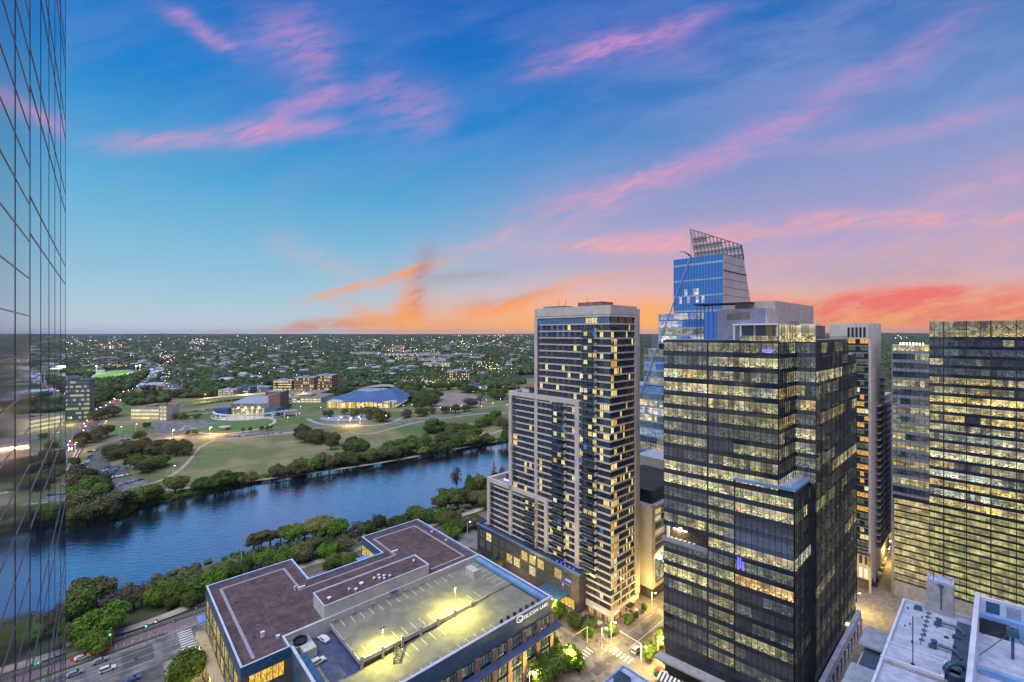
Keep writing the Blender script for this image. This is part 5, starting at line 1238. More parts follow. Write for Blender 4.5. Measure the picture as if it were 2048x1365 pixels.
M['brickred'] = pm('red_brick', (.20, .085, .07, 1), .8, var=.2); M['offwhite'] = pm('offwhite_wall', (.50, .47, .44, 1), .8, var=.1); M['tile'] = pm('terracotta', (.30, .16, .11, 1), .8, var=.15)
far_box('brick_office', 'stepped red brick office building with lit window bands above the parking terrace, left wing', 'office building', 588, 628, 790, 756, 30, 'brickred', 5, 9, .55, bands='tan')
far_box('brick_office', 'red brick office building with lit window bands, right wing beside the trees', 'office building', 632, 664, 788, 752, 34, 'brickred', 6, 8, .6, bands='tan')
far_box('glass_office', 'small square office building glowing yellow under a pale flat roof', 'office building', 547, 583, 782, 762, 26, 'darkmetal', 4, 12, .9, wf=.85, roof='roofwhite')
far_box('arched_office', 'long grey office block with rows of small lit windows', 'office building', 436, 466, 795, 781, 24, 'spandrelgrey', 3, 12, .7, roof='roofwhite')
far_box('arched_office', 'grey office block with a blue tinted glass front right of the long grey block', 'office building', 468, 500, 792, 776, 24, 'bluewall', 3, 10, .2, roof='tent')
far_box('arched_office', 'low grey roofed wing stretching right behind the theatre', 'office building', 500, 536, 784, 775, 20, 'spandrelgrey', 2, 10, .2, roof='roofwhite')
far_box('hotel', 'white framed slab hotel with tall lit windows standing in the trees', 'hotel', 894, 939, 766, 742, 18, 'brick', 5, 11, .55, rot=.08, roof='roofwhite', bands='offwhite', wf=.5)
far_box('lakeside_glass_office', 'green glazed office building at the left beside the bridge street, reflecting coloured lights', 'office building', 112, 164, 842, 762, 12, 'duct', 9, 12, .45, 'half', rot=.30, roof='tent', wf=.92)
far_box('garage', 'three storey car park building with yellow lit decks left of the theatre', 'car park building', 262, 318, 840, 818, 40, 'cream', 3, 3, .95, wf=.94, roof='deck', bands='tan')
far_box('garage_tower', 'narrow yellow lit stair tower at the right end of the three storey car park', 'stair tower', 319, 333, 842, 812, 12, 'cream', 4, 2, .95, roof='deck')
far_box('theatre_annex', 'open car park deck with yellow lit bays behind the theatre', 'car park building', 568, 642, 806, 797, 60, 'cream', 2, 9, .75, wf=.8, roof='deck')
far_box('theatre_annex', 'upper car park deck with parked rows, below the brick offices', 'car park building', 545, 640, 797, 787, 50, 'cream', 1, 8, .4, wf=.8, roof='deck')
far_box('spa_house', 'low blue grey roofed pavilion right of the hotel', 'pavilion', 935, 975, 778, 772, 26, 'offwhite', 1, 9, .5, roof='tent')
for i, (a, b_, c, d, mt_, lk) in enumerate([(770, 808, 704, 697, 'brickred', 'on'), (790, 810, 700, 692, 'tile', 'orange'), (834, 880, 716, 707, 'offwhite', 'half'), (880, 912, 720, 711, 'spandrelgrey', 'half'), (836, 892, 727, 718, 'offwhite', 'half'),
        (700, 760, 712, 705, 'offwhite', 'half'), (846, 900, 738, 727, 'offwhite', 'on'), (910, 960, 714, 709, 'spandrelgrey', 'half'), (760, 830, 716, 708, 'spandrelgrey', 'on'), (790, 832, 724, 716, 'brick', 'on'), (795, 825, 748, 741, 'offwhite', 'on'), (700, 722, 752, 747, 'offwhite', 'half')]):
    far_box('apartment_block', ['red brick block at the left end of the distant apartment cluster', 'orange lit block highest in the distant apartment cluster', 'pale block in the middle of the distant cluster', 'grey block at the right of the distant cluster', 'long pale block lower in the distant cluster', 'low pale block at the far left of the cluster',
        'four storey pale apartment slab nearest in the cluster', 'low grey hall beyond the cluster to the right', 'long grey block with warm windows in the cluster', 'dark brick block among the cluster', 'small pale block alone in the trees below the cluster', 'small white house like block left in the trees'][i],
        'apartment block', a, b_, c, d, 30, mt_, 3, 9, .6, lk, rot=R_.uniform(-.1, .1), roof='roofwhite', group='distant apartment blocks')
# curved car park deck by the theatre: long tan ramp
x = smooth(px([(333, 822), (380, 812), (430, 806), (480, 801), (545, 797), (600, 795)]))
t = thing('car_deck', 'long curved tan car park deck behind the theatre', 'car park', x[0])
mb = MB(); n = len(x)
for i in range(n - 1):
    a, b_ = x[i], x[i + 1]; q0, q1 = (a[0], a[1] + 34), (b_[0], b_[1] + 34)
    mb.prism([(a[0], a[1]), (b_[0], b_[1]), q1, q0], 2.0, 3.4, 0, bottom=True)
mb.build('deck', pm('lit_deck', (.48, .38, .22, 1), .8, var=.1, scale=.05), t)
for i in range(0, n - 1, 2): mb = MB(); a = x[i]; mb.xbox(a[0], a[0] + .8, a[1] + .5, a[1] + 1.3, -5, 2, 0); mb.build('column', M['tan'], t)

# theatre with its ring colonnade
cx, cy, _ = PT(478, 838, -5)
def EL(r, q, z): return (cx + r * 1.0 * math.cos(q), cy + 42 + r * .95 * math.sin(q), z)
t = thing('theatre', 'theatre with a glass fronted hall, fly tower and curved white colonnade lit at dusk', 'theatre', (cx, cy, -5))
mb = MB(); mb.xbox(cx - 27, cx + 27, cy + 24, cy + 75, -5, 14, 0, 1); mb.build('hall', [M['conc'], M['tent']], t)
mb = MB(); mb.face([(cx - 27, cy + 24, 14), (cx + 27, cy + 24, 14), (cx + 27, cy + 62, 20.5), (cx - 20, cy + 62, 20.5)], 0); mb.face([(cx + 27, cy + 24, 14), (cx + 27, cy + 62, 14), (cx + 27, cy + 62, 20.5)], 1); mb.build('sloped_roof', [M['roofgrey'], M['tan']], t)
mb = MB(); mb.xbox(cx + 5, cx + 32, cy + 62, cy + 84, -5, 27, 0, 1); mb.build('fly_tower', [M['brickr'], M['roofgrey']], t)
mb = MB(); mb.xbox(cx + 27.2, cx + 29, cy + 26, cy + 80, -5, 26, 0); mb.build('side_wall', pm('lit_plaster', (.52, .40, .28, 1), .8), t)
mb = MB(); mb.xbox(cx + 5, cx + 31.8, cy + 61.6, cy + 61.9, 22, 24.5, 0); mb.build('red_band', M['brickred'], t)  # plain strip in brick red
for s_ in (-1, 1):
    mb = MB(); mb.xbox(cx + s_ * 38 - 10, cx + s_ * 38 + 10, cy + 16, cy + 34, -5, 7.5, 0, 1); mb.build('wing', [M['bluewall'], M['tent']], t)
mb = MB(); pane_run(mb, (cx - 26.8, cy + 23.8), (cx + 26.8, cy + 23.8), -4.8, 6.5, 24, lambda i: lits('on' if R_.random() < .55 else 'half', .9), .4, seed=31); pane_run(mb, (cx - 26.8, cy + 23.8), (cx + 26.8, cy + 23.8), 7, 13.5, 24, lambda i: lits('dim', 1.8), .4, seed=32); mb.build('glass_front', [M['glass'], M['mull'], M['mull']], t)
for i in range(4): mb = MB(); c = (cx - 15 + i * 10.5, cy + 22.5, 7.6); mb.lathe([(.01, -.9), (.9, -.4), (.9, .4), (.01, .9)], c, 8); mb.build('flood_lamp', M['lamp_w'], t)
ring_ = MB(); qs = np.linspace(math.radians(190), math.radians(350), 25); rr = 56
for q0, q1 in zip(qs[:-1], qs[1:]):
    ring_.prism([EL(rr, q0, 0)[:2], EL(rr, q1, 0)[:2], EL(rr - 2.2, q1, 0)[:2], EL(rr - 2.2, q0, 0)[:2]], 1.2, 2.8, 0, bottom=True)
ring_.build('ring_beam', M['white'], t)
for i, q in enumerate(qs[::2]):
    mb = MB(); c = EL(rr - 1.1, q, -5); mb.lathe([(.9, 0), (.8, 6.2)], c, 8); mb.build('column', M['white'], t)
    if i % 3 == 1:
        ld = bpy.data.lights.new('colonnade_light', 'POINT'); ld.energy = 900; ld.color = (1, .85, .55); ld.shadow_soft_size = .8; lo = bpy.data.objects.new('colonnade_light', ld); COL.objects.link(lo); lo.parent = t
        p = EL(rr - 4, q, 0); lo.location = (p[0] - cx, p[1] - cy, 4.2)
        mb = MB(); mb.lathe([(.01, -.6), (.6, -.2), (.6, .2), (.01, .6)], (p[0], p[1], 1.9), 8); mb.build('lamp', M['lamp_w'], t)
mb = MB(); pts = [EL(rr - 3, q, -4.9) for q in qs] + [(cx + 27, cy + 24, -4.9), (cx - 27, cy + 24, -4.9)]; mb.face(pts, 0); mb.build('terrace', M['offwhite'], t)
mb = MB(); 
for q0, q1 in zip(qs[:-1], qs[1:]): mb.prism([EL(rr + 3, q0, 0)[:2], EL(rr + 3, q1, 0)[:2], EL(rr + 2.6, q1, 0)[:2], EL(rr + 2.6, q0, 0)[:2]], -5, -3.6, 0)
mb.build('terrace_wall', M['white'], t)
mb = MB(); pts = [(cx + 46, cy + 6), (cx + 74, cy + 22), (cx + 70, cy + 34), (cx + 40, cy + 20)]; mb.prism(pts, 2, 3.2, 0, bottom=True)
for p in pts + [((pts[0][0] + pts[1][0]) / 2, (pts[0][1] + pts[1][1]) / 2)]: mb.xbox(p[0] - .6, p[0] + .6, p[1] - .6, p[1] + .6, -5, 2, 1)
mb.build('side_pavilion', [M['roofgrey'], M['white']], t)
# small round pavilion on the lawn
c = PT(450, 860, -5); t = thing('lawn_shelter', 'small white saucer roof shelter on the oval lawn in front of the theatre', 'shelter', c)
mb = MB(); mb.lathe([(.01, 4.2), (6.5, 3.8), (7, 4.4), (.01, 5.6)], c, 20); mb.build('roof', M['roofwhite'], t); mb = MB(); mb.lathe([(3.5, 0), (3.5, 3.8)], c, 12); mb.build('drum', M['brickr'], t)

# convention hall with the blue tent roof
hx, hy, _ = PT(718, 818, -5)
t = thing('convention_hall', 'large convention hall under a sweeping blue metal tent roof with open ring at the top', 'convention hall', (hx, hy, -5))
def eave(q):
    c_, s_ = math.cos(q), math.sin(q); m_ = (abs(c_) ** 3 + abs(s_) ** 3) ** (1 / 3)
    k_ = 1 + .10 * abs(math.sin(2 * q)) ** 2 * (1 if c_ > 0 else 1)
    return (hx + 3 + 66 * c_ / m_ * k_, hy + 62 + 62 * s_ / m_ * k_, 6.0 - 5.5 * abs(math.sin(2 * q)) ** 6)
rings = []
NQ = 64
for j in range(9):
    f_ = j / 8.0; row = []
    for i in range(NQ):
        q = 2 * math.pi * i / NQ; e = eave(q); tp = (hx + 8 + 32 * math.cos(q), hy + 66 + 26 * math.sin(q), 22 + 3 * math.sin(q) + 2.5 * math.cos(q))
        g = f_ ** 1.0; zz_ = e[2] + (tp[2] - e[2]) * (f_ ** 1.25)
        row.append((e[0] + (tp[0] - e[0]) * g, e[1] + (tp[1] - e[1]) * g, zz_))
    rings.append(row)
mb = MB()
for j in range(8):
    for i in range(NQ): mb.face([rings[j][i], rings[j][(i + 1) % NQ], rings[j + 1][(i + 1) % NQ], rings[j + 1][i]], 0)
mb.build('tent_roof', M['tent'], t, smooth=True)
mb = MB(); tp = rings[8]
for i in range(NQ): 
    a, b_ = tp[i], tp[(i + 1) % NQ]; mb.face([a, b_, (b_[0], b_[1], b_[2] - 4), (a[0], a[1], a[2] - 4)][::-1], 1)
mb.face([(p[0], p[1], 18.6) for p in tp], 0); mb.build('roof_well', [M['roofgrey'], M['tan']], t)
for i in range(6): mb = MB(); q = (hx - 12 + i * 7, hy + 60 + (i % 2) * 8); mb.xbox(q[0], q[0] + 4, q[1], q[1] + 3, 18.6, 20.4, 0); mb.build('roof_unit', M['roofwhite'], t)
mb = MB(); pane_run(mb, (hx - 56, hy + 6), (hx + 56, hy + 6), -5, 5.6, 36, lambda i: lits('orange' if R_.random() < .3 else 'on', .95) if R_.random() < .85 else lits('dim'), .3, seed=51); pane_run(mb, (hx + 58, hy + 8), (hx + 58, hy + 110), -5, 5, 20, lambda i: lits('half', 1.5), .3, seed=52); mb.build('glass_front', [M['home'], M['offwhite'], M['mull']], t)
mb = MB(); mb.xbox(hx - 57, hx + 57, hy + 7, hy + 110, -5, 6, 0); mb.build('hall_wall', M['offwhite'], t)
for i in range(8): mb = MB(); mb.xbox(hx - 55 + i * 15.5, hx - 53.6 + i * 15.5, hy + 3, hy + 4.4, -5, 5.4, 0); mb.build('column', M['offwhite'], t)
for dx in (-30, 0, 30):
    ld = bpy.data.lights.new('hall_light', 'POINT'); ld.energy = 2500; ld.color = (1, .8, .35); ld.shadow_soft_size = 2; lo = bpy.data.objects.new('hall_light', ld); COL.objects.link(lo); lo.parent = t; lo.location = (dx, 1, 5)
# sunken garden in front: pond and terrace walls
px_, py_, _ = PT(700, 836, -5)
mb = MB(); pts = []
for i in range(28): q = 2 * math.pi * i / 28; pts.append((px_ + 44 * math.cos(q), py_ + 26 * math.sin(q), -4.93))
mb.face(pts, 0); tag(mb.build('garden_terrace', M['roofgrey']), kind='structure')
mb = MB(); mb.face([(px_ + 22 * math.cos(2 * math.pi * i / 24) + 4, py_ + 8 * math.sin(2 * math.pi * i / 24) + 3, -4.88) for i in range(24)], 0); tag(mb.build('pond', M['water']), kind='structure')

# sports field
fpx = [(182, 757), (205, 747), (235, 743.5), (258, 743.5), (256, 748), (238, 754), (205, 758)]
pts = smooth([PG(x, y) for x, y in fpx + [fpx[0]]], 4); 
c = np.mean(np.array(pts), axis=0)
sheet('sports_field', [tuple(c + (np.array(p) - c) * 1.28) for p in pts], M['fieldedge'], .5)
sheet('sports_field', pts, M['field'], .6)
for i, (x_, y_) in enumerate([(193, 742), (272, 742), (280, 741)]):
    p = PG(x_, y_ + 6); t = thing('floodlight_mast', ['tall floodlight mast at the left end of the sports field', 'tall floodlight mast behind the right end of the sports field', 'floodlight mast farthest right by the sports field'][i], 'floodlight', p)
    mb = MB(); mb.bar(p, (p[0], p[1], p[2] + 24), .5, n=6); mb.build('mast', M['white'], t); mb = MB(); mb.xbox(p[0] - 2, p[0] + 2, p[1] - .4, p[1] + .4, p[2] + 24, p[2] + 25.5, 0); mb.build('lamp_head', M['lamp_w'], t)
    ld = bpy.data.lights.new('field_light', 'POINT'); ld.energy = 60000; ld.color = (.9, 1, .8); ld.shadow_soft_size = 2; lo = bpy.data.objects.new('field_light', ld); COL.objects.link(lo); lo.parent = t; lo.location = (6 - 8 * i, -16, 30)

# ------------------------------------------------------------------ houses among the trees
R_.seed(90)
def house_proto(w_, d_, h_, wall, roof, i):
    t = thing('house', 'small house', 'house')
    mb = MB(); mb.xbox(-w_ / 2, w_ / 2, -d_ / 2, d_ / 2, -2, h_, 0); mb.build('wall', M[wall], t)
    mb = MB(); e = .6; rh = d_ * .28
    A_ = [(-w_ / 2 - e, -d_ / 2 - e, h_), (w_ / 2 + e, -d_ / 2 - e, h_), (w_ / 2 + e, d_ / 2 + e, h_), (-w_ / 2 - e, d_ / 2 + e, h_)]; r0, r1 = (-w_ / 2 + 1.5, 0, h_ + rh), (w_ / 2 - 1.5, 0, h_ + rh)
    mb.face([A_[0], A_[1], r1, r0], 0); mb.face([A_[2], A_[3], r0, r1], 0); mb.face([A_[1], A_[2], r1], 0); mb.face([A_[3], A_[0], r0], 0); mb.face(A_[::-1], 0); mb.build('roof', M[roof], t)
    for k_ in range(3):
        mb = MB(); x_ = -w_ / 2 + w_ * (k_ + .5) / 3; mb.face([(x_ - .8, -d_ / 2 - .03, 1), (x_ + .8, -d_ / 2 - .03, 1), (x_ + .8, -d_ / 2 - .03, 2.5), (x_ - .8, -d_ / 2 - .03, 2.5)], 0, None, (1.3, .9, .45) if (k_ + i) % 2 else (.05, .06, .08)); mb.build('window', M['home'], t)
    return t
M['rooflight'] = pm('pale_shingle', (.20, .215, .28, 1), .8, var=.15); M['roofdark'] = pm('dark_shingle', (.10, .09, .11, 1), .8, var=.2); M['rooftan'] = pm('tan_shingle', (.26, .21, .19, 1), .8, var=.2)
hp = [house_proto(16, 10, 4.5, 'offwhite', 'rooflight', 0), house_proto(20, 12, 6, 'tan', 'roofdark', 1), house_proto(26, 13, 6, 'offwhite', 'roofwhite', 2), house_proto(14, 11, 5, 'brickred', 'rooftan', 3)]
hused = set()
hw = ['pale shingle roofed house', 'dark roofed two storey house', 'long white roofed house', 'tan roofed brick house']
regions = [((285, 375, 741, 782), 48, 'in the neighbourhood right of the bridge street'), ((385, 560, 700, 770), 60, 'scattered in the woods above the theatre'), ((560, 890, 700, 775), 66, 'scattered in the woods behind the convention hall'),
           ((130, 300, 700, 738), 34, 'in the woods beyond the sports field'), ((900, 1060, 690, 765), 34, 'in the woods left of the apartment tower'), ((345, 420, 770, 790), 9, 'on the slope above the curved car park deck')]
for (x0, x1, y0, y1), n_, wh in regions:
    for i in range(n_):
        k_ = R_.randrange(4); p = PG(R_.uniform(x0, x1), R_.uniform(y0, y1)); rz = R_.uniform(-.7, .7)
        lb, gr = hw[k_] + ' ' + wh, 'houses ' + wh
        if k_ not in hused: r = hp[k_]; r.location = p; r.rotation_euler = (0, 0, rz); r['label'] = lb; r['group'] = gr + ', ' + hw[k_]; hused.add(k_)
        else: r = dup(hp[k_], p, rz, R_.uniform(.8, 1.3), lb, gr + ', ' + hw[k_])
        r.location.z += 2.5
# ------------------------------------------------------------------ vegetation
nr = np.random.default_rng(4)
def leafmat(name, c1, c2, rough=.9):
    mt = bpy.data.materials.new(name); mt.use_nodes = True; k = NT(mt.node_tree); b = k.n['Principled BSDF']
    pos = k.n.new('ShaderNodeNewGeometry').outputs['Position']; oi = k.n.new('ShaderNodeObjectInfo').outputs['Random']
    a = k.noise(pos, .9, 3, .7); 
    f_ = k.m('ADD', k.m('MULTIPLY', k.ss(a, .32, .68), .7), k.m('MULTIPLY', oi, .3))
    k.put(b.inputs['Base Color'], k.mix(f_, c1, c2)); b.inputs['Roughness'].default_value = rough; b.inputs['Specular IOR Level'].default_value = .15
    return mt
LM = {'oak': leafmat('live_oak_leaves', (.038, .055, .018, 1), (.17, .18, .06, 1)), 'green': leafmat('green_leaves', (.035, .075, .016, 1), (.17, .25, .05, 1)),
      'bright': leafmat('fresh_green_leaves', (.05, .12, .012, 1), (.17, .28, .035, 1)), 'willow': leafmat('yellow_green_leaves', (.12, .14, .03, 1), (.30, .31, .09, 1)),
      'olive': leafmat('olive_leaves', (.065, .07, .03, 1), (.20, .19, .09, 1)), 'bare': leafmat('bare_twigs', (.075, .055, .06, 1), (.17, .125, .125, 1)), 'cypress': leafmat('rust_needles', (.09, .05, .035, 1), (.20, .12, .09, 1)),
      'dark': leafmat('dark_leaves', (.025, .048, .018, 1), (.11, .15, .045, 1)), 'far': None}
mt = bpy.data.materials.new('far_canopy'); mt.use_nodes = True; k = NT(mt.node_tree); b = k.n['Principled BSDF']; pos = k.n.new('ShaderNodeNewGeometry').outputs['Position']
ca = k.mix(k.ss(k.noise(pos, .07, 3, .7), .35, .65), (.012, .032, .018, 1), (.12, .17, .05, 1)); cb = k.mix(k.ss(k.noise(pos, .02, 4, .7, .5), .55, .68), ca, (.13, .10, .10, 1)); cc = k.mix(k.ss(k.noise(pos, .9, 2, .6), .3, .7, 0, .5), cb, (.01, .02, .01, 1))
k.put(b.inputs['Base Color'], cc); b.inputs['Roughness'].default_value = .95; b.inputs['Specular IOR Level'].default_value = .1; LM['far'] = mt
M['bark'] = pm('bark', (.07, .055, .045, 1), .9, var=.3, scale=2)
def rand_dirs(n):
    v = nr.normal(size=(n, 3)); return v / np.linalg.norm(v, axis=1)[:, None]
def leaf_crown(lobes, n, size, flat=.0, kind='leaf'):
    """many small leaf clump faces spread through the lobes of a crown"""
    vol = np.array([l[3] * l[4] * l[5] for l in lobes]) ** (2 / 3.); pr = vol / vol.sum()
    idx = nr.choice(len(lobes), size=n, p=pr); L = np.array(lobes)[idx]
    d = rand_dirs(n); d[:, 2] = np.where(d[:, 2] < -.35, -d[:, 2], d[:, 2]); r = nr.uniform(.60, 1.0, size=n)[:, None] ** .6 * np.where(nr.random(n) < .14, nr.uniform(1.05, 1.35, n), 1.05)[:, None]
    c = L[:, :3] + d * L[:, 3:6] * r
    nrm = d + nr.normal(scale=.55, size=(n, 3)); nrm /= np.linalg.norm(nrm, axis=1)[:, None]
    a = np.cross(nrm, rand_dirs(n)); a /= np.linalg.norm(a, axis=1)[:, None] + 1e-9; b = np.cross(nrm, a)
    s = size * nr.uniform(.55, 1.35, size=n)[:, None]
    V = np.stack([c - a * s, c - b * s * .75, c + a * s, c + b * s * .75], axis=1).reshape(-1, 3)
    F = np.arange(4 * n).reshape(-1, 4)
    return V, F
def blob(c, r, sub, jit=.14):
    import bmesh
    bm = bmesh.new(); bmesh.ops.create_icosphere(bm, subdivisions=sub, radius=1.0)
    V = np.array([v.co[:] for v in bm.verts]); F = np.array([[v.index for v in f.verts] for f in bm.faces]); bm.free()
    V = V * (1 + nr.normal(scale=jit, size=(len(V), 1))); return V * np.array(r) + np.array(c), F
def mesh_np(name, parts, mat):
    vs, fs = [], []; o = 0
    tri = []; quad = []
    for V, F in parts:
        vs.append(V); fs += [tuple(int(k) + o for k in f) for f in F]; o += len(V)
    me = bpy.data.meshes.new(name); me.from_pydata(np.concatenate(vs).tolist(), [], fs); me.materials.append(mat); me.update(); return me
def tree_proto(kind, R, H, seed, dens=1.0, shape='round'):
    rng = random.Random(seed); lobes = []
    if shape == 'round':
        for i in range(rng.randint(8, 12)):
            q = rng.uniform(0, 6.28); rr = R * rng.uniform(.15, .62); lobes.append((rr * math.cos(q), rr * math.sin(q), H * rng.uniform(.34, .80), R * rng.uniform(.28, .46), R * rng.uniform(.28, .46), H * rng.uniform(.15, .26)))
        lobes.append((0, 0, H * .52, R * .68, R * .68, H * .36))
    elif shape == 'low':
        for i in range(rng.randint(9, 13)):
            q = rng.uniform(0, 6.28); rr = R * rng.uniform(.1, .72); lobes.append((rr * math.cos(q), rr * math.sin(q), H * rng.uniform(.38, .78), R * rng.uniform(.25, .42), R * rng.uniform(.25, .42), H * rng.uniform(.2, .34)))
        lobes.append((0, 0, H * .45, R * .72, R * .72, H * .4))
    else:  # tall
        for i in range(9): 
            f_ = i / 8; q = rng.uniform(0, 6.28); rr = R * .35 * (1 - f_); lobes.append((rr * math.cos(q), rr * math.sin(q), H * (.30 + .62 * f_), R * (.75 - .55 * f_), R * (.75 - .55 * f_), H * .12))
    t = thing('tree', 'tree', 'tree')
    parts = []
    if kind not in ('bare', 'cypress'):
        for l in lobes: parts.append(blob(l[:3], (l[3] * .74, l[4] * .74, l[5] * .74), 2, .13))
        parts.append(leaf_crown(lobes, int(4200 * dens), R * .052))
    else: parts.append(leaf_crown(lobes, int(900 * dens), R * .055))
    me = mesh_np('crown', parts, LM[kind]); o = bpy.data.objects.new('crown', me); COL.objects.link(o); o.parent = t
    mb = MB(); th = H * (.5 if shape != 'low' else .35); mb.bar((0, 0, -1.5), (0, 0, th), R * .07, 0, 7, R * .045)
    nb = 7 if kind not in ('bare', 'cypress') else 14
    for i in range(nb):
        q = 6.28 * i / nb + rng.uniform(-.3, .3); l = lobes[i % len(lobes)]
        st = th * rng.uniform(.45, 1); mid = (l[0] * .4, l[1] * .4, st + (l[2] - st) * .55)
        mb.bar((0, 0, st), mid, R * .032, 0, 5, R * .02); mb.bar(mid, (l[0], l[1], l[2] + l[5] * .5), R * .02, 0, 4, R * .006)
        if kind in ('bare', 'cypress'):
            for j in range(5):
                e = (l[0] + rng.uniform(-1, 1) * l[3], l[1] + rng.uniform(-1, 1) * l[4], l[2] + rng.uniform(-.2, 1.1) * l[5]); mb.bar(mid, e, R * .011, 0, 3, R * .003)
    mb.build('trunk', M['bark'], t)
    return t
PR = {}
for kd, sh, R, H, dn in (('oak', 'round', 5, 8.5, 1.2), ('green', 'round', 5, 9, 1.1), ('bright', 'low', 5, 7, 1.1), ('willow', 'round', 5, 9.5, .9), ('olive', 'round', 5, 9, 1.0), ('bare', 'round', 5, 10.5, 1.0), ('cypress', 'tall', 3.2, 12, .8), ('dark', 'low', 5, 7.5, 1.0)):
    PR[kd] = [tree_proto(kd, R, H, 10 * i + hash(kd) % 7 * 0 + len(kd) + i, dn, sh) for i in range(3 if kd in ('oak', 'green', 'dark') else 2)]
treeused = set()
TN = {'oak': ('live_oak', 'dark olive live oak'), 'green': ('leafy_tree', 'mid green leafy tree'), 'bright': ('bright_shrub', 'bright green bushy tree'), 'willow': ('willow_tree', 'yellow green willow like tree'),
      'olive': ('olive_green_tree', 'olive brown tree'), 'bare': ('bare_tree', 'leafless purple brown tree'), 'cypress': ('cypress_tree', 'rusty conical cypress'), 'dark': ('dark_shrub', 'low dark green tree')}
NTREE = [0]
def tree(kind, x, y, z, dia, where, hs=None, label=None):
    k_ = R_.randrange(len(PR[kind])); pr = PR[kind][k_]; base = 10.0 if kind != 'cypress' else 6.4
    dia = dia * 1.12; sc = dia / base; hz = (hs if hs else R_.uniform(.85, 1.15)) * min(1.25, max(.55, (7.5 / dia) ** .25 if dia > 0 else 1)) * sc
    lb = label or (TN[kind][1] + ' ' + where); gr = None if label else TN[kind][1] + 's ' + where
    if (kind, k_) not in treeused:
        treeused.add((kind, k_)); r = pr; r.location = (x, y, z); r.rotation_euler = (0, 0, R_.uniform(0, 6.28)); r.scale = (sc, sc, hz); r['label'] = lb
        if gr: r['group'] = gr
    else: r = dup(pr, (x, y, z), R_.uniform(0, 6.28), (sc, sc, hz), lb, gr)
    if not gr and 'group' in r: del r['group']
    r.name = TN[kind][0]; NTREE[0] += 1
    return r
def bankz(x, y):
    a, b_ = AB(x, y)
    if b_ < 233: return 0
    return -0.02 - 7.0 * min(1, max(0, (b_ - 233) / 60.0)) ** 1.3
def row(pts, n, dia, kinds, where, z=-5.0, jx=6, jy=3, bank=False):
    """trees along a polyline of the photograph; dia = range of crown width in photograph pixels"""
    seg = [math.dist(p, q) for p, q in zip(pts[:-1], pts[1:])]; T_ = sum(seg)
    for i in range(n):
        t_ = T_ * (i + R_.uniform(.1, .9)) / n; j = 0
        while j < len(seg) - 1 and t_ > seg[j]: t_ -= seg[j]; j += 1
        f_ = t_ / seg[j]; X = pts[j][0] + (pts[j + 1][0] - pts[j][0]) * f_ + R_.uniform(-jx, jx); Y_ = pts[j][1] + (pts[j + 1][1] - pts[j][1]) * f_ + R_.uniform(-jy, jy)
        if bank:
            zz_ = -2.0
            for _ in range(5): p = PT(X, Y_, zz_); zz_ = bankz(p[0], p[1])
        else: zz_ = z
        x, y, _z = PT(X, Y_, zz_); d = R_.uniform(*dia) * y / FPX
        tree(R_.choice(kinds), x, y, zz_, d, where)
def one(kind, X, Y_, dia, label, z=None, hs=None):
    if z is None:
        zz_ = -2.0
        for _ in range(5): p = PT(X, Y_, zz_); zz_ = bankz(p[0], p[1])
    else: zz_ = z
    x, y, _z = PT(X, Y_, zz_); tree(kind, x, y, zz_, dia * y / FPX, '', hs, label)
R_.seed(12)
# far bank, along the water
row([(122, 1040), (180, 1040), (232, 1030)], 9, (55, 85), ['oak', 'dark', 'olive', 'oak'], 'in the dense stand at the water left of the boat house', jy=8)
row([(125, 1000), (165, 985), (196, 1002)], 8, (50, 72), ['oak', 'olive', 'bright', 'dark'], 'behind the waterside stand at the far left', jy=9)
row([(285, 1008), (310, 1003)], 3, (44, 56), ['dark', 'green'], 'on the bank by the boat house', jy=2)
one('willow', 350, 990, 48, 'large yellow green willow on the far bank right of the boat house', -5.5)
one('bright', 262, 1012, 34, 'bright green tree beside the white boat house roof', -5.5)
row([(395, 983), (440, 976), (470, 972)], 6, (34, 48), ['green', 'bright', 'dark'], 'on the far shore below the left end of the meadow', jy=2)
row([(480, 972), (520, 962)], 3, (16, 26), ['olive', 'willow'], 'low on the far shore below the meadow')
row([(545, 957), (600, 948), (650, 940)], 9, (22, 38), ['willow', 'green', 'olive', 'green'], 'on the far shore below the middle of the meadow', jy=4)
row([(590, 944), (640, 936)], 3, (30, 40), ['bright', 'willow'], 'on the middle shore behind the waterside bushes')
row([(660, 937), (720, 926), (790, 917)], 12, (26, 40), ['dark', 'green', 'olive', 'oak'], 'along the shore right of the meadow', jy=4)
row([(800, 914), (880, 904), (960, 892), (1015, 884)], 18, (22, 38), ['green', 'willow', 'green', 'oak', 'dark'], 'along the shore toward the apartment tower', jy=4)
row([(770, 905), (850, 892), (960, 878)], 14, (22, 34), ['oak', 'green', 'bright', 'olive'], 'in the second row behind the right hand shore', jy=6)
row([(600, 868), (630, 884), (668, 896)], 12, (26, 38), ['oak', 'dark', 'oak'], 'in the dark grove at the right end of the meadow', jy=9, jx=10)
row([(690, 905), (735, 903)], 5, (26, 34), ['oak', 'green'], 'below the dark grove near the shore', jy=6)
row([(850, 866), (900, 858), (912, 872), (960, 862)], 12, (20, 34), ['oak', 'green', 'dark'], 'on the lawn between road and right hand shore', jy=6)
row([(960, 850), (990, 846), (1018, 862)], 8, (20, 30), ['oak', 'green'], 'by the looping path left of the apartment tower', jy=6)
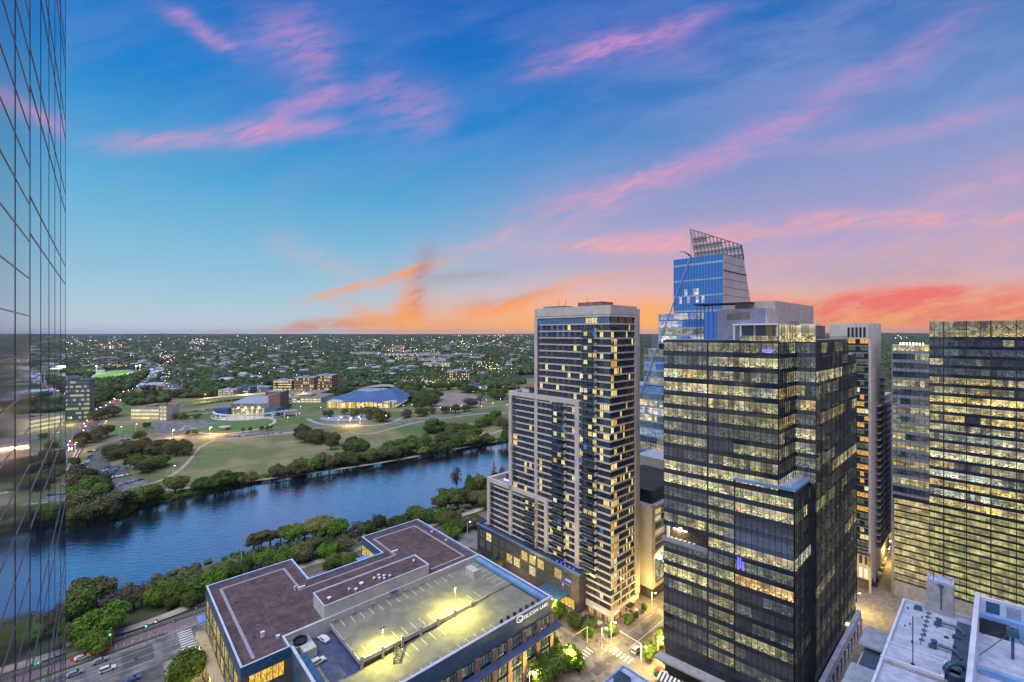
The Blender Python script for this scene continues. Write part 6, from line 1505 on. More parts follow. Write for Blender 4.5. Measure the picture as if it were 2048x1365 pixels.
# grove beside the riverside car park
row([(215, 915), (265, 910), (320, 905), (372, 905)], 18, (26, 40), ['oak', 'oak', 'olive', 'dark'], 'in the grove between car park and meadow', jy=9, jx=8)
row([(255, 935), (290, 945), (330, 930)], 8, (26, 38), ['oak', 'olive', 'green'], 'at the lower edge of the car park grove', jy=6)
row([(150, 895), (175, 885), (215, 876)], 8, (24, 34), ['oak', 'olive'], 'between the bridge street and the riverside car park', jy=5)
row([(150, 930), (150, 955)], 3, (20, 28), ['dark', 'oak'], 'beside the bridge ramp')
one('green', 280, 883, 30, 'round green tree beside the orange lit road left of centre', -5)
one('dark', 292, 856, 14, 'small dark tree on the round plaza left of the theatre', -5)
row([(390, 872), (372, 872)], 2, (11, 14), ['green'], 'small on the road edge by the plaza')
# park trees right of the hall
row([(735, 832), (770, 848)], 5, (26, 36), ['oak', 'dark', 'oak'], 'around the turning circle below the convention hall', jy=4)
row([(800, 804), (815, 795), (850, 806), (870, 800), (830, 815)], 20, (22, 34), ['oak', 'dark', 'green', 'oak'], 'in the big grove right of the convention hall', jy=10, jx=10)
row([(800, 836), (848, 830), (900, 828), (945, 822)], 11, (15, 24), ['oak', 'oak', 'olive'], 'in the row of park oaks beyond the road', jy=3)
row([(870, 782), (905, 780), (960, 788), (1010, 790)], 14, (16, 26), ['oak', 'green', 'dark'], 'around the far side of the bare event lawn', jy=3)
row([(935, 820), (965, 810)], 4, (18, 26), ['bare', 'olive'], 'leafless by the park paths')
row([(975, 795), (1018, 805)], 6, (16, 22), ['green', 'oak'], 'near the right hand park entrance', jy=4)
row([(700, 838), (745, 836), (650, 832)], 7, (14, 22), ['dark', 'bare', 'green'], 'in the sunken garden of the convention hall', jy=4)
row([(345, 838), (400, 838)], 6, (10, 15), ['bright', 'green'], 'street tree along the plaza in front of the curved deck', jy=1)
row([(480, 868), (520, 862), (560, 858)], 5, (8, 11), ['olive', 'bare'], 'small street tree along the road below the oval lawn', jy=1)
row([(545, 815), (560, 818), (575, 815)], 4, (12, 20), ['dark', 'green'], 'between theatre and convention hall', jy=3)
row([(180, 838), (215, 838), (235, 828)], 6, (22, 30), ['oak', 'olive'], 'beside the bridge street below the car park building', jy=4)
row([(175, 815), (190, 800), (225, 790)], 14, (24, 34), ['green', 'oak', 'dark'], 'along the left side of the bridge street', jy=7, jx=14)
# near bank
one('bright', 205, 1272, 92, 'large bright green tree nearest the promenade at the lower left')
one('green', 150, 1240, 78, 'mid green tree by the mirror glass wall at the lower left')
one('oak', 172, 1222, 84, 'dark tree behind the bright green one at the lower left')
one('olive', 145, 1285, 50, 'olive brown tree partly hidden by the mirror glass wall')
one('olive', 195, 1215, 76, 'olive brown tree at the waterline, lower left')
one('bare', 232, 1236, 62, 'leafless purple tree at the water near the lower left')
one('bare', 268, 1218, 56, 'leafless brown tree right of the purple one')
one('willow', 285, 1212, 44, 'pale yellow green tree at the lower left waterline')
one('bright', 188, 1305, 56, 'low bright green bush beside the red barriers')
one('green', 255, 1226, 40, 'small green tree between the leafless ones')
row([(300, 1215), (345, 1202), (395, 1190), (425, 1180)], 12, (38, 56), ['green', 'dark', 'bright', 'green'], 'in the hedge like row between river and promenade', bank=True, jy=5)
row([(330, 1222), (360, 1214), (385, 1216), (400, 1205)], 7, (16, 26), ['dark', 'dark'], 'low beside the promenade fence', bank=True, jy=4)
row([(420, 1172), (450, 1160), (478, 1150), (500, 1146)], 8, (26, 40), ['green', 'bright', 'dark'], 'on the bank behind the left roof corner', bank=True, jy=4)
row([(500, 1100), (530, 1090), (560, 1082)], 6, (24, 36), ['bare', 'olive', 'willow'], 'thin at the water by the utility pole', bank=True, jy=4)
row([(575, 1082), (610, 1078), (650, 1072), (680, 1070)], 9, (34, 50), ['willow', 'willow', 'bright'], 'in the yellow green clump at the water', bank=True, jy=3)
row([(520, 1130), (580, 1128), (620, 1120), (660, 1110), (700, 1100)], 14, (30, 46), ['dark', 'green', 'olive', 'bright'], 'on the bank behind the low roof', bank=True, jy=8)
row([(650, 1142), (690, 1128), (705, 1138)], 7, (22, 32), ['willow', 'bright', 'green'], 'in the notch of the low roof lit by the windows', bank=True, jy=5)
row([(710, 1075), (760, 1062), (800, 1056), (830, 1050), (860, 1050)], 11, (28, 40), ['dark', 'olive', 'bare', 'green'], 'at the water right of the yellow green clump', bank=True, jy=5)
row([(880, 1048), (915, 1060), (955, 1050)], 9, (28, 42), ['olive', 'oak', 'bright', 'dark'], 'by the path left of the podium', bank=True, jy=8)
row([(875, 1020), (905, 1010), (950, 1015), (975, 1020)], 11, (30, 44), ['green', 'olive', 'oak', 'dark'], 'in the thick clump left of the stepped tower', bank=True, jy=8)
row([(970, 985), (1000, 965)], 4, (24, 34), ['green', 'bright', 'oak'], 'behind the lower tower step', bank=True, jy=6)
one('bare', 914, 992, 26, 'tall slender leafless tree at the water left of the stepped tower', hs=2.3)
one('green', 940, 1000, 30, 'tall mid green conical tree right of the slender leafless one', hs=1.8)
one('willow', 958, 985, 26, 'yellow green tree near the lower tower step', hs=1.6)
one('cypress', 988, 985, 24, 'rusty conical cypress beside the lower tower step', hs=1.3)
one('bare', 1004, 962, 20, 'small leafless tree peeping over the lower tower terrace', hs=1.3)
one('bright', 905, 1078, 34, 'bright green tree beside the right end of the low roof')
# streets
a_, b_ = 14.5, 182; x, y = G(22, 186); tree('green', x, y, 0.15, 14.5, '', 1.15, 'big dark green street tree at the bottom left beside the office building')
for i, (A_, B_, k_, d_, lb) in enumerate([(124.3, 116, 'green', 9, 'green street tree below the lettered corner of the low office building'), (124.3, 127, 'dark', 8, 'dark street tree behind the lettered corner'), (123.0, 104.8, 'bright', 10.5, 'bright lit street tree at the bottom, left of the crossing'), (116.5, 105.5, 'green', 11, 'green street tree under the right facade at the bottom edge'),
        (110, 105, 'green', 10, 'green tree at the foot of the stone piers'), (142.5, 126, 'green', 8, 'street tree lit orange in front of the entrance canopy'), (142.0, 117, 'dark', 8, 'dark street tree at the far side of the crossing'), (141.8, 110.5, 'bright', 5.5, 'small vivid green tree lit from below at the crossing'), (146.5, 113.5, 'dark', 7, 'dark tree beside the corner restaurant'), (149, 105.0, 'green', 5, 'small tree at the restaurant corner post'),
        (160, 104.2, 'green', 4.5, 'small street tree before the right facade of the apartment tower'), (166, 104.2, 'dark', 2.6, 'tiny clipped tree on the pavement of the apartment tower'), (173, 104.4, 'green', 3, 'little tree farther up the side street'), (140.5, 133, 'green', 7, 'leafy tree beside the entrance canopy'), (141.0, 145, 'dark', 8.5, 'dark tree along the podium street'), (141.0, 158, 'dark', 9, 'second dark tree along the podium street'), (145, 172, 'dark', 9.5, 'dark tree in front of the podium windows'), (143, 186, 'oak', 9, 'olive dark tree at the far end of the podium'), (124, 145, 'oak', 7, 'dark tree squeezed behind the garage wall'), (124, 160, 'oak', 7, 'tree in the street behind the garage'),
        (148.5, 88.2, 'green', 6, 'green tree at the right side of the crossing by the lamp'), (154, 88.4, 'olive', 7.5, 'tree lit yellow before the dark glass tower'), (158, 87.9, 'green', 6.5, 'leafy tree at the dark tower corner'), (143, 80, 'green', 5, 'small round tree in the pavement left of the striped awning'), (150, 77, 'bright', 6, 'green tree under the striped awning'), (118, 88, 'dark', 7, 'dark tree at the bottom beside the parked cars'), (190, 62, 'green', 9, 'tree in the alley between dark tower and white roofs')]):
    x, y = G(A_, B_); tree(k_, x, y, .15, d_, '', None, lb)
p = PT(1688, 1352, 0); 
# remaining individual trees up the slope behind the park, largest ones
R_.seed(31)
row([(345, 800), (420, 788), (440, 800)], 8, (16, 24), ['oak', 'green', 'dark'], 'in front of the grey offices', jy=4)
row([(672, 796), (700, 785), (740, 782), (800, 785), (850, 778)], 22, (18, 28), ['oak', 'green', 'dark'], 'along the street behind the convention hall', jy=5)
row([(330, 792), (300, 800), (250, 806)], 10, (18, 26), ['green', 'dark', 'oak'], 'behind the three storey car park building', jy=4)
for kd in PR:
    for q_, pr in enumerate(PR[kd]):
        if (kd, q_) not in treeused:
            for c in list(pr.children): bpy.data.objects.remove(c)
            bpy.data.objects.remove(pr)
# undergrowth on both banks, one mass each
def scrub(name, pts, rr, mat, nleaf):
    parts = []
    for (x, y, z) in pts:
        r = R_.uniform(*rr); parts.append(blob((x, y, z + r * .25), (r, r, r * .75), 1, .2)); parts.append(leaf_crown([(x, y, z + r * .25, r * 1.1, r * 1.1, r * .85)], nleaf, r * .22))
    me = mesh_np(name, parts, mat); o = bpy.data.objects.new(name, me); COL.objects.link(o); return tag(o, kind='stuff')
def nearpts(n, b0, edge):
    out = []
    while len(out) < n:
        a = R_.uniform(-70, 330); x, y = G(a, 0); sh = float(np.interp(a, [AB(*q)[0] for q in north[1:14]], [AB(*q)[1] for q in north[1:14]]))
        b_ = sh - R_.random() ** 1.5 * edge - 0.5 if R_.random() < .8 else R_.uniform(b0, sh)
        if 234 < b_ < 249 and R_.random() < .93: continue
        if b_ < b0: continue
        x, y = G(a, b_); out.append((x, y, bankz(x, y)))
    return out
tag(scrub('bank_undergrowth', nearpts(420, 236, 16), (1.0, 2.6), LM['dark'], 26), 'low dark scrub filling the near river bank'); tag(scrub('bank_undergrowth', nearpts(320, 250, 26), (1.0, 2.4), LM['olive'], 26), 'dry olive scrub scattered down the near river bank')
fp = []
for i in range(620):
    j = R_.randrange(3, 21); f_ = R_.random(); q = [south[j][c] + (south[j + 1][c] - south[j][c]) * f_ for c in (0, 1)]; off = R_.uniform(1, 9); fp.append((q[0] + R_.uniform(-2, 2), q[1] + off, -5.6 if off > 4 else -6.4))
tag(scrub('shore_undergrowth', fp, (1.3, 3.0), LM['green'], 26), 'low green scrub along the far shoreline')
# far canopy: beyond the count, one mass
def inpoly(x, y, P_):
    c = False; j = len(P_) - 1
    for i in range(len(P_)):
        if (P_[i][1] > y) != (P_[j][1] > y) and x < (P_[j][0] - P_[i][0]) * (y - P_[i][1]) / (P_[j][1] - P_[i][1]) + P_[i][0]: c = not c
        j = i
    return c
EX = [[(170, 762), (190, 744), (230, 739), (262, 738), (290, 742), (268, 756), (235, 762), (200, 764)], [(250, 790), (305, 742), (345, 715), (352, 718), (325, 748), (275, 792)], [(110, 850), (110, 752), (172, 752), (172, 850)],
      [(540, 800), (540, 772), (670, 760), (672, 800)], [(434, 800), (434, 784), (540, 780), (540, 800)], [(890, 770), (890, 758), (942, 758), (942, 770)], [(640, 830), (640, 790), (700, 775), (800, 780), (800, 830)]]
limit = [(-600, 1000), (60, 860), (122, 846), (180, 800), (215, 786), (250, 806), (262, 812), (330, 806), (345, 800), (430, 795), (540, 792), (640, 788), (700, 776), (760, 772), (860, 775), (960, 776), (1060, 785), (1400, 790), (2300, 790)]
lx, ly = zip(*limit)
ic = blob((0, 0, 0), (1, 1, 1), 2, .0); ic1 = blob((0, 0, 0), (1, 1, 1), 1, .0)
def canopy(name, ymin, ymax, s0, k_s, base_, nlobe, mat, zoff=0):
    Vs, Fs = [], []; off = 0; B, F = base_; y = ymin
    while y < ymax:
        s = s0 + k_s * y
        for (u0, u1) in ((-1.12, .305), (.79, .93)):
            n = int((u1 - u0) * y / s)
            for i in range(n):
                u = u0 + (u1 - u0) * (i + R_.random()) / max(n, 1); Y_ = y + R_.uniform(-.5, .5) * s; X = u * Y_
                z = gz(X, Y_); pX = CXP + u * FPX; pY = CYP + (EYE - z) * FPX / Y_
                if pY > np.interp(pX, lx, ly): continue
                if any(inpoly(pX, pY, e) for e in EX): continue
                if noise.noise(Vector((X / 90, Y_ / 90, 5))) < -.22: continue
                for q in range(nlobe):
                    r = s * R_.uniform(.42, .72); h = (3.2 + s * (.16 if s < 15 else .075)) * R_.uniform(.8, 1.5)
                    V = B * (1 + nr.normal(scale=.20, size=(len(B), 1))) * np.array([r, r, h]) + np.array([X + R_.uniform(-.35, .35) * s * (q > 0), Y_ + R_.uniform(-.35, .35) * s * (q > 0), z + h * R_.uniform(.5, 1.25) + zoff])
                    Vs.append(V); Fs.append(F + off); off += len(B)
        y += s * .86
    V = np.concatenate(Vs).astype(np.float32); F = np.concatenate(Fs).astype(np.int32)
    me = bpy.data.meshes.new(name); me.vertices.add(len(V)); me.vertices.foreach_set('co', V.ravel()); me.loops.add(F.size); me.loops.foreach_set('vertex_index', F.ravel())
    me.polygons.add(len(F)); me.polygons.foreach_set('loop_start', np.arange(0, F.size, 3, dtype=np.int32)); me.polygons.foreach_set('loop_total', np.full(len(F), 3, dtype=np.int32)); me.update(calc_edges=True); me.validate()
    me.materials.append(mat); o = bpy.data.objects.new(name, me); COL.objects.link(o); tag(o, kind='stuff'); print(name, len(F)); return o
R_.seed(2)
tag(canopy('woodland', 620, 1500, 11, .0, ic, 1, LM['far']), 'dense tree canopy covering the land behind the park')
tag(canopy('far_woodland', 1500, 9200, 7, .0070, ic1, 1, LM['far']), 'endless low woodland reaching the horizon')

# roofs far out among the trees, beyond the count
R_.seed(71); mb = MB()
for i in range(600):
    X, Y_ = R_.uniform(100, 1066), 681 + 70 * R_.random() ** 1.4
    if noise.noise(Vector((X / 60, Y_ / 14, 2.2))) < -.05: continue
    p = PG(X, Y_); s_ = (7 + p[1] * .0035) * R_.uniform(.6, 1.6); z = p[2] + 5.5 + min(14, p[1] * .0035); a = R_.uniform(0, 3.1); c, d = math.cos(a), math.sin(a)
    P = lambda u_, v_: (p[0] + c * u_ - d * v_, p[1] + d * u_ + c * v_)
    mb.prism([P(-s_, -s_ * .4), P(s_, -s_ * .4), P(s_, s_ * .4), P(-s_, s_ * .4)], p[2], z, 1 + i % 2, 0 if i % 3 else 3)
tag(mb.build('distant_rooftops', [M['rooflight'], M['offwhite'], M['tan'], M['roofdark']]), 'countless small roofs far out in the woodland', kind='stuff')
# ------------------------------------------------------------------ distant lights
R_.seed(44)
mbw = {'white': MB(), 'orange': MB(), 'red': MB()}
def spark(X, Y_, h=9, k_='white', s=1.0):
    p = PG(X, Y_); r = p[1] / FPX * .50 * s; mbw[k_].lathe([(.01, -r), (r, 0), (.01, r)], (p[0], p[1], p[2] + h + min(16, p[1] * .0032)), 4)
for i in range(420):
    X = R_.uniform(110, 1064); Y_ = 676 + abs(R_.gauss(0, 1)) * 26
    if Y_ > 790: continue
    spark(X, Y_, R_.uniform(8, 13), 'white' if R_.random() < .72 else 'orange', .35 + 1.1 * R_.random() ** 3)
for (cx_, cy_, sx_, sy_, n_, k_) in ((215, 696, 30, 3, 60, 'orange'), (225, 700, 25, 3, 40, 'white'), (335, 722, 14, 8, 60, 'white'), (338, 726, 6, 5, 26, 'red'), (160, 690, 30, 6, 60, 'white'), (400, 690, 10, 4, 30, 'white'), (840, 712, 45, 8, 90, 'orange'), (800, 706, 40, 6, 60, 'white'),
        (985, 745, 34, 5, 110, 'white'), (970, 748, 34, 5, 60, 'orange'), (880, 738, 10, 9, 40, 'orange'), (850, 776, 50, 5, 70, 'orange'), (860, 774, 50, 4, 40, 'red'), (925, 690, 20, 3, 40, 'white'), (600, 690, 30, 3, 30, 'white'), (1000, 676, 50, 1.5, 60, 'orange'), (1800, 679, 16, 2, 26, 'white'), (230, 741, 40, 2, 50, 'orange'), (560, 760, 60, 14, 40, 'white'), (340, 765, 25, 14, 50, 'white')):
    for i in range(n_): 
        if R_.random() < .45: spark(R_.gauss(cx_, sx_ * .7), max(674, R_.gauss(cy_, sy_)), R_.uniform(9, 14), k_, .45 + 1.0 * R_.random() ** 2)
for k_, mt_, st_ in (('white', (1, .90, .72, 1), 7), ('orange', (1, .55, .18, 1), 7), ('red', (1, .08, .12, 1), 3.0)):
    tag(mbw[k_].build('distant_lights', em('distant_' + k_, mt_, st_)), 'scattered %s lights far out in the woods and streets' % k_, kind='stuff')
# ------------------------------------------------------------------ cars
EK = 2.3
R_.seed(7)
def car_proto(paint, suv=False):
    t = thing('car', 'car', 'car'); w_ = .9; H_ = 1.72 if suv else 1.45
    prof = [(-2.3, .35), (-2.3, .85), (-2.15, 1.0), (-1.75, 1.02), (-1.35 if not suv else -2.0, H_), (.35, H_), (1.0, 1.0), (2.0, .85), (2.3, .65), (2.3, .35)]
    mb = MB(); n = len(prof)
    def wy(z): return w_ * (1 - .16 * max(0, (z - 1.0) / .5))
    for i in range(n):
        p, q = prof[i], prof[(i + 1) % n]; mb.face([(p[0], -wy(p[1]), p[1]), (p[0], wy(p[1]), p[1]), (q[0], wy(q[1]), q[1]), (q[0], -wy(q[1]), q[1])], 0)
    for s in (-1, 1): mb.face([(p[0], s * wy(p[1]), p[1]) for p in (prof if s < 0 else prof[::-1])], 0)
    mb.build('body', paint, t)
    mb = MB(); z0, z1 = 1.04, H_ - .1; r0 = -1.3 if not suv else -1.95; sl = .3
    for s in (-1, 1):
        y0, y1 = s * (wy(z0) + .012), s * (wy(z1) + .012); mb.face([(r0 - (.32 if not suv else .1), y0, z0), (.85, y0, z0), (.35, y1, z1), (r0, y1, z1)][::(-1 if s > 0 else 1)], 0)
    mb.face([(1.0, -.78, 1.02), (1.0, .78, 1.02), (.42, .68, H_ - .04), (.42, -.68, H_ - .04)], 0)
    xr = prof[4][0]; mb.face([(xr - .35 if not suv else -2.17, -.75, 1.06), (xr - .35 if not suv else -2.17, .75, 1.06), (xr - .03, .66, H_ - .08), (xr - .03, -.66, H_ - .08)][::-1], 0)
    mb.build('window', M['spandrel'], t)
    for x_ in (-1.45, 1.45):
        for s in (-1, 1):
            mb = MB(); c = (x_, s * .84, .33)
            for k_ in range(10):
                a, b_ = 2 * math.pi * k_ / 10, 2 * math.pi * (k_ + 1) / 10
                P = lambda q, y: (c[0] + .33 * math.cos(q), c[1] + y, c[2] + .33 * math.sin(q))
                mb.face([P(a, -.1), P(b_, -.1), P(b_, .1), P(a, .1)], 0)
            mb.face([(c[0] + .33 * math.cos(2 * math.pi * k_ / 10), c[1] + s * .1, c[2] + .33 * math.sin(2 * math.pi * k_ / 10)) for k_ in range(10)], 0); mb.build('wheel', M['darkmetal'], t)
    for s in (-1, 1):
        mb = MB(); mb.xbox(2.28, 2.33, s * .62 - .15, s * .62 + .15, .62, .78, 0); mb.build('headlight', M['white'], t)
        mb = MB(); mb.xbox(-2.33, -2.28, s * .66 - .13, s * .66 + .13, .72, .9, 0); mb.build('tail_light', M['brickred'], t)
    return t
cp = {'white': car_proto(pm('white_car_paint', (.72, .73, .76, 1), .25, var=.03, coat=.6)), 'white suv': car_proto(bpy.data.materials['white_car_paint'], True), 'black': car_proto(pm('black_car_paint', (.02, .022, .028, 1), .2, coat=.8)),
      'silver': car_proto(pm('silver_car_paint', (.40, .42, .46, 1), .3, .4, var=.04)), 'red': car_proto(pm('red_car_paint', (.42, .03, .03, 1), .25, coat=.6)), 'blue': car_proto(pm('blue_car_paint', (.05, .12, .30, 1), .25, coat=.6))}
cu_ = set()
def car(col, x, y, z, rz, label, group=None):
    if col not in cu_: cu_.add(col); r = cp[col]; r.location = (x, y, z); r.rotation_euler = (0, 0, rz); r['label'] = label
    else: r = dup(cp[col], (x, y, z), rz, 1, label)
    if group: r['group'] = group
    elif 'group' in r: del r['group']
    r.name = 'parked_car' if 'parked' in label else 'car'; r['category'] = 'car'; return r
AU = math.atan2(UY, UX); AV = AU + math.pi / 2
def gcar(col, a, b_, z, rz, label, group=None): x, y = G(a, b_); car(col, x, y, z, rz, label, group)
gcar('white', 53.6, 149.0, ZL0 + .03, AV + .25, 'white saloon car parked on the sealed blue bay of the rooftop car park')
gcar('white suv', 48.6, 139.8, ZL0 + .03, AU + .15, 'white car with dark sunroof parked by the blue parapet of the rooftop car park')
gcar('white suv', 126.0, 109.8, .03, -AU + 1.4, 'white pickup like car waiting at the crossing below the lettered corner')
gcar('black', 125.9, 103.2, .15, AV, 'black car half hidden by the tree at the bottom of the crossing')
gcar('white suv', 149.5, 93.6, .05, AU, 'white patrol car with dark stripe at the right of the crossing')
gcar('red', 168.0, 92.8, .05, AU + math.pi, 'red car on the side street beside the dark glass tower')
gcar('black', 152, 82, .15, AV, 'dark car parked in front of the striped awning')
# bottom left street traffic
for i, (c_, X, Y_, lb) in enumerate([('white', 165, 1318, 'white car driving on the riverside road nearest the mirror glass wall'), ('silver', 200, 1325, 'silver car in the middle of the riverside road'), ('white suv', 215, 1342, 'white car with red tail lights at the bottom left crossing'), ('blue', 265, 1362, 'blue car at the bottom edge, lower left'), ('silver', 150, 1350, 'silver car lowest in the bottom left corner'), ('red', 182, 1303, 'red car beside the red barriers')]):
    x, y, _z = PT(X, Y_, 0); car(c_, x, y, .03, AU + (.1 if i % 2 else 0), lb)
# riverside car park and roads beyond
def carline(pts, n, z, group, desc, cols_=('white', 'black', 'silver', 'red', 'blue', 'white suv'), perp=True, jit=.06):
    for i in range(n):
        f_ = (i + .5) / n; p = PT(pts[0][0] + (pts[1][0] - pts[0][0]) * f_, pts[0][1] + (pts[1][1] - pts[0][1]) * f_, z); q = PT(pts[1][0], pts[1][1], z); o = PT(pts[0][0], pts[0][1], z)
        an = math.atan2(q[1] - o[1], q[0] - o[0]) + (math.pi / 2 if perp else 0) + R_.uniform(-jit, jit); c_ = R_.choice(cols_)
        car(c_, p[0], p[1], z + .08, an, '%s car parked %s' % (c_, desc) if perp or 'parked' in group else '%s car %s' % (c_, desc), '%s, %s' % (group, c_))
carline([(176, 906), (196, 900)], 3, -5, 'cars parked at the top of the riverside car park', 'at the top bend of the riverside car park')
carline([(168, 934), (182, 912)], 7, -5, 'cars parked along the left edge of the riverside car park', 'along the left edge of the riverside car park')
carline([(160, 950), (170, 935)], 4, -5, 'cars parked low on the left of the riverside car park', 'low on the left of the riverside car park')
carline([(208, 952), (214, 936)], 6, -5, 'cars parked in the left row of the small lot', 'in the left row of the small lot by the grove')
carline([(222, 950), (234, 936)], 7, -5, 'cars parked in the right row of the small lot', 'in the right row of the small lot by the grove')
carline([(215, 958), (262, 950)], 9, -5, 'cars parked along the lower edge of the small lot', 'along the lower edge of the small lot')
carline([(238, 972), (285, 960)], 5, -5, 'cars parked by the path near the boat house', 'by the path near the boat house', perp=False)
carline([(262, 938), (285, 928)], 4, -5, 'cars parked under the grove', 'under the grove beside the meadow')
carline([(465, 874.5), (575, 866)], 13, -5, 'cars parked in a row along the road above the meadow', 'in the row along the road above the meadow', ('black', 'blue', 'silver', 'black'))
carline([(345, 830), (430, 818)], 18, -5, 'cars parked in the long lot beside the theatre', 'in the long lot beside the theatre')
carline([(350, 836), (432, 826)], 18, -5, 'cars parked in the lower row of the theatre lot', 'in the lower row of the theatre lot')
carline([(372, 852), (392, 860)], 5, -5, 'cars parked on the plaza left of the oval lawn', 'on the plaza left of the oval lawn', ('white', 'white suv', 'silver'))
carline([(362, 862), (372, 852)], 5, -5, 'cars parked in the outer row of the plaza', 'in the outer row of the plaza left of the lawn', ('white', 'white suv', 'silver'))
carline([(322, 841), (342, 840)], 2, -5, 'cars parked by the plaza trees', 'by the plaza trees', ('white', 'blue'), perp=False)
carline([(560, 804.5), (640, 801)], 12, -5, 'cars parked before the yellow lit deck', 'in front of the yellow lit deck', ('black', 'silver', 'white'))
carline([(185, 868), (255, 790)], 16, -5, 'cars queueing on the bridge street', 'queueing on the bridge street', perp=False)
carline([(150, 878), (205, 838)], 9, -5, 'cars on the near lanes of the bridge street', 'on the near lanes of the bridge street', perp=False)
carline([(240, 882), (262, 880)], 2, -5, 'cars on the orange lit road', 'on the orange lit road left end', ('red', 'black'), perp=False)
x_ = [(1748 + i * 3.6, 1172 - i * 10.5) for i in range(9)]
for i, (X, Y_) in enumerate(x_):
    p = PT(X + 4, Y_, 0); c_ = R_.choice(('black', 'silver', 'white')); car(c_, p[0], p[1], .16, AU, '%s car parked beside the slim residential tower' % c_, 'cars parked beside the slim residential tower, ' + c_)
# tail and head lights glowing on the bridge street
mb = MB(); mb2 = MB()
for i in range(170):
    f_ = R_.random(); X, Y_ = np.interp(f_, (0, .3, .6, 1), (132, 188, 250, 345)) + R_.uniform(-9, 9), np.interp(f_, (0, .3, .6, 1), (905, 832, 788, 722)) + R_.uniform(-4, 4); p = PT(X, Y_, -5); (mb if R_.random() < .62 else mb2).lathe([(.01, -.4), (.48 + f_ * .7, 0), (.01, .4)], (p[0], p[1], -3.7 + f_ * 2), 6)
tag(mb.build('brake_lights', M['red']), 'red brake lights of the queue on the bridge street', kind='stuff'); tag(mb2.build('head_lights', M['lamp_w']), 'white head lights of the queue on the bridge street', kind='stuff')

# ------------------------------------------------------------------ street furniture
def lamp(x, y, z, h, label, col='lamp_w', en=0, lc=(1, .8, .45), group=None, arm=1.6, ang=0.0, rad=.12):
    t = thing('street_lamp', label, 'street lamp', (x, y, z), group)
    mb = MB(); mb.bar((x, y, z), (x, y, z + h), rad, n=6, r2=rad * .6); mb.bar((x, y, z + h), (x + arm * math.cos(ang), y + arm * math.sin(ang), z + h + .25), rad * .5); mb.build('pole', M['white'], t)
    mb = MB(); c = (x + arm * math.cos(ang), y + arm * math.sin(ang), z + h + .2); mb.lathe([(.01, -.28), (.34, -.12), (.34, .06), (.01, .2)], c, 8); mb.build('lantern', M[col], t)
    if en:
        ld = bpy.data.lights.new('lamp_light', 'POINT'); ld.energy = en; ld.color = lc; ld.shadow_soft_size = .35; lo = bpy.data.objects.new('lamp_light', ld); COL.objects.link(lo); lo.parent = t; ld.energy = en * (EK if z > -1 else 1.3); lo.location = (arm * math.cos(ang), arm * math.sin(ang), h - .35)
    return t
WARMC = (1, .70, .20)
EK = 2.3
for (a, b_, en, lb) in ((141.0, 103.2, 2600, 'lamp post at the rounded pavement corner of the crossing, left'), (146.5, 102.8, 2600, 'lamp post with white head by the corner restaurant'), (143.0, 87.5, 3800, 'tall lamp post on the right hand corner of the crossing'), (176, 102.6, 5200, 'bright lamp on the side street before the apartment tower'),
        (206, 102.6, 5500, 'lamp farther up the side street'), (240, 89, 5000, 'lamp far up the side street behind the dark tower'), (125.2, 121, 4200, 'lamp hidden among the trees below the lettered corner'), (139.6, 130, 5200, 'lamp under the entrance canopy trees'), (140.5, 160, 3600, 'lamp along the podium street'), (122, 104.5, 3600, 'lamp at the bottom edge among bright trees'), (152, 86, 5000, 'lamp lighting the pavement before the dark tower orange'), (105, 106, 3800, 'lamp at the foot of the stone piers')):
    x, y = G(a, b_); lamp(x, y, .14, 8.0, lb, 'lamp_w' if en < 4000 else 'lamp_o', en, WARMC, ang=AU - 1.2)
for (a, b_, en, lb) in ((25, 150, 1700, 'lamp under the walk canopy of the low office building, near end'), (25, 172, 1700, 'lamp under the walk canopy, middle'), (25, 196, 1700, 'lamp under the walk canopy, river end')):
    x, y = G(a, b_); lamp(x, y, .15, 6.0, lb, 'lamp_o', en, WARMC, ang=0)
for (X, Y_, en, lb) in ((1690, 1290, 5200, 'alley lamp below the finned flank of the dark tower'), (1712, 1225, 5200, 'alley lamp farther up beside the residential tower'), (1772, 1130, 4200, 'orange lamp between the residential tower and the right glass block'), (1778, 1060, 6200, 'second orange lamp deeper between the two right hand towers'), (1655, 1352, 4000, 'alley lamp nearest the bottom edge')):
    x, y, _z = PT(X, Y_, 0); lamp(x, y, .02, 8, lb, 'lamp_o', en, WARMC, ang=0)
# riverside road: lit signals, poles
for (X, Y_, h, lb) in ((394, 1262, 10, 'thin lamp post at the zebra crossing by the roof corner'), (222, 1308, 8, 'post with green signal beside the red barrier'), (294, 1290, 8, 'post with teal signal on the promenade'), (313, 1286, 9, 'post with yellow signal on the promenade'), (350, 1275, 7, 'post with small tan sign on the promenade')):
    x, y, _z = PT(X, Y_, 0)
    t = thing('signal_post', lb, 'traffic signal', (x, y, .01)); mb = MB(); mb.bar((x, y, .01), (x, y, h), .1, n=6); mb.build('pole', M['metal'], t)
    k_ = 'green' if ('green' in lb or 'teal' in lb) else ('warm_e' if 'yellow' in lb else 'stone')
    mb = MB(); mb.xbox(x - .35, x + .35, y - .25, y + .1, h - 1.2, h, 0); mb.build('signal_box', M['darkmetal'], t); mb = MB(); mb.lathe([(.01, -.4), (.42, 0), (.01, .4)], (x, y - .35, h - .6), 8); mb.build('signal_light', M[k_], t)
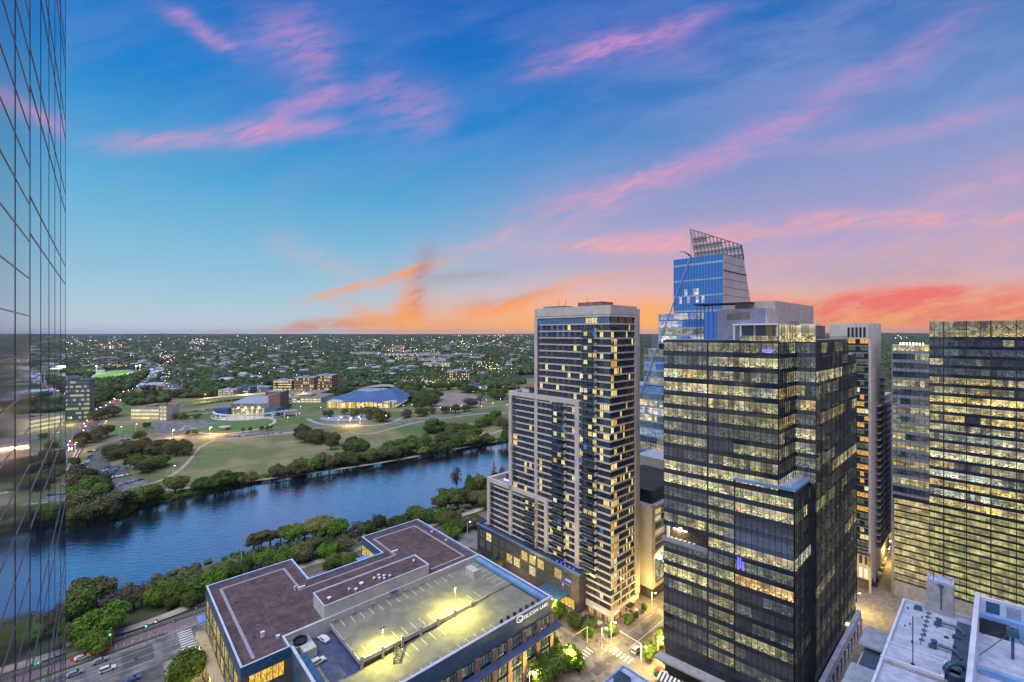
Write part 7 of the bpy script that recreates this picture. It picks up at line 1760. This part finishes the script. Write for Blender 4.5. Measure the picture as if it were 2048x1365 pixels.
for (a, b_, da, db, lb) in ((139.5, 109, -7.5, 0, 'traffic signal with a long arm over the street left of the crossing'), (146.4, 89.9, 0, 9.0, 'traffic signal with a long arm over the side street')):
    x, y = G(a, b_); e = G(a + da, b_ + db); t = thing('traffic_signal', lb, 'traffic signal', (x, y, .14)); mb = MB(); mb.bar((x, y, .14), (x, y, 6.4), .14, n=6); mb.bar((x, y, 6.2), e + (6.6,), .09, n=6); mb.build('mast_arm', M['white'], t)
    for f_ in (.55, .95): c = (x + (e[0] - x) * f_, y + (e[1] - y) * f_, 6.2); mb = MB(); mb.xbox(c[0] - .25, c[0] + .25, c[1] - .25, c[1] + .25, 5.5, 6.5, 0); mb.build('signal_head', pm('signal_yellow', (.6, .35, .05, 1), .5) if f_ < .6 and da else M['stone'], t)
# barriers along the works on the promenade
for i in range(6):
    x, y, _z = PT(150 + i * 12.5, 1320 - i * 3.8, 0); t = thing('barrier', ['red', 'red', 'white', 'red', 'red', 'red'][i] + ' plastic road barrier, number %s from the left in the row on the riverside road' % ['one', 'two', 'three', 'four', 'five', 'six'][i], 'barrier', (x, y, .01), 'plastic barriers in a row on the riverside road')
    c, s_ = math.cos(AU), math.sin(AU); mb = MB(); P = lambda l, w__: (x + c * l - s_ * w__, y + s_ * l + c * w__)
    mb.prism([P(-1.25, -.35), P(1.25, -.35), P(1.25, .35), P(-1.25, .35)], .01, .3, 0); mb.prism([P(-1.2, -.18), P(1.2, -.18), P(1.2, .18), P(-1.2, .18)], .3, 1.2, 0); mb.build('shell', pm('barrier_red', (.7, .04, .03, 1), .5, emit=(1, .05, .03, 1), es=.0) if i != 2 else M['white'], t)
for i in range(7):
    x, y, _z = PT(232 + i * 16.5, 1297 - i * 5, 0); t = thing('bollard', 'pale bollard on the planted strip of the promenade', 'bollard', (x, y, 0), 'pale bollards along the promenade strip'); mb = MB(); mb.lathe([(.16, 0), (.14, 1.0), (.01, 1.12)], (x, y, 0), 8); mb.build('post', M['white'], t)
t = thing('promenade_fence', 'long low rail fence between promenade and river bank', 'fence', G(-20, 234) + (0,))
mb = MB()
for h in (.5, 1.1): mb.bar(G(-60, 234.0) + (h,), G(210, 234.0) + (h,), .05)
mb.build('rail', M['whitecope'], t); mb = MB()
for i in range(108): mb.bar(G(-60 + i * 2.5, 234) + (0,), G(-60 + i * 2.5, 234) + (1.15,), .05)
tag(mb.build('post', M['whitecope'], t))
gsheet('planting_strip', -60, 20, 225.4, 227.6, M['bank'], .03); gsheet('kerb_strip', -300, 330, 225.0, 225.4, M['kerb'], .05)
# utility pole by the water
p = PT(483, 1146, -2); t = thing('utility_pole', 'tall grey wooden utility pole standing on the bank behind the roof', 'utility pole', p); mb = MB(); mb.bar((p[0], p[1], -3), (p[0], p[1], 17.5), .28, n=8, r2=.2); mb.build('pole', M['tan'], t); mb = MB(); mb.bar((p[0] - .2, p[1], 16.6), (p[0] + .2, p[1], 16.6), .12); mb.lathe([(.2, 0), (.2, .9)], (p[0] + .35, p[1], 14.5), 6); mb.build('fitting', M['metal'], t)
# park lamps
R_.seed(60)
pl = [(600, 822), (641, 824), (656, 846), (676, 850), (720, 848), (742, 836), (760, 832), (806, 820), (823, 818), (838, 822), (866, 812), (880, 824), (900, 828), (922, 820), (930, 812), (963, 822), (972, 808), (985, 815), (1000, 806), (1014, 818), (945, 790), (960, 782), (985, 786), (1005, 780), (870, 790), (842, 790), (700, 846), (575, 845)]
for i, (X, Y_) in enumerate(pl):
    p = PT(X, Y_, -5); lamp(p[0], p[1], -5, 7, 'white park lamp along the paths around the convention hall', group='white park lamps around the convention hall', arm=.6, rad=.16)
for i, (X, Y_, en, lb) in enumerate([(420, 872, 42000, 'orange lamp lighting the road below the oval lawn'), (345, 876, 26000, 'orange lamp on the road left of the oval lawn'), (700, 852, 40000, 'orange lamp over the turning circle'), (770, 846, 6000, 'orange lamp right of the turning circle'), (210, 858, 5000, 'orange lamp beside the bridge street'), (140, 850, 16000, 'yellow lamp at the foot of the green glazed office'), (150, 905, 9000, 'orange lamp on the bridge ramp')]):
    p = PT(X, Y_, -5); lamp(p[0], p[1], -5, 10, lb, 'lamp_o', en, (1, .5, .18) if 'yellow' not in lb else (1, .8, .2))
for i, (X, Y_, h, lb) in enumerate([(240, 876, 13, 'tall twin arm lamp post on the road left of the round green tree'), (271, 868, 12, 'tall lamp post between lawn and plaza'), (346, 955, 10, 'thin lamp post at the lower right of the grove'), (191, 838, 14, 'tall pole on the left of the bridge street'), (134, 925, 12, 'lamp post on the bridge'), (597, 840, 9, 'green glowing post beside the path to the sunken garden'), (935, 1068, 7, 'white lamp post on the path left of the podium')]):
    p = PT(X, Y_, -5 if Y_ < 1000 else 0); lamp(p[0], p[1], p[2], h, lb, arm=1.5, rad=.18)
# lights of car decks behind the theatre
for (X, Y_, en) in ((300, 842, 9000), (400, 806, 22000), (480, 800, 22000), (600, 800, 18000)):
    p = PT(X, Y_, -5); lamp(p[0], p[1] + 12, -5, 14, {300: 'yellow lamp at the three storey car park', 400: 'yellow lamp over the left part of the curved deck', 480: 'yellow lamp over the right part of the curved deck', 600: 'yellow lamp over the deck below the brick offices'}[X], 'lamp_o', en, (1, .75, .3))
# boat house with tent roof and yellow boats
c = PT(236, 1010, -6); t = thing('boat_house', 'small white peaked boat house roof at the waterside', 'boat house', c); mb = MB(); mb.lathe([(3.4, 2.2), (1.4, 3.4), (.15, 7.5)], c, 8); mb.build('peaked_roof', M['roofwhite'], t); mb = MB(); mb.lathe([(2.8, 0), (2.8, 2.2)], c, 8); mb.build('drum', M['offwhite'], t)
for i, (X, Y_) in enumerate(((232, 1030), (242, 1018), (246, 1021))):
    q = PT(X, Y_, -6.9); t = thing('boat', ['yellow boat tied under the trees, lowest of the three', 'yellow boat beside the peaked boat house', 'outer yellow boat beside the peaked boat house'][i], 'boat', q); mb = MB()
    L = 3.2; st = [(-L, .1, .5), (-L * .7, .7, .3), (0, .95, .15), (L * .7, .7, .3), (L, .1, .6)]
    for u_, v_ in zip(st[:-1], st[1:]):
        mb.face([(q[0] + u_[0], q[1] - u_[1], q[2] + .8), (q[0] + v_[0], q[1] - v_[1], q[2] + .8), (q[0] + v_[0], q[1], q[2] + v_[2] - .2), (q[0] + u_[0], q[1], q[2] + u_[2] - .2)], 0); mb.face([(q[0] + u_[0], q[1] + u_[1], q[2] + .8), (q[0] + v_[0], q[1] + v_[1], q[2] + .8), (q[0] + v_[0], q[1], q[2] + v_[2] - .2), (q[0] + u_[0], q[1], q[2] + u_[2] - .2)], 0)
    mb.build('hull', pm('yellow_hull', (.8, .5, .03, 1), .5), t)
c = PT(973, 903, ZW); t = thing('rowing_boat', 'tiny dark rowing boat on the river near the stepped tower', 'boat', c); mb = MB(); mb.prism([(c[0] - 2.5, c[1]), (c[0], c[1] - .8), (c[0] + 2.5, c[1]), (c[0], c[1] + .8)], ZW - .1, ZW + .5, 0); mb.build('hull', M['darkmetal'], t); mb = MB(); mb.lathe([(.3, .4), (.25, 1.0), (.14, 1.1), (.16, 1.4), (.01, 1.5)], c, 6); mb.build('rower', M['brickr'], t)
# bridge railing at the left
t = thing('bridge_parapet', 'pale double railing of the road bridge at the left edge', 'railing', PT(130, 955, -5))
mb = MB()
for off in (0, 7):
    s_ = [PT(X, Y_, -5) for X, Y_ in ((118 + off, 1010), (128 + off, 960), (142 + off, 925), (154 + off, 902))]
    for p, q in zip(s_[:-1], s_[1:]): mb.bar((p[0], p[1], -3.6), (q[0], q[1], -3.6), .25); mb.bar((p[0], p[1], -4.5), (q[0], q[1], -4.5), .25)
mb.build('rail', M['whitecope'], t)

# ------------------------------------------------------------------ people on the pavement, tiny in the picture
R_.seed(5)
def skinned(name, js, es, rad, mat, parent):
    me = bpy.data.meshes.new(name); me.from_pydata(js, es, []); o = bpy.data.objects.new(name, me); COL.objects.link(o)
    sk = o.modifiers.new('skin', 'SKIN'); 
    for v, r in zip(me.skin_vertices[0].data, rad): v.radius = (r, r)
    me.skin_vertices[0].data[0].use_root = True
    o.modifiers.new('sub', 'SUBSURF').levels = 1
    bpy.context.view_layer.update(); m2 = bpy.data.meshes.new_from_object(o.evaluated_get(bpy.context.evaluated_depsgraph_get())); bpy.data.objects.remove(o)
    m2.name = name; m2.materials.clear(); m2.materials.append(mat)
    for p in m2.polygons: p.use_smooth = True
    o = bpy.data.objects.new(name, m2); COL.objects.link(o); o.parent = parent; return o
def person_proto(top, stride):
    t = thing('person', 'person', 'person')
    js = [(0, 0, .95), (0, 0, 1.2), (0, 0, 1.42), (0, 0, 1.52), (0, 0, 1.68), (.1, 0, .9), (.12, stride * .5, .48), (.12, stride - .05, .06), (.12, stride + .12, .04), (-.1, 0, .9), (-.12, -stride * .3, .48), (-.12, -stride, .08), (-.12, -stride + .17, .04),
          (.19, 0, 1.4), (.24, -.04, 1.12), (.25, .08, .86), (-.19, 0, 1.4), (-.24, .04, 1.12), (-.25, .14, .88)]
    es = [(0, 1), (1, 2), (2, 3), (3, 4), (0, 5), (5, 6), (6, 7), (7, 8), (0, 9), (9, 10), (10, 11), (11, 12), (2, 13), (13, 14), (14, 15), (2, 16), (16, 17), (17, 18)]
    rad = [.13, .14, .13, .06, .11, .1, .07, .05, .04, .1, .07, .05, .04, .065, .045, .035, .065, .045, .035]
    skinned('body', js, es, rad, top, t)
    mb = MB(); mb.lathe([(.105, 1.66), (.125, 1.74), (.1, 1.82), (.01, 1.86)], (0, -.01, 0), 8); mb.build('hair', M['darkmetal'], t)
    mb = MB(); mb.lathe([(.15, .86), (.155, .98), (.15, 1.0)], (0, 0, 0), 8); mb.build('trousers', M['spandrel'], t)
    return t
pp = [(person_proto(pm('blue_clothes', (.05, .1, .3, 1), .9), .25), 'blue'), (person_proto(pm('pale_clothes', (.5, .48, .45, 1), .9), .1), 'pale'), (person_proto(pm('dark_clothes', (.04, .04, .05, 1), .9), .2), 'dark')]
spots = [(141.5, 104.0), (143.2, 103.6), (144.0, 105.2), (147.5, 104.5), (148.3, 105.3), (149.6, 104.2), (150.8, 105.6), (146.2, 106.4), (152.5, 105.0), (162, 104.0), (170, 105.0), (142.2, 106.5), (171.5, 104.2)]
pu = set()
for i, (a, b_) in enumerate(spots):
    k_ = i % 3; pr, cn_ = pp[k_]; x, y = G(a, b_); lb = 'person in %s clothes on the pavement by the corner restaurant' % cn_
    if k_ not in pu: pu.add(k_); pr.location = (x, y, .14); pr.rotation_euler = (0, 0, R_.uniform(0, 6.2)); pr['label'] = lb; pr['group'] = 'people in %s clothes by the corner restaurant' % cn_
    else: dup(pr, (x, y, .14), R_.uniform(0, 6.2), R_.uniform(.95, 1.05), lb, 'people in %s clothes by the corner restaurant' % cn_)
for i in range(26):
    p = PT(R_.uniform(350, 660), R_.uniform(880, 945), -5); dup(pp[i % 3][0], p, R_.uniform(0, 6.2), 1, 'tiny person in %s clothes out on the big meadow' % pp[i % 3][1], 'people in %s clothes on the meadow' % pp[i % 3][1])
# café umbrellas, kerb ring etc. at the corner
for (a, b_) in ((150, 110.0), (152, 113)):
    pass

# ------------------------------------------------------------------ small clutter of the corner and the roofs
for i, (a, b_, lb) in enumerate([(150.5, 106.6, 'pale cafe parasol at the restaurant corner, nearest the crossing'), (150.2, 111.5, 'pale cafe parasol in the middle before the restaurant'), (150.4, 116.5, 'pale cafe parasol nearest the podium before the restaurant'), (163.5, 106.8, 'pale cafe parasol on the side street pavement'), (168.5, 106.4, 'second pale parasol along the side street pavement')]):
    x, y = G(a, b_); t = thing('cafe_parasol', lb, 'parasol', (x, y, .14)); mb = MB(); mb.lathe([(1.6, 2.1), (.1, 2.75), (.01, 2.85)], (x, y, .14), 8); mb.build('canopy', M[['offwhite', 'tan', 'brickred'][i % 3]], t); mb = MB(); mb.bar((x, y, .14), (x, y, 2.9), .04); mb.build('pole', M['metal'], t)
    mb = MB(); mb.lathe([(.05, .14), (.05, .85), (.55, .87), (.55, .92), (.01, .93)], (x + .2, y, 0), 8); tb = mb.build('cafe_table', M['offwhite']); tag(tb, 'round cafe table under the ' + lb, 'table')
for i, (a, b_) in enumerate([(133, 100), (136, 97), (150, 98), (118, 97), (134.5, 118), (10, 216), (-6, 212), (-22, 221), (40, 214)]):
    x, y = G(a, b_); mb = MB(); mb.face([(x + .5 * math.cos(q), y + .5 * math.sin(q), .032) for q in [6.283 * k_ / 14 for k_ in range(14)]], 0); tag(mb.build('manhole_cover', M['darkmetal']), kind='structure')
def patch(a0, a1, b0, b1, m_, z): gsheet('road_patch', a0, a1, b0, b1, m_, z)
M['patchd'] = pm('fresh_asphalt_patch', (.085, .083, .09, 1), .85, var=.2, scale=.3)
for q in ((128.5, 134, 96, 99.5), (146, 156, 92, 94), (162, 176, 98, 99.6), (129.5, 131.5, 120, 134), (100, 118, 93, 95.5), (-20, -4, 209, 212), (6, 15, 212, 223), (-52, -38, 217, 219.5), (36, 52, 209, 211)): patch(*q, M['patchd'], .018)
ob = bpy.data.objects['office_building']
for i, (a, b_) in enumerate([(36, 160), (36, 185), (50, 170), (75, 171), (88, 170), (105, 165), (105, 190), (48, 195), (112, 178)]):
    mb = MB(); mb.lathe([(.45, 0), (.45, .12), (.01, .2)], G(a, b_) + (ZR - .89,), 10); mb.build('roof_drain', M['darkmetal'], ob)
for i in range(5):
    mb = MB(); a = 38 + i * 3.4; mb.bar(G(a, 155) + (ZR - .75,), G(a, 198) + (ZR - .75,), .045) if i in (1,) else mb.box(a, a + .5, 165 + i * 5, 165.5 + i * 5, ZR - .89, ZR - .5, 0); mb.build('roof_fitting', M['metal'], ob)
fb = bpy.data.objects['flat_roof_building']
M['seam'] = pm('membrane_seam', (.26, .28, .38, 1), .8, var=.1)
for i in range(10):
    mb = MB(); wbox(mb, .6 + i * 1.35, .66 + i * 1.35, 1.2, 25.8, ZW2 - .9, ZW2 - .885, 0); mb.build('roof_seam', M['seam'], fb)
for i in range(4): mb = MB(); wbox(mb, .6, 10.6, 4.5 + i * 5.6, 4.57 + i * 5.6, ZW2 - .885, ZW2 - .87, 0); mb.build('roof_seam', M['seam'], fb)
for i in range(7): mb = MB(); c = WR(1.5 + (i * 3.1) % 8, 4 + i * 2.9); mb.lathe([(.16, 0), (.16, .5), (.22, .52), (.01, .6)], c + (ZW2 - .9,), 7); mb.build('vent_pipe', M['duct'], fb)

# ------------------------------------------------------------------ unseen towers added at the viewer's back, to give the glass fronts reflections
R_.seed(15)
for i, (x, y, w_, d_, h, lb) in enumerate([(-215, 70, 34, 30, 96, 'unseen tower added behind the viewer for reflections in the dark glass tower, left one'), (-150, -30, 40, 34, 138, 'tallest unseen tower added behind the viewer for reflections in the dark glass tower'), (-70, -95, 36, 36, 112, 'unseen banded tower added behind the viewer for reflections in the dark glass tower'), (60, -90, 50, 34, 84, 'unseen broad tower added behind the viewer for reflections in the glass fronts'), (-300, 10, 60, 40, 60, 'unseen low wide block added behind the viewer for reflections in the glass fronts')]):
    t = thing('added_reflection_tower', lb, 'tower', (x, y, 0)); mb = MB(); mb.xbox(x - w_ / 2, x + w_ / 2, y - d_ / 2, y + d_ / 2, 0, h, 0); mb.build('wall', M[['tan', 'bluewall', 'brickr', 'offwhite', 'tan'][i]], t)
    z = h - 4; k_ = 0
    while z > 4:
        mb = MB()
        pane_run(mb, (x + w_ / 2 + .1, y + d_ / 2 + .1), (x - w_ / 2 - .1, y + d_ / 2 + .1), z - 2.4, z, 14, run_lit((.4, .2, .2)), 0, mm=None, seed=k_ + i)
        pane_run(mb, (x + w_ / 2 + .1, y - d_ / 2 - .1), (x + w_ / 2 + .1, y + d_ / 2 + .1), z - 2.4, z, 12, run_lit((.4, .2, .2)), 0, mm=None, seed=k_ + i + 50)
        mb.build('window_row', [M['home'], M['spandrel']], t); z -= 4.0; k_ += 1

# ------------------------------------------------------------------ evening haze, one even body of air round everything
mt = bpy.data.materials.new('haze_air'); mt.use_nodes = True; k = NT(mt.node_tree); k.n.remove(k.n['Principled BSDF'])
pv = k.n.new('ShaderNodeVolumePrincipled'); pv.inputs['Color'].default_value = (.74, .80, .98, 1); pv.inputs['Density'].default_value = 2.4e-5; pv.inputs['Anisotropy'].default_value = .2
k.l.new(pv.outputs[0], k.n['Material Output'].inputs['Volume'])
mb = MB(); mb.xbox(-47000, 47000, -4000, 31000, -9.5, 330, 0); tag(mb.build('haze', mt), kind='stuff')
S.cycles.volume_bounces = 0
